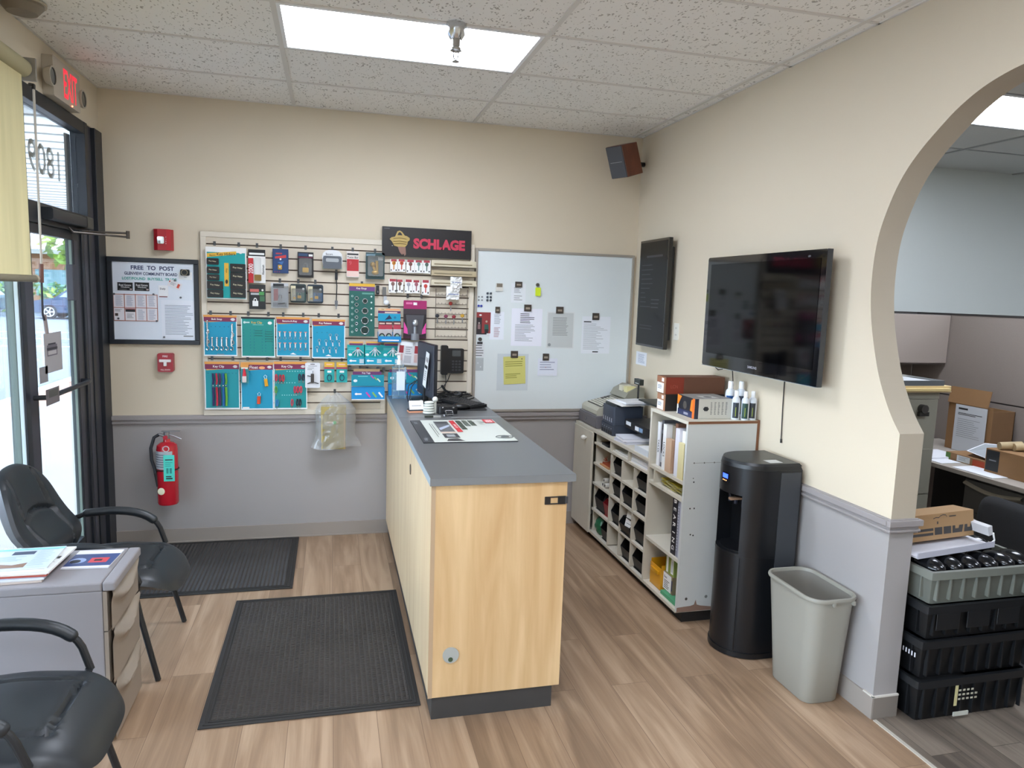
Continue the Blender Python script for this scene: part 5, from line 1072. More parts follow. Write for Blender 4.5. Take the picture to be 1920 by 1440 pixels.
note('yellow_receipt', 'yellow receipt curling on the lower whiteboard', 'receipt', (2.667, 1.108, 2.835, 1.316), -.0165, lambda f: (f.lines(.08, .62, .9, .85, 3, C('#8c8c34', .6), .3, 3, .1), f.lines(.08, .2, .8, .4, 3, C('#8c8c34', .6)), f.disc(.85, .9, .004, DK)), '#d3ce78', -.05)
note('backing_sheet', 'pale translucent sheet behind the yellow receipt', 'paper', (2.618, 1.059, 2.858, 1.335), y + .0003, None, '#ccd4d8')
note('receipt_bundle', 'bundle of small white receipts right of the yellow receipt', 'receipt', (2.932, 1.170, 3.086, 1.303), -.0165, lambda f: (f.lines(.1, .3, .9, .85, 4, C('#9ca0b8', .6)), f.r(.05, .0, .8, .12, C('#dfe2ea', .6)), f.disc(.4, .5, .004, C('#b07c78', .6))), '#dfe3ee')
note('hours_strip', 'narrow printed strip hanging at the lower left of the whiteboard', 'paper', (2.443, 1.306, 2.518, 1.408), y, lambda f: f.lines(.1, .05, .9, .95, 5, DK, .25, 2, .2), '#dcdfe2')
note('clear_pouch', 'clear plastic pouch taped under the narrow printed strip', 'plastic pouch', (2.442, 1.207, 2.513, 1.302), y, lambda f: (f.disc(.4, .6, .006, C('#c9ced2', .3)), f.disc(.7, .3, .005, C('#d9dde0', .3))), '#b4babd')
MG = C('#4a423c', .4, .3, name='photo_magnet')
for nm, rr in (('on the small memo', (2.734, 1.828, 2.788, 1.869)), ('on the large typed notice', (2.809, 1.653, 2.864, 1.703)), ('on the grey laminated sheet', (3.058, 1.644, 3.115, 1.694)), ('on the invoice sheet', (3.349, 1.602, 3.403, 1.654)), ('on the yellow receipt', (2.718, 1.306, 2.773, 1.357)), ('on the receipt bundle', (2.967, 1.288, 3.016, 1.340)), ('on the narrow list', (2.590, 1.635, 2.624, 1.681))):
    m = MB().box(rr[0], -.024, rr[1], rr[2], -.0175, rr[3], MG); f = back_face(m, *rr, -.024); f.r(.2, .3, .8, .6, C('#9a8f80', .5)); tag(m.build('square_magnet', None, .001), 'dark square picture magnet %s' % nm, 'magnet', 'square picture magnets')
rr = (2.589, 1.796, 2.643, 1.852); m = MB().box(rr[0], -.022, rr[1], rr[2], -.0135, rr[3], C('#d8d6cf', .5)); f = back_face(m, *rr, -.022); f.r(.1, .5, .9, .98, C('#7c7264', .5)); tag(m.build('card_magnet'), 'small brown and white card magnet alone near the top left of the whiteboard', 'magnet')
q = Vector((2.906, -0.020, 1.851)); t = thing('key_fob', 'fluorescent yellow key tag on a round magnet', 'key tag', (q.x, -.02, q.z - .09))
MB().cyl((q.x, -.013, q.z), (q.x, -.026, q.z), .013, C('#5c5a50', .3, .3), 14).build('magnet', t)
a, b_, c_, d_ = 2.890, 1.769, 2.930, 1.831; MB().rbox(a, -.027, b_, c_, -.022, d_, C('#d4ea2c', .5, name='fluorescent_yellow'), .004, 3, axis=1).build('tag_body', t)
q = Vector((2.481, -0.020, 1.440)); tag(MB().cyl((q.x, -.013, q.z), (q.x, -.028, q.z), .014, C('#4c4a48', .3, .3), 14).box(q.x - .02, -.02, q.z - .035, q.x + .02, -.0175, q.z - .02, DK).build('magnet_clip'), 'dark round magnet clip holding the narrow strip', 'magnet')
i = 0
for (u, v, col, nm) in ((897, 557, 0, 'grey'), (903, 557, 0, 'grey'), (897, 563, 0, 'grey'), (903, 563, 0, 'grey'), (913, 550, 1, 'dark'), (919, 550, 1, 'dark'), (913, 557, 1, 'dark'), (919, 557, 1, 'dark'), (913, 563, 1, 'dark'), (919, 563, 1, 'dark'), (897, 574, 2, 'blue'), (902, 574, 2, 'blue')):
    xx = 2.465 + (u - 897) * .004; zz = 1.776 - (v - 550) * .00385
    o = MB().cyl((xx, -.0122, zz), (xx, -.020, zz), .0085 if col else .006, [C('#7c8084', .4), C('#3c4650', .4), C('#2c3c9a', .4)][col], 12).build('button_magnet')
    side = 'left' if u in (897, 913) else 'right'; row = {550: 'top', 557: 'middle' if col == 1 else 'upper', 563: 'bottom', 574: ''}[v]
    tag(o, ['small grey button magnet, %s %s of the square of four on the whiteboard' % (row, side), 'dark button magnet, %s row %s, in the cluster of six on the whiteboard' % (row, side), 'blue button magnet, %s one of the pair near the whiteboard edge' % side][col], 'magnet', ['grey button magnets', 'dark button magnets', 'blue button magnets'][col])

# ================================================================ MATS
MATA = ribbed('waffle_mat_rubber', '#433e3a', .0235, .016, h2='#4d4844'); MATB = ribbed('ribbed_mat_rubber', '#454240', .024, 0, h2='#504d4b'); EDGE = C('#2e2c2b', .8, name='mat_edge')
def mat(name, label, x0, y0, x1, y1, m, rz=0.0):
    t = thing(name, label, 'floor mat', ((x0 + x1) / 2, (y0 + y1) / 2, 0)); b = .045
    MB().box(x0 + b, y0 + b, .001, x1 - b, y1 - b, .009, m).build('ribbed_field', t)
    q = MB().box(x0, y0, .001, x1, y0 + b, .006, EDGE).box(x0, y1 - b, .001, x1, y1, .006, EDGE).box(x0, y0 + b, .001, x0 + b, y1 - b, .006, EDGE).box(x1 - b, y0 + b, .001, x1, y1 - b, .006, EDGE)
    for k in (.35, .75): q.box(x0 + b * k, y0 + b * k, .006, x1 - b * k, y0 + b * k + .006, .010, EDGE).box(x0 + b * k, y1 - b * k - .006, .006, x1 - b * k, y1 - b * k, .010, EDGE).box(x0 + b * k, y0 + b * k, .006, x0 + b * k + .006, y1 - b * k, .010, EDGE).box(x1 - b * k - .006, y0 + b * k, .006, x1 - b * k, y1 - b * k, .010, EDGE)
    q.build('border', t, .0015)
mat('floor_mat', 'large dark waffle-textured mat in front of the maple counter', .903, -2.275, 1.798, -1.053, MATA)
mat('floor_mat', 'dark mat with long ribs on the floor inside the glass door', .03, -.926, 1.200, -.022, MATB)
# ================================================================ COUNTER
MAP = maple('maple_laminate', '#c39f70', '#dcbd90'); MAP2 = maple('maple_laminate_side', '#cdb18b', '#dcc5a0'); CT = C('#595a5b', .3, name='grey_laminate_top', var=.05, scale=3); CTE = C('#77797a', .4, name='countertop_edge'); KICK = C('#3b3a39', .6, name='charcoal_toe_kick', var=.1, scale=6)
ct = thing('service_counter', 'long maple-faced counter with a grey laminate top', 'counter', (2.1, -1.2, 0))
CX0, CX1, CY, CZ = 1.812, 2.382, -2.392, 1.008
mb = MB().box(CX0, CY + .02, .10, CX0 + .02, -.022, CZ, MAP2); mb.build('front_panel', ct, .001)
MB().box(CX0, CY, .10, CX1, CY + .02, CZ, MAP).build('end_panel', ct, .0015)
MB().box(CX0 - .0015, CY - .0008, .10, CX0 + .016, CY + .0008, CZ, C('#b49a7c', .5, name='edge_band')).build('edge_band', ct)
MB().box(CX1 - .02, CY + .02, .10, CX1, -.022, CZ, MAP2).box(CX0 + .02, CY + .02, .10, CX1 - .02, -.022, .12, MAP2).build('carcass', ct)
MB().box(CX0 + .015, CY + .008, 0, CX1 - .03, -.03, .10, KICK).build('toe_kick', ct, .002)
MB().box(CX0 - .008, -1.030, CZ, 2.412, -.027, CZ + .032, CT).box(CX0 - .008, -2.405, CZ, 2.412, -1.032, CZ + .032, CT).box(CX0 - .0095, -2.4065, CZ + .0005, 2.4135, -2.405, CZ + .031, CTE).box(CX0 - .0095, -2.405, CZ + .0005, CX0 - .008, -.027, CZ + .031, C('#98a4ac', .4)).box(CX0 + .3, -1.034, CZ + .030, 2.412, -1.0285, CZ + .0325, C('#b9bcbc', .4)).build('countertop', ct)
q = Vector((1.903, -2.393, 0.284)); m = MB().cyl((q.x, CY + .001, q.z), (q.x, CY - .005, q.z), .034, C('#a5a8a3', .4, name='grommet_grey'), 28); m.build('cable_grommet', ct, .001)
MB().cyl((q.x - .001, CY - .0051, q.z - .018), (q.x - .001, CY - .0062, q.z - .018), .010, C('#3a4a32', .7), 16).build('grommet_hole', ct)
q = Vector((2.339, -2.393, 0.927)); MB().box(q.x - .055, CY - .004, q.z - .017, q.x - .03, CY, q.z + .017, C('#201d1c', .4)).box(q.x - .03, CY - .004, q.z + .012, q.x + .005, CY, q.z + .017, BLACK).box(q.x - .03, CY - .004, q.z - .017, q.x + .005, CY, q.z - .012, BLACK).box(q.x + .002, CY - .006, q.z - .017, q.x + .036, CY, q.z + .018, BLACK).box(q.x + .033, CY - .008, q.z - .014, q.x + .046, CY + .012, q.z + .016, C('#54565a', .3, .6)).build('safety_hasp', ct, .001)
q = Vector((1.812, -1.615, 0.880)); MB().lathe([(0, 0), (.028, 0), (.026, .003), (.0, .003)], C('#4b3a2a', .6), 20, Matrix.Translation((CX0 - .0005, q.y, q.z)) @ Matrix.Rotation(-PI / 2, 4, 'Y') @ Matrix.Diagonal((1.0, .8, 1, 1))).build('cable_hole', ct)
TZ = CZ + .032
# counter display mat
t_ = [1.858, -1.745, 2.335, -1.140]
m = MB().box(*t_[:2], TZ, *t_[2:], TZ + .004, DK); f = top_face(m, *t_, TZ + .004); W1 = C('#c4c8c0', .35, name='glossy_print_white')
f.r(0, 0, 1, 1, W1); f.r(0, 0, .115, 1, C('#2b2f34', .4)); f.r(.115, 0, .15, 1, W1); RB = C('#c02530', .4)
f.t('Locks', .05, .86, .035, C('#8f9396', .5), rot=-PI / 2, wmax=.13); f.t('Parts', .05, .12, .035, C('#8f9396', .5), rot=-PI / 2, wmax=.13)
f.r(.255, .42, .42, .92, C('#5c5f64', .4)); f.poly([(.27, .6), (.41, .75), (.41, .68), (.27, .5)], C('#a9b2c4', .4)); f.r(.27, .80, .41, .9, C('#3b3d42', .4)); f.r(.255, .36, .42, .42, C('#c9b4a4', .4))
f.r(.255, .16, .42, .34, C('#32343a', .4)); f.r(.29, .20, .38, .30, C('#8d9396', .4)); f.poly([(.25, .03), (.44, .03), (.38, .14), (.28, .12)], C('#3a3a3e', .4)); f.r(.19, .2, .195, .82, DK); f.r(.215, .3, .22, .78, DK)
f.r(.445, .40, .505, .95, RB); f.t('CONTACT US', .475, .68, .022, WHITE, rot=-PI / 2, wmax=.5)
for k, (u, v) in enumerate(((.55, .50), (.625, .66), (.70, .68))): f.lines(u - .03, v, u + .035, .95, 14 - 3 * k, C('#3e4c40', .5), .55, k, .1)
f.lines(.78, .70, .86, .95, 8, C('#a8ada6', .5), .3, 2); f.r(.88, .86, 1.0, 1.0, RB) if False else None
f.r(.86, .80, .985, .985, RB); f.r(.875, .83, .97, .955, C('#d95560', .4)); f.t('RSI', .922, .892, .06, WHITE, rot=-PI / 2, wmax=.2)
import itertools
q = f.P(.90, .16, .0016); m.tube([q + Vector((.045 * math.cos(i * PI / 12), .032 * math.sin(i * PI / 12), 0)) for i in range(24)], .0022, C('#4b4f50', .5), 4, closed=True); f.poly([(.85, .13), (.95, .15), (.95, .20), (.87, .18)], C('#5b6060', .5))
tag(m.build('counter_mat'), 'white printed counter mat with a red stripe and red logo', 'counter mat')
# sanitizer bottle
bx_, by_ = 1.872, -.262
t = thing('sanitizer_bottle', 'clear square pump bottle of pale blue hand sanitizer on the counter', 'bottle', (bx_, by_, TZ))
PB = glassy('clear_bottle_plastic', (.90, .97, 1.0), 1.6, .10, '#dff0f8', .04); LQ = glassy('pale_blue_gel', (.62, .84, .93), .6, .16, '#a8dbea', .05)
b = MB().rbox(bx_ - .048, by_ - .036, TZ + .001, bx_ + .048, by_ + .036, TZ + .215, PB, .016, 4).rbox(bx_ - .034, by_ - .026, TZ + .215, bx_ + .034, by_ + .026, TZ + .235, PB, .014, 4); b.build('bottle_body', t, .004)
MB().rbox(bx_ - .043, by_ - .031, TZ + .006, bx_ + .043, by_ + .031, TZ + .125, LQ, .014, 4).build('gel', t)
MB().box(bx_ - .02, by_ - .0375, TZ + .06, bx_ + .036, by_ - .0365, TZ + .19, C('#dfe7ee', .4)).build('label', t)
MB().cyl((bx_, by_, TZ + .235), (bx_, by_, TZ + .262), .017, WHITE, 16).cyl((bx_, by_, TZ + .262), (bx_, by_, TZ + .31), .010, WHITE, 12).cyl((bx_ + .008, by_, TZ + .31), (bx_ - .03, by_ - .02, TZ + .305), .006, WHITE, 8).cyl((bx_, by_, TZ + .02), (bx_, by_, TZ + .235), .003, WHITE, 6).build('pump', t)
# monitor seen from behind
t = thing('computer_monitor', 'dark flat computer monitor turned sideways on the counter with a white label strip', 'monitor', (2.06, -.42, TZ))
a = Vector((2.012, -.20, 0)); c = Vector((2.070, -.60, 0)); dr_ = (c - a).normalized(); nn = Vector((dr_.y, -dr_.x, 0))
if nn.x > 0: nn = -nn
def slab(p, q, z0, z1, th0, th1, m, mb):
    o0 = nn * th0; o1 = nn * th1; vs = [p + o0 + Z * z0, q + o0 + Z * z0, q + o1 + Z * z0, p + o1 + Z * z0, p + o0 + Z * z1, q + o0 + Z * z1, q + o1 + Z * z1, p + o1 + Z * z1]
    mb.add(vs, [(0, 1, 2, 3), (7, 6, 5, 4), (0, 4, 5, 1), (1, 5, 6, 2), (2, 6, 7, 3), (3, 7, 4, 0)], m)
m = MB(); slab(a, c, TZ + .035, 1.435, 0, -.018, C('#191a20', .3, name='bezel_black'), m); m.build('screen', t, .003)
m = MB(); slab(a + dr_ * .004, c - dr_ * .004, TZ + .04, 1.430, .010, 0, C('#3c3e47', .5, name='monitor_back'), m); slab(a + dr_ * .09, c - dr_ * .09, TZ + .09, 1.33, .020, .010, C('#3c3e47', .5, name='monitor_back'), m); m.build('back_shell', t, .006)
mid = (a + c) / 2; m = MB(); m.box(mid.x - .02, mid.y - .02, TZ + .01, mid.x + .015, mid.y + .03, TZ + .14, BLACK); m.build('stand_neck', t, .004); MB().rbox(mid.x - .09, mid.y - .11, TZ, mid.x + .10, mid.y + .11, TZ + .012, BLACK, .03, 4).build('stand_base', t)
p0 = a + dr_ * .28; m = MB(); vs = [p0 + nn * .024 + Z * 1.385, p0 + dr_ * .075 + nn * .024 + Z * 1.375, p0 + dr_ * .035 + nn * .036 + Z * 1.145, p0 - dr_ * .04 + nn * .036 + Z * 1.16]
m.add(vs, [(0, 1, 2, 3)], WHITE); m.add([v + nn * -.0012 for v in vs], [(3, 2, 1, 0)], WHITE)
def strip(s0, s1, w0=.1, w1=.9):
    A = [vs[0].lerp(vs[3], s) for s in (s0, s1)]; B_ = [vs[1].lerp(vs[2], s) for s in (s0, s1)]; o = nn * .0012; return [A[0].lerp(B_[0], w0) + o, A[0].lerp(B_[0], w1) + o, A[1].lerp(B_[1], w1) + o, A[1].lerp(B_[1], w0) + o]
m.add(strip(.38, .47), [(0, 1, 2, 3)], DK); m.add(strip(.14, .28, .3, .45), [(0, 1, 2, 3)], DK); m.add(strip(.14, .28, .65, .8), [(0, 1, 2, 3)], DK); 
for k in range(5): m.add(strip(.55 + .06 * k, .57 + .06 * k, .25, .75), [(0, 1, 2, 3)], TXG)
m.build('label_strip', t)
m = MB().tube([(1.975, -.33, 1.17), (1.93, -.35, 1.14), (1.915, -.40, 1.07), (1.92, -.44, TZ + .004)], .0035, BLACK, 6).tube([(1.985, -.35, 1.18), (1.945, -.37, 1.13), (1.93, -.42, 1.06), (1.94, -.46, TZ + .004)], .0035, BLACK, 6); tag(m.build('monitor_cable'), 'pair of thin black cables arching down from the monitor back', 'cable')
# card holder with business cards
t = thing('card_holder', 'small holder of white business cards on orange-edged cards near the bottle', 'card holder', (1.925, -.82, TZ))
M = Matrix.Translation((1.925, -.82, TZ)) @ Matrix.Rotation(.12, 4, 'Z')
MB().box(-.048, -.03, 0, .048, .03, .008, C('#e8a27c', .5), M).box(-.046, -.028, .008, .046, .028, .018, C('#3a3d44', .5), M).build('card_stack', t)
m = MB(); Mt = M @ Matrix.Translation((0, -.02, .02)) @ Matrix.Rotation(-1.0, 4, 'X'); m.box(-.044, 0, -.002, .044, .002, .055, WHITE, M @ Matrix.Translation((0, -.026, .02)) @ Matrix.Rotation(-.45, 4, 'X')); m.box(-.03, -.0015, .02, .03, -.0005, .024, TXG, M @ Matrix.Translation((0, -.026, .02)) @ Matrix.Rotation(-.45, 4, 'X')); m.build('front_card', t)
MB().box(-.02, .0, .02, .06, .05, .022, C('#cfd0d0', .4), M @ Matrix.Rotation(-.35, 4, 'Y')).box(-.01, .015, .045, .065, .055, .047, C('#dfe0e0', .4), M @ Matrix.Rotation(-.30, 4, 'Y')).build('loose_card', t)
# clear coil and small hardware
t = thing('plastic_coil', 'cluster of clear plastic coil rings beside the card holder', 'plastic coil', (2.0, -.90, TZ))
CLR = C('#d3d6cf', .12, name='milky_clear_plastic', spec=.8)
for k in range(5): MB().tube([(1.995 + (.030 - .002 * k) * math.cos(i * PI / 9), -.90 + (.026 - .002 * k) * math.sin(i * PI / 9), TZ + .009 + .015 * k) for i in range(18)], .0075, CLR, 8, closed=True).build('coil_ring', t)
MB().ball((2.035, -.88, TZ + .085), .018, CLR, 8).cyl((2.035, -.88, TZ), (2.035, -.88, TZ + .075), .009, CLR, 10).build('knob', t)
tag(MB().box(1.955, -1.03, TZ, 2.005, -1.005, TZ + .010, C('#3c4038', .5)).box(2.005, -1.028, TZ, 2.05, -1.008, TZ + .008, C('#c9cac6', .3, .4)).build('lighter'), 'small dark and silver lock part lying in front of the coil', 'lock part')
t = thing('belt_clip', 'black leather clip with two chrome snaps and a steel buckle on the counter', 'belt clip', (2.10, -.90, TZ))
MB().rbox(2.05, -.92, TZ + .002, 2.17, -.84, TZ + .045, C('#1b1b1e', .35), .02, 4).rbox(2.085, -.985, TZ + .002, 2.130, -.915, TZ + .020, C('#1b1b1e', .35), .008, 3).build('leather_strap', t, .008)
for xx in (2.078, 2.142): MB().ball((xx, -.915, TZ + .040), .009, CHROME, 6, (1, 1, .6)).build('snap', t)
MB().tube([(2.088, -.995, TZ + .010), (2.128, -.995, TZ + .010), (2.128, -.955, TZ + .028), (2.088, -.955, TZ + .028)], .004, CHROME, 6, closed=True).build('buckle', t)
t = thing('key_bunch', 'small bunch of keys at the seam of the countertop', 'keys', (2.07, -1.0, TZ))
for k in range(3): MB().box(-.004, 0, .001 + .003 * k, .004, .035, .003 + .003 * k, STEEL, Matrix.Translation((2.075, -1.005, TZ)) @ Matrix.Rotation(-.9 + .5 * k, 4, 'Z')).ball((2.075, -1.005, TZ + .005 + .003 * k), .010, STEEL, 6, (1, 1, .3)).build('key', t)
# keyboard, mouse pad, cables
t = thing('keyboard', 'black computer keyboard lying at an angle near the whiteboard', 'keyboard', (2.26, -.56, TZ))
t2 = thing('computer_mouse', 'rounded black computer mouse in front of the keyboard', 'mouse', (2.215, -.765, TZ)); MB().ball((2.215, -.765, TZ + .022), .05, C('#141517', .35), 10, (1.25, .62, .42)).build('mouse_body', t2); MB().tube([(2.265, -.755, TZ + .02), (2.31, -.73, TZ + .012), (2.33, -.70, TZ + .010)], .002, BLACK, 5).build('mouse_cord', t2)
M = Matrix.Translation((2.265, -.585, TZ + .004)) @ Matrix.Rotation(-1.12, 4, 'Z'); M = M @ Matrix.Rotation(.06, 4, 'X')
MB().rbox(-.20, -.07, 0, .17, .07, .018, C('#17181a', .35), .012, 3, M).build('body', t, .003)
m = MB()
for r_ in range(5):
    for c_ in range(14): m.box(-.185 + .0245 * c_, -.058 + .0235 * r_, .018, -.165 + .0245 * c_, -.039 + .0235 * r_, .025, C('#2a2b2e', .45), M)
m.build('keys', t); m = MB()
for c_ in range(6): m.box(.045 + .018 * c_, -.066, .0185, .054 + .018 * c_, -.0615, .0195, WHITE, M)
m.build('white_legend', t)
MB2 = MB().rbox(2.12, -.80, TZ + .0005, 2.38, -.52, TZ + .004, C('#232325', .7), .02, 4); tag(MB2.build('desk_pad'), 'thin black pad under the keyboard', 'desk pad')
rd = random.Random(9); m = MB()
for k in range(7):
    pts = []; px, py = 2.16 + .03 * k, -.10 - .01 * k
    for i in range(10): pts.append((px + rd.uniform(-.05, .05), py - .028 * i + rd.uniform(-.02, .02), TZ + .006 + .012 * rd.random() * 2))
    m.tube(pts, .0042, BLACK, 6)
m.tube([(2.20, -.06, 1.10), (2.22, -.12, TZ + .03), (2.26, -.16, TZ + .02), (2.16, -.30, TZ + .006)], .009, BLACK, 7)
m.tube([(2.30 + .06 * math.cos(i * PI / 9), -.20 + .06 * math.sin(i * PI / 9), TZ + .02 + .004 * (i % 3)) for i in range(18)], .006, BLACK, 6, closed=True)
o = tag(m.build('cable_tangle'), 'tangle of black cables behind the keyboard at the slatwall foot', 'cables', kind='stuff')
# ================================================================ PLASTIC PEDESTAL WITH MAGAZINES, LEFT
PG = C('#8f8b8d', .45, name='grey_cabinet_paint'); PG2 = C('#918578', .42, name='taupe_drawer_front', var=.03, scale=5)
t = thing('filing_cabinet', 'low grey three-drawer cabinet between the two black chairs', 'cabinet', (.33, -2.10, 0))
PX0, PX1, PY0, PY1, PZ = .09, .588, -2.300, -1.922, .652
MB().box(PX0, PY0, .012, PX1, PY1, PZ - .035, PG).build('body', t, .003)
MB().box(PX0, PY0 - .002, PZ - .035, PX1, PY1 + .002, PZ, PG).box(PX1 + .0015, PY0 - .002, PZ - .035, PX1 + .045, PY1 + .002, PZ, PG).build('top', t, .006)
def drawer(z0, z1, nm='drawer'):
    def fn(u, v):
        y = PY0 + (PY1 - PY0) * u; z = z0 + (z1 - z0) * v
        sag = .055 * math.sin(PI * u)                       # the lip of the pull sags to a smile
        e = z1 - .012 - sag * 1.0
        lip = .021 * math.exp(-((z - e) / .020) ** 2) * (.35 + .65 * math.sin(PI * u))
        dip = -.012 * math.exp(-((z - e - .038) / .018) ** 2) * math.sin(PI * u)
        return (PX1 + .030 + lip + dip, y, z)
    m = MB().grid(fn, 20, 22, PG2); m.box(PX1 + .002, PY0, z0, PX1 + .016, PY1, z1, PG2); m.build(nm, t, 0)
dz = [(.02, .24), (.245, .455), (.46, PZ - .037)]
for a_, b_ in dz: drawer(a_, b_)
MB().box(PX0 + .02, PY0 + .02, 0, PX1, PY1 - .02, .012, BLACK).build('foot', t)
def mag(name, lab, x0, y0, x1, y1, z0, th, rz, draw, edge='#e4e4e0', grp=None):
    M = Matrix.Translation(((x0 + x1) / 2, (y0 + y1) / 2, 0)) @ Matrix.Rotation(rz, 4, 'Z') @ Matrix.Translation((-(x0 + x1) / 2, -(y0 + y1) / 2, 0))
    m = MB().box(x0, y0, z0, x1, y1, z0 + th, C(edge, .5)); f = top_face(m, x0, y0, x1, y1, z0 + th); draw(f); m.v = [M @ v for v in m.v]; return tag(m.build(name), lab, 'magazine', grp)
def cov(bg, pic, bar): return lambda f: (f.r(0, 0, 1, 1, C(bg, .35)), f.r(.08, .35, .6, .9, C(pic, .4)), f.r(.65, .5, .95, .6, C(bar, .5)), f.lines(.62, .1, .95, .4, 6, TXG), f.lines(.1, .08, .55, .3, 4, TXG))
G_ = 'magazines stacked on the grey cabinet'
mag('magazine', 'navy and red magazine lying nearest the drawer edge of the grey cabinet', .405, -2.15, .575, -1.955, PZ + .001, .004, -.05, lambda f: (f.r(0, 0, 1, 1, C('#3e4e7c', .4)), f.r(.0, .78, 1, 1, C('#e6e6ec', .4)), f.r(.0, .0, 1, .1, C('#e6e6ec', .4)), f.r(.45, .28, .85, .55, C('#d04a50', .4)), f.r(.55, .36, .72, .47, C('#3c2a30', .4)), f.disc(.2, .4, .03, C('#9cb0d8', .4)), f.disc(.16, .36, .02, C('#25262e', .4))), '#e9e9ee', G_)
zz = PZ + .001
for i, (bg, pic, bar, e, lab) in enumerate((('#c9c2bc', '#9c8c80', '#7c3838', '#c8b8ac', 'bottom magazine of the pile on the grey cabinet'), ('#bcc8d8', '#8898ac', '#2c3c60', '#d8dce4', 'second magazine up in the pile on the grey cabinet'), ('#d4c8c0', '#a04030', '#3c3c3c', '#a84c3c', 'red-edged magazine in the middle of the pile'), ('#dcdcd8', '#888888', '#2c2c2c', '#e8e6e2', 'thick white catalogue in the pile, second from the top'))):
    mag('magazine', lab, .10 + .012 * i, -2.27 + .01 * i, .40 - .01 * (3 - i), -1.98 + .004 * i, zz, .007, .05 - .03 * i, cov(bg, pic, bar), e, G_); zz += .0085
mag('magazine', 'pale blue open brochure with a brown mountain picture on top of the pile', .115, -2.215, .375, -1.985, zz, .005, .03, lambda f: (f.r(0, 0, 1, 1, C('#c8d4e2', .3)), f.poly([(.05, .1), (.3, .24), (.5, .18), (.68, .26), (.68, .05), (.05, .02)], C('#8c6c58', .4)), f.r(.35, .66, .65, .82, C('#4c5468', .4)), f.lines(.1, .35, .6, .6, 5, C('#9cb4c4', .5)), f.lines(.7, .1, .95, .9, 12, C('#9cb4c4', .5), .2), f.r(0, .88, 1, .96, C('#8cd0cc', .4))), '#dfe5ea', G_)
mag('magazine', 'pale green leaflet at the back left of the cabinet top', .10, -2.02, .20, -1.93, zz - .02, .004, .3, lambda f: f.r(0, 0, 1, 1, C('#b8e0d8', .4)), '#dfe5ea', G_)
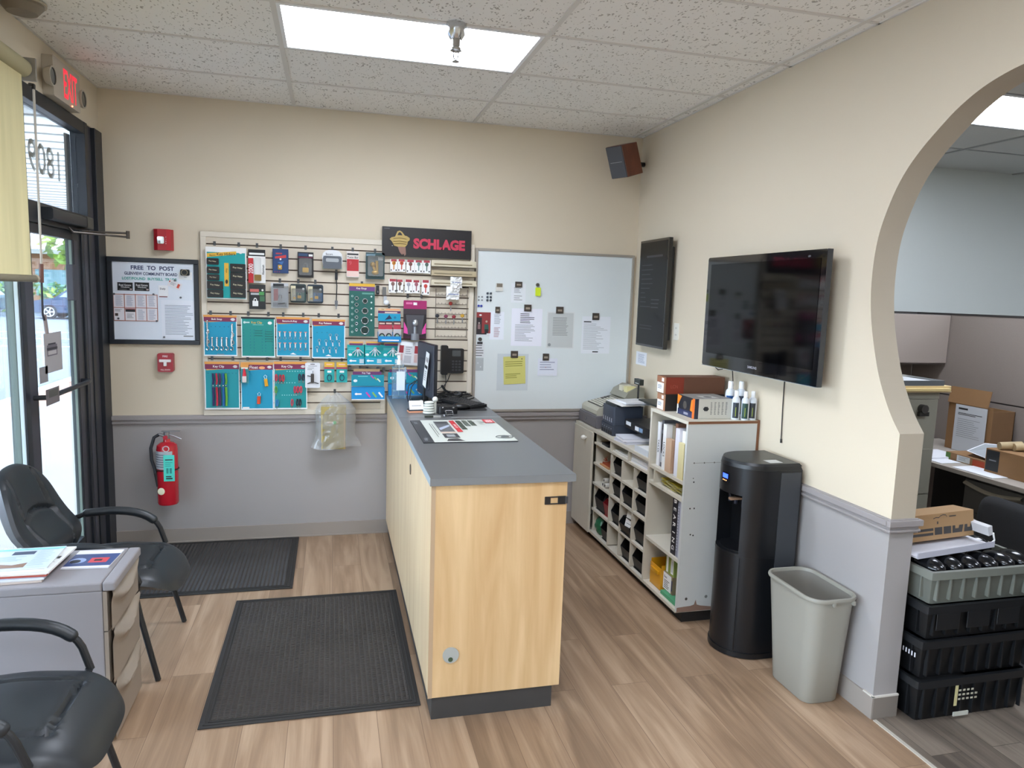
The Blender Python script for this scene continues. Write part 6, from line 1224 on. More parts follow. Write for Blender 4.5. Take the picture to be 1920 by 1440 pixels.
# ================================================================ GUEST CHAIRS
LEA = C('#20252a', .42, name='black_leather', var=.12, scale=9, bump=.12, spec=.6); TUB = C('#1d1f22', .45, name='black_tube')
def chair(loc):
    t = thing('guest_chair', '', 'chair', loc)
    ox, oy = loc[0], loc[1]                # local x to the front, y across
    def Wp(x, y, z): return Vector((ox + x, oy + y, z))
    def rr(u, v, w, h, p=5.0):             # squircle mapping of [-1,1]^2
        d = (abs(u) ** p + abs(v) ** p) ** (1 / p); m_ = max(abs(u), abs(v)); k = m_ / d if d else 1; return u * k * w, v * k * h
    def pad(fn, nu, nv, sgn, m, mb):
        mb.grid(lambda i, j: fn(2 * i - 1, 2 * j - 1, sgn), nu, nv, m)
    # seat: local x -.17 .. .34
    def seat(u, v, sg):
        a, b = rr(u, v, .265, .285, 4); edge = max(abs(u), abs(v)); th = .045 * (1 - edge ** 6) ** .5 if edge < 1 else 0
        x = .115 + b; y = a * (1 - .06 * (b / .265)); z = .432 + .012 * math.cos(a * 6) + sg * th
        if b > .12: z -= (b - .12) ** 2 * 3.2
        if sg > 0:
            sb = 1 / (1 + math.exp((b - .15) / .008)); sa = 1 / (1 + math.exp((abs(a) - .15) / .008)); z -= .017 * math.exp(-((abs(a) - .155) / .008) ** 2) * sb + .017 * math.exp(-((b - .155) / .008) ** 2) * sa
            z += .008 * math.exp(-((b + .02) / .10) ** 2)
        return Wp(x, y, z)
    m = MB(); pad(seat, 60, 60, 1, LEA, m); pad(seat, 14, 14, -1, LEA, m); m.build('seat', t)
    def back(u, v, sg):
        a, b = rr(u, v, .262, .285, 3.2); edge = max(abs(u), abs(v)); th = .040 * (1 - edge ** 6) ** .5 if edge < 1 else 0
        w = 1 - .22 * max(0, b - .02) / .265 if b > .02 else 1 + .0 * b
        if b < -.10: w = 1 - .8 * (abs(b) - .10) ** 1.0
        y = a * w; z = .665 + b * .93; x = -.195 - .30 * (z - .45) + .05 * math.exp(-((z - .56) / .09) ** 2)
        x += .045 * (abs(a) / .262) ** 2                      # wings curve forward
        d = sg * th
        if sg > 0:
            s1 = .020 * math.exp(-((abs(a) - .145 - .03 * max(0, b)) / .010) ** 2) * (b < .24)
            s2 = .018 * math.exp(-((z - (.66 + .06 * (1 - (a / .2) ** 2))) / .010) ** 2) * (abs(a) < .16)
            d -= s1 + s2 - .010 * math.exp(-((z - .56) / .07) ** 2) * (abs(a) < .15)
        return Wp(x + d, y, z + d * .25)
    m = MB(); pad(back, 56, 60, 1, LEA, m); pad(back, 16, 16, -1, LEA, m); m.build('backrest', t)
    def arc(a, b, c, n=8): return [Vector(a) * (1 - i / n) ** 2 + Vector(b) * 2 * (i / n) * (1 - i / n) + Vector(c) * (i / n) ** 2 for i in range(n + 1)]
    for s in (1, -1):
        y = .268 * s
        armc = [Wp(-.19, y, .585), Wp(-.10, y, .622)] + [Wp(*p) for p in arc((.0, y, .630), (.19, y, .630), (.232, y, .53), 8)]
        MB().tube(armc + [Wp(.258, y * .98, .45)], .0125, TUB, 10).build('arm_tube', t)
        m = MB(); pts = armc[1:-2]; k = len(pts)
        m.tube(pts, .021, LEA, 12); m.ball(pts[0], .021, LEA, 6); m.ball(pts[-1], .021, LEA, 6); m.build('arm_pad', t)
        MB().tube([Wp(.255, y * .95, .455), Wp(.235, y * .93, .40), Wp(.26, y * 1.02, .30), Wp(.330, y * 1.10, .004)], .0125, TUB, 10).build('leg', t)
        MB().tube([Wp(-.20, y, .60), Wp(-.17, y * .9, .42), Wp(-.20, y * .95, .2), Wp(-.245, y * 1.02, .004)], .0125, TUB, 10).build('leg', t)
    MB().tube([Wp(-.17, -.24, .40), Wp(-.17, .24, .40)], .011, TUB, 8).tube([Wp(.235, -.25, .395), Wp(.235, .25, .395)], .011, TUB, 8).build('cross_bar', t)
    MB().rbox(ox - .27, oy - .06, .42, ox - .235, oy + .06, .56, TUB, .01, 2).build('back_bracket', t)
    return t
ch = chair((.340, -1.560, 0)); ch['label'] = 'black leather guest chair behind the grey cabinet, nearest the glass door'; ch['group'] = 'black guest chairs'
dup(ch, (.365, -2.830, 0), None, 'black leather guest chair in the lower left corner, in front of the grey cabinet', 'black guest chairs')

# ================================================================ RIGHT WALL: SHELVES
CW = C('#cdc7b8', .55, name='old_cream_cabinet_paint', var=.06, scale=5); CWS = C('#c9cbc8', .5, name='cabinet_side_paint', var=.03, scale=4); RAW = C('#7d5238', .7, name='raw_particle_edge'); CHIP = C('#8a6f60', .8, name='chipped_edge')
FX = 3.262; ZB0 = .07; TL = .83; TH = 1.135; BX = XR - .016
sh = thing('storage_cabinet', 'cream painted cabinet with a door, pigeonholes and a taller open end bay', 'cabinet', (3.47, -.88, 0)); tk = .018
m = MB()
cols = [-.024, -.405, -1.315]
m.box(FX + .02, -.405 + tk / 2, ZB0, BX, -.405 - tk / 2, TL - .02, CW).box(FX + .02, -.024, ZB0, BX, -.042, TL - .02, CW)
m.box(FX - .008, -.024, TL - .02, BX, -1.315, TL, CW).box(FX, -.024, ZB0 - .012, BX, -1.75, ZB0 + .008, CW)
m.box(FX, -1.306, ZB0, BX, -1.326, TH - .018, CW)
m.box(BX - .008, -.024, ZB0, BX, -1.747, TL - .02, CW).box(BX - .008, -1.32, TL - .02, BX, -1.747, TH - .018, CW)
m.build('carcass', sh, .001)
m = MB().box(FX, -1.747, ZB0, BX, -1.765, TH - .018, CWS); f = Face(m, (FX, -1.765, ZB0), X, Z, BX - FX, TH - .018 - ZB0, (0, -1, 0))
for k in range(6): f.disc(.12 + .145 * k, .80, .004, C('#4b453c', .8))
f.r(.12, .799, .85, .801, C('#8f8c84', .8)); f.disc(.12, .72, .003, DK)
for u, v in ((.13, .42), (.17, .415), (.85, .55), (.10, .56), (.16, .56), (.13, .70)): f.disc(u, v, .0045, C('#3a3430', .8))
f.disc(.13, .07, .008, C('#4b4640', .8)); f.disc(.42, .075, .009, C('#7c7c78', .8)); f.poly([(0, 0), (1, 0), (1, .030), (.5, .018), (.34, .028), (.29, .035), (.27, .062), (.25, .036), (.2, .03), (0, .025)], CHIP)
m.build('end_panel', sh)
MB().box(FX - .002, -1.306, TH - .018, BX, -1.768, TH, CW).box(FX, -1.7685, TH - .015, BX, -1.768, TH - .001, RAW).box(BX, -1.768, TH - .3, XR - .002, -1.745, TH + .002, RAW).build('top_board', sh, .001)
MB().box(FX + .045, -.05, 0, BX, -1.745, ZB0 - .012, C('#1d1a18', .7)).build('toe_kick', sh)
# pigeonhole shelves and dividers (one part each)
ZS = [.735, .587, .440, .248]
for i, z in enumerate(ZS): MB().box(FX, -.414, z - .007, BX - .008, -1.306, z + .007, CW).build('shelf', sh)
for y in (-.715, -1.015): MB().box(FX, y - .006, ZS[0] + .007, BX - .008, y + .006, TL - .02, CW).build('divider', sh)
for y in (-.735, -.925, -1.117):
    zs = [ZS[0] - .007, ZS[1], ZS[2], ZS[3], ZB0 + .008]
    for a_, b_ in zip(zs[:-1], zs[1:]): MB().box(FX, y - .006, b_ + .007, BX - .008, y + .006, a_ - .007, CW).build('divider', sh)
for z in (.790, .695, .350): MB().box(FX + .002, -1.326, z - .009, BX - .008, -1.747, z + .009, CW).build('shelf', sh)
MB().box(FX, -1.392, .704, BX - .008, -1.402, .781, CW).build('divider', sh)
MB().box(FX + .17, -1.328, .1, FX + .185, -1.326, .69, C('#8f8f90', .4, .4)).build('shelf_standard', sh)
m = MB().box(FX - .018, -.028, ZB0 - .008, FX, -.402, TL - .022, CW); dd = m.build('door', sh, .002)
p = (3.250, -0.292, 0.748)
MB().cyl((FX - .018, p[1], p[2]), (FX - .032, p[1], p[2]), .007, WHITE, 12).ball((FX - .042, p[1], p[2]), .019, C('#e5e3dc', .3), 8).build('door_knob', dd)
# bins and goods in the holes
BINM = C('#101113', .45, name='black_bin_plastic')
def bin_(y0, y1, zb, hh, depth=.20, lab='', out=0.0, frac=1.0, mat_=None, front=.6):
    """open topped stock bin with a sloping front"""
    mm = mat_ or BINM; x0 = FX + .012 - out; x1 = x0 + depth; w = .003; m = MB(); hb = hh; hf = hh * front
    m.box(x0 + .012, y0, zb, x1, y1, zb + w, mm)
    for y in (y0, y1 - w): m.add([(x0 + .02, y, zb), (x1, y, zb), (x1, y, zb + hb), (x0 + .03, y, zb + hb), (x0, y, zb + hf), (x0 + .02, y + w, zb), (x1, y + w, zb), (x1, y + w, zb + hb), (x0 + .03, y + w, zb + hb), (x0, y + w, zb + hf)], [(0, 1, 2, 3, 4), (9, 8, 7, 6, 5), (0, 4, 9, 5), (4, 3, 8, 9), (3, 2, 7, 8), (2, 1, 6, 7)], mm)
    m.add([(x0 + .02, y0, zb), (x0, y0, zb + hf), (x0, y1, zb + hf), (x0 + .02, y1, zb), (x0 + .023, y0, zb), (x0 + .003, y0, zb + hf), (x0 + .003, y1, zb + hf), (x0 + .023, y1, zb)], [(0, 1, 2, 3), (7, 6, 5, 4), (1, 5, 6, 2)], mm)
    m.box(x1 - w, y0, zb, x1, y1, zb + hb, mm).box(x0 + .03, y0, zb + hb - .004, x1, y1, zb + hb, mm)
    return tag(m.build('stock_bin'), lab, 'storage bin', 'stock bins in the pigeonholes')
C2 = (-.922, -.741); C3 = (-1.113, -.932); C4 = (-1.302, -1.123); C1 = (-.727, -.418)
R1, R2, R3, R4 = ZS[1] + .0075, ZS[2] + .0075, ZS[3] + .0075, ZB0 + .0085
for (c_, zz, hh, lab, out) in ((C2, R1, .125, 'black stock bin with a white slip, second column, upper row of holes', 0), (C4, R1, .118, 'black stock bin, right column, upper row of holes', 0), (C2, R2, .128, 'black stock bin, second column, second row of holes', .0), (C3, R2, .125, 'black stock bin, third column, second row of holes', .01), (C4, R2, .125, 'black stock bin with white paper bits, right column, second row of holes', .0),
                               (C2, R3, .130, 'black stock bin, second column, third row of holes', 0), (C3, R3, .105, 'black stock bin holding a white form, third column, third row of holes', .02), (C4, R3, .140, 'black stock bin, right column, third row of holes', 0), (C3, R4, .125, 'black stock bin, third column, bottom row of holes', 0), (C4, R4, .130, 'black stock bin, right column, bottom row of holes', 0)):
    bin_(c_[0] + .008, c_[1] - .008, zz, hh, lab=lab, out=out)
bin_(-.915, -.815, R4, .11, lab='narrow black stock bin, second column, bottom row of holes', out=-.06)
bin_(C1[0] + .13, C1[1] - .02, R3, .15, lab='wide black stock bin beside the red one, left column, third row of holes')
bin_(C1[0] + .01, C1[0] + .125, R3, .12, lab='red stock bin, left column, third row of holes', mat_=C('#8a1f24', .4), front=.75)
bin_(C1[0] + .02, C1[0] + .15, R4, .13, lab='black stock bin behind the green bag, left column, bottom row of holes')
rd = random.Random(3); m = MB(); gq = {}
def gb(u, v):
    a = 2 * PI * u; k = round((u % 1) * 16) * 100 + round(v * 8); gq.setdefault(k, rd.uniform(.85, 1.1)); r = math.sin(PI * (.06 + .88 * v)) ** .45
    return (FX + .055 + .048 * math.cos(a) * r * gq[k], C1[1] - .085 + .070 * math.sin(a) * r * gq[k], R4 + .001 + .125 * v)
m.grid(gb, 16, 8, C('#1f6b48', .35, name='green_bag_plastic')); tag(m.build('green_bag'), 'crumpled green plastic bag in the lowest left pigeonhole', 'bag')
m = MB().box(-.045, 0, 0, .045, .0015, .10, WHITE, Matrix.Translation((FX + .02, -1.03, R3 + .05)) @ Matrix.Rotation(-PI / 2 + .15, 4, 'Z') @ Matrix.Rotation(-.2, 4, 'X')); m.box(-.03, -.001, .02, .03, -.0005, .024, TXG, Matrix.Translation((FX + .02, -1.03, R3 + .05)) @ Matrix.Rotation(-PI / 2 + .15, 4, 'Z') @ Matrix.Rotation(-.2, 4, 'X')); tag(m.build('folded_form'), 'white folded form standing in a third-row black bin', 'paper')
for k, (yy, zz) in enumerate(((-.56, R2 + .018), (-.60, R2 + .018), (-.58, R2 + .050))):
    m = MB().cyl((FX + .02, yy, zz), (FX + .20, yy + .01, zz), .0165, C('#d8d5ce', .7), 14).cyl((FX + .0195, yy, zz), (FX + .02, yy, zz), .009, DK, 10); tag(m.build('paper_roll'), 'white paper roll in the left column of pigeonholes, %s of three' % ('left', 'right', 'upper')[k], 'paper roll', 'paper rolls')
t = thing('orange_tray', 'orange tray of rusty wire bits in the left pigeonhole under the top shelf', 'tray', (FX + .08, -.57, ZS[1] + .0075))
zz = ZS[1] + .0075; MB().box(FX + .015, -.66, zz, FX + .16, -.50, zz + .010, C('#c08a5c', .6)).box(FX + .03, -.65, zz + .010, FX + .15, -.51, zz + .022, C('#8f3f22', .6)).build('tray_body', t)
m = MB(); rd = random.Random(8)
for k in range(12): p_ = Vector((FX + rd.uniform(.04, .14), rd.uniform(-.64, -.52), zz + .03)); m.tube([p_, p_ + Vector((rd.uniform(-.03, .03), rd.uniform(-.05, .05), rd.uniform(.0, .04)))], .003, C('#8f3a1c', .6), 5)
m.build('wire_bits', t)
m = MB().rbox(FX + .02, -.63, ZS[0] + .0075, FX + .10, -.50, ZS[0] + .022, BLACK, .01, 3); tag(m.build('stapler'), 'black stapler in the shallow slot beside the cabinet door', 'stapler')
for k in range(3): tag(MB().box(FX + .012 + .004 * k, -.99, ZS[0] + .0075 + .0052 * k, FX + .23, -.73 - .01 * k, ZS[0] + .0122 + .0052 * k, C(('#e4e2da', '#d0cdc4', '#ececea')[k], .7), None).build('paper_stack'), ('lowest', 'middle', 'topmost')[k] + ' of three thin paper stacks in the middle shallow slot', 'paper', 'papers in the middle slot')
rd = random.Random(6)
for k in range(7):
    c0 = Vector((FX + .12, -1.155, ZS[0] + .008 + .0085 * k)); m = MB().box(-.105, -.12, 0, .105, .12, .0075, C(('#e8e8ec', '#d4d6dc', '#f0f0f2')[k % 3], .7), Matrix.Translation(c0) @ Matrix.Rotation(rd.uniform(-.05, .05), 4, 'Z')); tag(m.build('envelope_pack'), 'pack of white forms in the right shallow slot, %s from the bottom' % ORD[k], 'paper', 'forms in the right slot')
tag(MB().box(FX + .02, -1.28, .704 - .1 + .0, FX + .0201, -1.279, .7, WHITE).build('x'), 'x', 'x') if False else None
# binders and folders in the tall bay
def book(y0, y1, z0, z1, x0, dep, col, lab, txt=None, tc=DK, nm='binder', bar=None, lean=0.0):
    m = MB().box(x0, y0, z0, x0 + dep, y1, z1, C(col, .5)); f = right_face(m, y0, z0, y1, z1, x0)
    if bar: 
        for (a, b, c) in bar: f.r(.1, a, .9, b, C(c, .5))
    if txt: f.t(txt, .5, .45, .5 * (y1 - y0) / (z1 - z0), tc, rot=-PI / 2)
    if lean: M = Matrix.Translation((x0, (y0 + y1) / 2, z0)) @ Matrix.Rotation(lean, 4, 'X') @ Matrix.Translation((-x0, -(y0 + y1) / 2, -z0)); m.v = [M @ v for v in m.v]
    return tag(m.build(nm, None, .001), lab, nm.replace('_', ' '), 'files in the tall bay')
z0 = .7995
book(-1.388, -1.352, z0, 1.06, FX + .03, .24, '#e6e7ea', 'white binder leftmost in the tall bay with vertical black lettering', 'TAILER', DK)
book(-1.420, -1.392, z0, 1.075, FX + .035, .24, '#5d5f66', 'grey and black binder second from left in the tall bay', None, DK, bar=[(.80, .92, '#1c1c20'), (.35, .72, '#1c1c20'), (.1, .3, '#b9bcc2')])
book(-1.448, -1.424, z0, 1.05, FX + .04, .24, '#24252a', 'thin black binder third from left in the tall bay')
book(-1.492, -1.452, z0, 1.065, FX + .015, .24, '#e9e9e8', 'white binder with tall capitals near the middle of the tall bay', 'LOCKS', DK)
book(-1.540, -1.496, z0, 1.065, FX + .05, .24, '#8c8270', 'olive document folder standing behind the pink one', nm='folder')
book(-1.566, -1.498, z0, .99, FX + .012, .03, '#c7a78c', 'pinkish tan folder in the middle of the tall bay', nm='folder')
book(-1.600, -1.568, z0, 1.09, FX + .03, .22, '#7f5a48', 'brown upright folder in the tall bay', nm='folder')
book(-1.650, -1.604, z0, 1.07, FX + .015, .24, '#dcdbe4', 'lilac white binder right of the brown folder', None, nm='binder')
book(-1.708, -1.654, z0, 1.065, FX + .03, .24, '#e8e6e2', 'white binder with large scribbled letters, rightmost in the tall bay', 'G.V', C('#5c4a6c', .6))
book(-1.718, -1.655, z0, 1.0, FX + .010, .018, '#d9cd9c', 'manila folder leaning before the rightmost binder', nm='folder')
rd = random.Random(12); m = MB()
for k in range(6):
    m.grid(lambda u, v, k=k: (FX + .02 + .16 * u, -1.45 - .25 * v, .7055 + .006 * k + .010 * abs(math.sin(5 * v + k)) + .004 * rd.random()), 5, 8, C(('#d8cf8c', '#cfc9a0', '#b9a83c')[k % 3], .4, name='yellowed_bag_%d' % (k % 3)))
tag(m.build('yellow_bags'), 'crumpled yellowed plastic bags in the slot beneath the binders', 'plastic bags')
t = thing('catalogue', 'thick catalogue with bold black and white lettering standing in the tall bay', 'book', (3.37, -1.66, .36))
z0 = .3595; m = MB().box(FX + .015, -1.735, z0, FX + .24, -1.625, .685, C('#8f92a0', .4)); f = right_face(m, -1.735, z0, -1.625, .685, FX + .015); f.r(0, 0, .55, 1, C('#1f2028', .4))
for k in range(7): f.t('BEARINGS'[k], .25, .93 - .135 * k, .09, WHITE, wmax=.30, rot=-PI / 2)
f.lines(.6, .1, .72, .9, 16, C('#c8cad4', .5)); f.r(.8, 0, .9, 1, C('#b8bac8', .4)); m.build('cover', t, .003)
# bottom bay goods
t = thing('yellow_bin', 'translucent yellow parts bin at the bottom of the tall bay', 'storage bin', (FX + .12, -1.43, ZB0 + .01)); zz = ZB0 + .0085; YB_ = C('#d69a1c', .3, name='amber_plastic')
m = MB(); m.box(FX + .03, -1.50, zz, FX + .22, -1.36, zz + .003, YB_).box(FX + .03, -1.50, zz, FX + .034, -1.36, zz + .13, YB_).box(FX + .216, -1.50, zz, FX + .22, -1.36, zz + .15, YB_).box(FX + .034, -1.50, zz, FX + .216, -1.497, zz + .15, YB_).box(FX + .034, -1.363, zz, FX + .216, -1.36, zz + .15, YB_); m.build('tub', t)
MB().rbox(FX + .018, -1.48, zz + .09, FX + .030, -1.38, zz + .11, YB_, .004, 2).build('lip_handle', t)
def carton(name, lab, x0, y0, z0, x1, y1, z1, col, draw=None, grp=None, cat='box', rz=0.0, bev=.0015):
    m = MB().box(x0, y0, z0, x1, y1, z1, C(col, .75, name='carton_' + col[1:], var=.04, scale=20))
    if draw: draw(m)
    if rz: c = Vector(((x0 + x1) / 2, (y0 + y1) / 2, 0)); M = Matrix.Translation(c) @ Matrix.Rotation(rz, 4, 'Z') @ Matrix.Translation(-c); m.v = [M @ v for v in m.v]
    return tag(m.build(name), lab, cat, grp)
carton('printed_box', 'brown box with a white printed label at the foot of the tall bay', FX + .045, -1.62, zz + .022, FX + .22, -1.505, zz + .125, '#8a7a60', lambda m: (lambda f: (f.r(0, .02, .86, .98, WHITE), f.t('Best', .25, .75, .14, DK, wmax=.3), f.lines(.1, .1, .7, .6, 5, DK, .4), f.r(.88, .2, 1, .8, C('#2c2c4c', .5))))(right_face(m, -1.62, zz + .022, -1.505, zz + .125, FX + .045)))
carton('printed_box', 'green and white box lying on the printed brown box', FX + .05, -1.62, zz + .1255, FX + .22, -1.515, zz + .235, '#8c9c4c', lambda m: (lambda f: (f.r(.1, .05, .32, .95, WHITE), f.r(.62, .1, .92, .9, WHITE), f.r(.68, .2, .84, .8, C('#c4c8cc', .5))))(right_face(m, -1.62, zz + .1255, -1.515, zz + .235, FX + .05)))
tag(MB().box(FX + .018, -1.74, zz, FX + .26, -1.53, zz + .020, C('#4f9a70', .6)).build('green_folder'), 'flat green folder under the boxes at the foot of the tall bay', 'folder')
# ---- on the low cabinet top
t = thing('cash_box', 'grey metal cash drawer with a lock on the low cabinet', 'cash box', (3.44, -.22, TL))
CD = C('#6b686c', .45, name='grey_cash_drawer'); MB().box(3.275, -.405, TL + .003, 3.665, -.035, TL + .092, CD).build('case', t, .004)
m = MB().box(3.270, -.402, TL + .010, 3.275, -.038, TL + .080, CD); m.build('drawer_front', t, .002); MB().cyl((3.27, -.20, TL + .045), (3.264, -.20, TL + .045), .009, CHROME, 12).build('lock', t)
t = thing('cash_register', 'beige cash register with rows of keys on the cash drawer', 'cash register', (3.46, -.22, TL + .093))
BE = C('#b5b2a2', .5, name='register_beige'); zr = TL + .0925
R90x = Matrix(((1, 0, 0, 0), (0, 0, 1, 0), (0, 1, 0, 0), (0, 0, 0, 1)))
MB().prism([(3.285, zr), (3.655, zr), (3.655, zr + .13), (3.58, zr + .125), (3.30, zr + .055), (3.285, zr + .035)], -.375, -.055, BE, R90x).build('housing', t, .008)
sl = math.atan2(.07, .28); Mk = Matrix.Translation((3.30, -.215, zr + .056)) @ Matrix.Rotation(-sl, 4, 'Y')
MB().box(.02, -.14, .0, .20, .13, .003, C('#33312f', .5), Mk).build('key_bed', t)
m = MB()
for i in range(7):
    for j in range(10): m.box(.028 + .024 * i, -.132 + .026 * j, .003, .041 + .024 * i, -.118 + .026 * j, .009, C(('#d9d6c6', '#5c5a56')[1 if (j > 7 and i > 3) else 0], .4), Mk)
m.build('keys', t)
m = MB().prism([(3.50, zr + .12), (3.655, zr + .13), (3.655, zr + .20), (3.60, zr + .205), (3.53, zr + .17)], -.36, -.07, C('#8f8c7e', .45), R90x); m.build('printer_cover', t, .008)
MB().box(3.525, -.34, zr + .165, 3.60, -.28, zr + .2055, C('#e0d8a0', .5)).box(3.525, -.25, zr + .165, 3.60, -.19, zr + .2055, C('#d8d4c0', .5)).build('labels', t)
t = thing('customer_display', 'small black pole display standing behind the cash register', 'display', (3.60, -.50, TL))
q = Vector((3.574, -.43, 1.177)); MB().box(3.560, q.y - .050, q.z - .020, 3.590, q.y + .050, q.z + .022, C('#1f2422', .4)).box(3.559, q.y - .03, q.z - .012, 3.560, q.y + .03, q.z - .006, C('#c8ccc8', .5)).build('display_head', t, .004); MB().cyl((3.574, q.y, q.z - .018), (3.574, q.y, TL + .01), .007, BLACK, 8).rbox(3.54, q.y - .02, TL, 3.62, q.y + .02, TL + .012, BLACK, .01, 3).build('pole', t)
# label printer and parts organisers
NV = C('#3c4350', .4, name='slate_plastic')
t = thing('desk_organiser', 'tall slate-blue desk organiser with small white marks, right of the cash drawer', 'organiser', (3.40, -.55, TL))
m = MB().rbox(3.30, -.655, TL + .072, 3.52, -.445, TL + .20, NV, .012, 3, axis=2); f = right_face(m, -.655, TL + .072, -.445, TL + .20, 3.30)
for k in range(5): f.r(.1 + .18 * k, .18, .14 + .18 * k, .36, C('#dfe2e8', .5)); f.r(.08 + .18 * k, .14, .17 + .18 * k, .20, C('#aeb4c0', .5))
m.build('upper_box', t, .003)
m = MB().rbox(3.295, -.66, TL, 3.52, -.44, TL + .070, NV, .01, 3, axis=2); f = right_face(m, -.66, TL, -.44, TL + .070, 3.295)
for k in range(5): f.r(.06 + .19 * k, .08, .19 + .19 * k, .42, C('#14161c', .5)); f.disc(.12 + .19 * k, .68, .004, C('#d8dce4', .5))
m.build('lower_box', t, .003); MB().rbox(3.31, -.645, TL + .20, 3.51, -.455, TL + .215, C('#23282a', .4), .02, 4).build('lid', t, .003)
tag(MB().box(3.31, -.70, TL + .222, 3.56, -.50, TL + .226, WHITE, Matrix.Translation((3.42, -.6, TL + .23)) @ Matrix.Rotation(.18, 4, 'Z') @ Matrix.Rotation(.08, 4, 'X') @ Matrix.Translation((-3.42, .6, -TL - .23))).box(3.36, -.70, TL + .2265, 3.56, -.53, TL + .240, C('#d8dade', .6), Matrix.Translation((3.42, -.6, TL + .23)) @ Matrix.Rotation(.05, 4, 'Z') @ Matrix.Translation((-3.42, .6, -TL - .23))).build('paper_pile'), 'loose white papers lying on top of the slate-blue organiser', 'paper')
t = thing('black_printer', 'black receipt printer with white stickers wedged against the tall bay', 'printer', (3.45, -.98, TL))
m = MB().rbox(3.36, -1.10, TL + .075, 3.62, -.70, TL + .13, C('#1c1d20', .4), .012, 3, axis=2); f = right_face(m, -1.10, TL + .075, -.70, TL + .13, 3.36); f.r(.08, .4, .28, .85, C('#dfe4ea', .5)); f.r(.45, .2, .6, .7, C('#dfe4ea', .5)); f.r(.62, .2, .75, .7, C('#7c98b8', .5)); m.build('upper_body', t, .003)
MB().rbox(3.455, -1.08, TL, 3.62, -.70, TL + .073, C('#131416', .5), .012, 3, axis=2).build('lower_body', t, .003)
MB().cyl((3.455, -.98, TL + .040), (3.43, -.98, TL + .040), .020, C('#cfd0d2', .4), 14).build('paper_roll_end', t)
tag(MB().box(3.632, -1.22, TL, 3.672, -.68, TL + .235, C('#18191b', .5)).box(3.50, -1.22, TL + .235, 3.675, -.60, TL + .25, C('#2d302c', .5)).build('dark_rack', None, .003), 'tall dark equipment box behind the printers', 'equipment box')
rd = random.Random(2)
for k in range(4): tag(MB().box(-.09, -.085, 0, .09, .085, .009, C(('#dfe0ea', '#c8cad6', '#ececf2', '#d4d6e0')[k], .7), Matrix.Translation((3.355, -.86, TL + .001 + .0095 * k)) @ Matrix.Rotation(rd.uniform(-.12, .12), 4, 'Z')).build('receipt_pad'), 'pad of white slips at the front edge of the low cabinet, %s from the bottom' % ORD[k], 'paper', 'white slip pads')
t = thing('paper_tray', 'white tray of slips at the front edge beside the tall bay', 'tray', (3.33, -1.12, TL)); MB().box(3.262, -1.30, TL + .0005, 3.266, -1.105, TL + .038, C('#d4dae0', .4)).box(3.266, -1.30, TL + .0005, 3.46, -1.105, TL + .004, C('#d4dae0', .4)).box(3.266, -1.30, TL + .004, 3.46, -1.296, TL + .03, C('#d4dae0', .4)).build('tray_body', t); MB().box(3.27, -1.29, TL + .005, 3.44, -1.11, TL + .030, WHITE).build('slips', t)
# ---- on the tall bay
def lbl(m, y0, y1, z0, z1, x, mark):
    f = right_face(m, y0, z0, y1, z1, x); f.r(.05, .04, .80, .62, WHITE); f.r(.55, .70, .80, .92, C('#f0e4dc', .6)); f.lines(.15, .25 if mark else .1, .6, .5, 3, C('#5c6480', .6), .4, 4)
zt = TH + .0005
def cbox(name, lab, z0, z1, y0, y1, x1, body, end, extra=None):
    m = MB().box(3.285, y0, z0, x1, y1, z1, C(body, .6, name='carton_' + body[1:], var=.04, scale=20)); m.box(3.2835, y0 + .001, z0 + .001, 3.285, y1 - .001, z1 - .001, C(end, .7)); lbl(m, y0, y1, z0, z1, 3.2835, True)
    if extra: extra(m)
    return tag(m.build(name), lab, 'box', 'long flat boxes on the tall bay')
cbox('long_carton', 'long black-sided carton with a white label, beneath the red-brown one', zt, zt + .096, -1.44, -1.335, 3.66, '#211d1c', '#a8795c')
cbox('long_carton', 'long red-brown carton lying on the black-sided one, under the screens', zt + .097, zt + .197, -1.435, -1.32, 3.66, '#6b4633', '#9a684c', lambda m: (lambda f: (f.r(0, .02, .30, .98, C('#8a3420', .6)), f.t('LCN', .14, .45, .2, C('#a8503c', .6), wmax=.12)))(Face(m, (3.285, -1.435, zt + .097), X, Z, .375, .10, (0, -1, 0))))
def ob(m):
    f = Face(m, (3.33, -1.70, zt), X, Z, .225, .110, (0, -1, 0)); f.r(0, 0, 1, 1, C('#c9c7bd', .5)); f.r(0, 0, .10, 1, C('#23283a', .5)); f.disc(.3, .5, .018, DK, e=.75, n=6)
    for k in range(5): f.lines(.42 + .1 * k, .2, .47 + .1 * k, .85, 9, C('#6c6c6c', .5), .5, k)
    f = right_face(m, -1.70, zt, -1.50, zt + .110, 3.33); f.r(0, 0, 1, 1, C('#24242c', .4)); f.poly([(0, .35), (.25, .95), (.0, 1)], C('#f08a2c', .4)); f.poly([(.75, .35), (1, .3), (1, .98), (.8, .9)], C('#f08a2c', .4)); f.poly([(0, .0), (.12, .05), (.06, .5), (0, .5)], WHITE); f.disc(.45, .55, .022, C('#55504c', .4)); f.r(.05, .02, .9, .3, C('#2c3458', .4)); f.r(.4, .08, .65, .2, C('#9c9cac', .4)); f.r(.88, 0, 1, 1, C('#e8742c', .4))
m = MB().box(3.33, -1.70, zt, 3.555, -1.50, zt + .110, C('#8d8c88', .5)); ob(m); f = top_face(m, 3.33, -1.70, 3.555, -1.50, zt + .110); f.r(.3, .1, .7, .6, C('#c4c4c0', .5)); f.disc(.5, .35, .025, DK, e=.8)
tag(m.build('lock_box'), 'orange, black and grey product box on the tall bay edge', 'box')
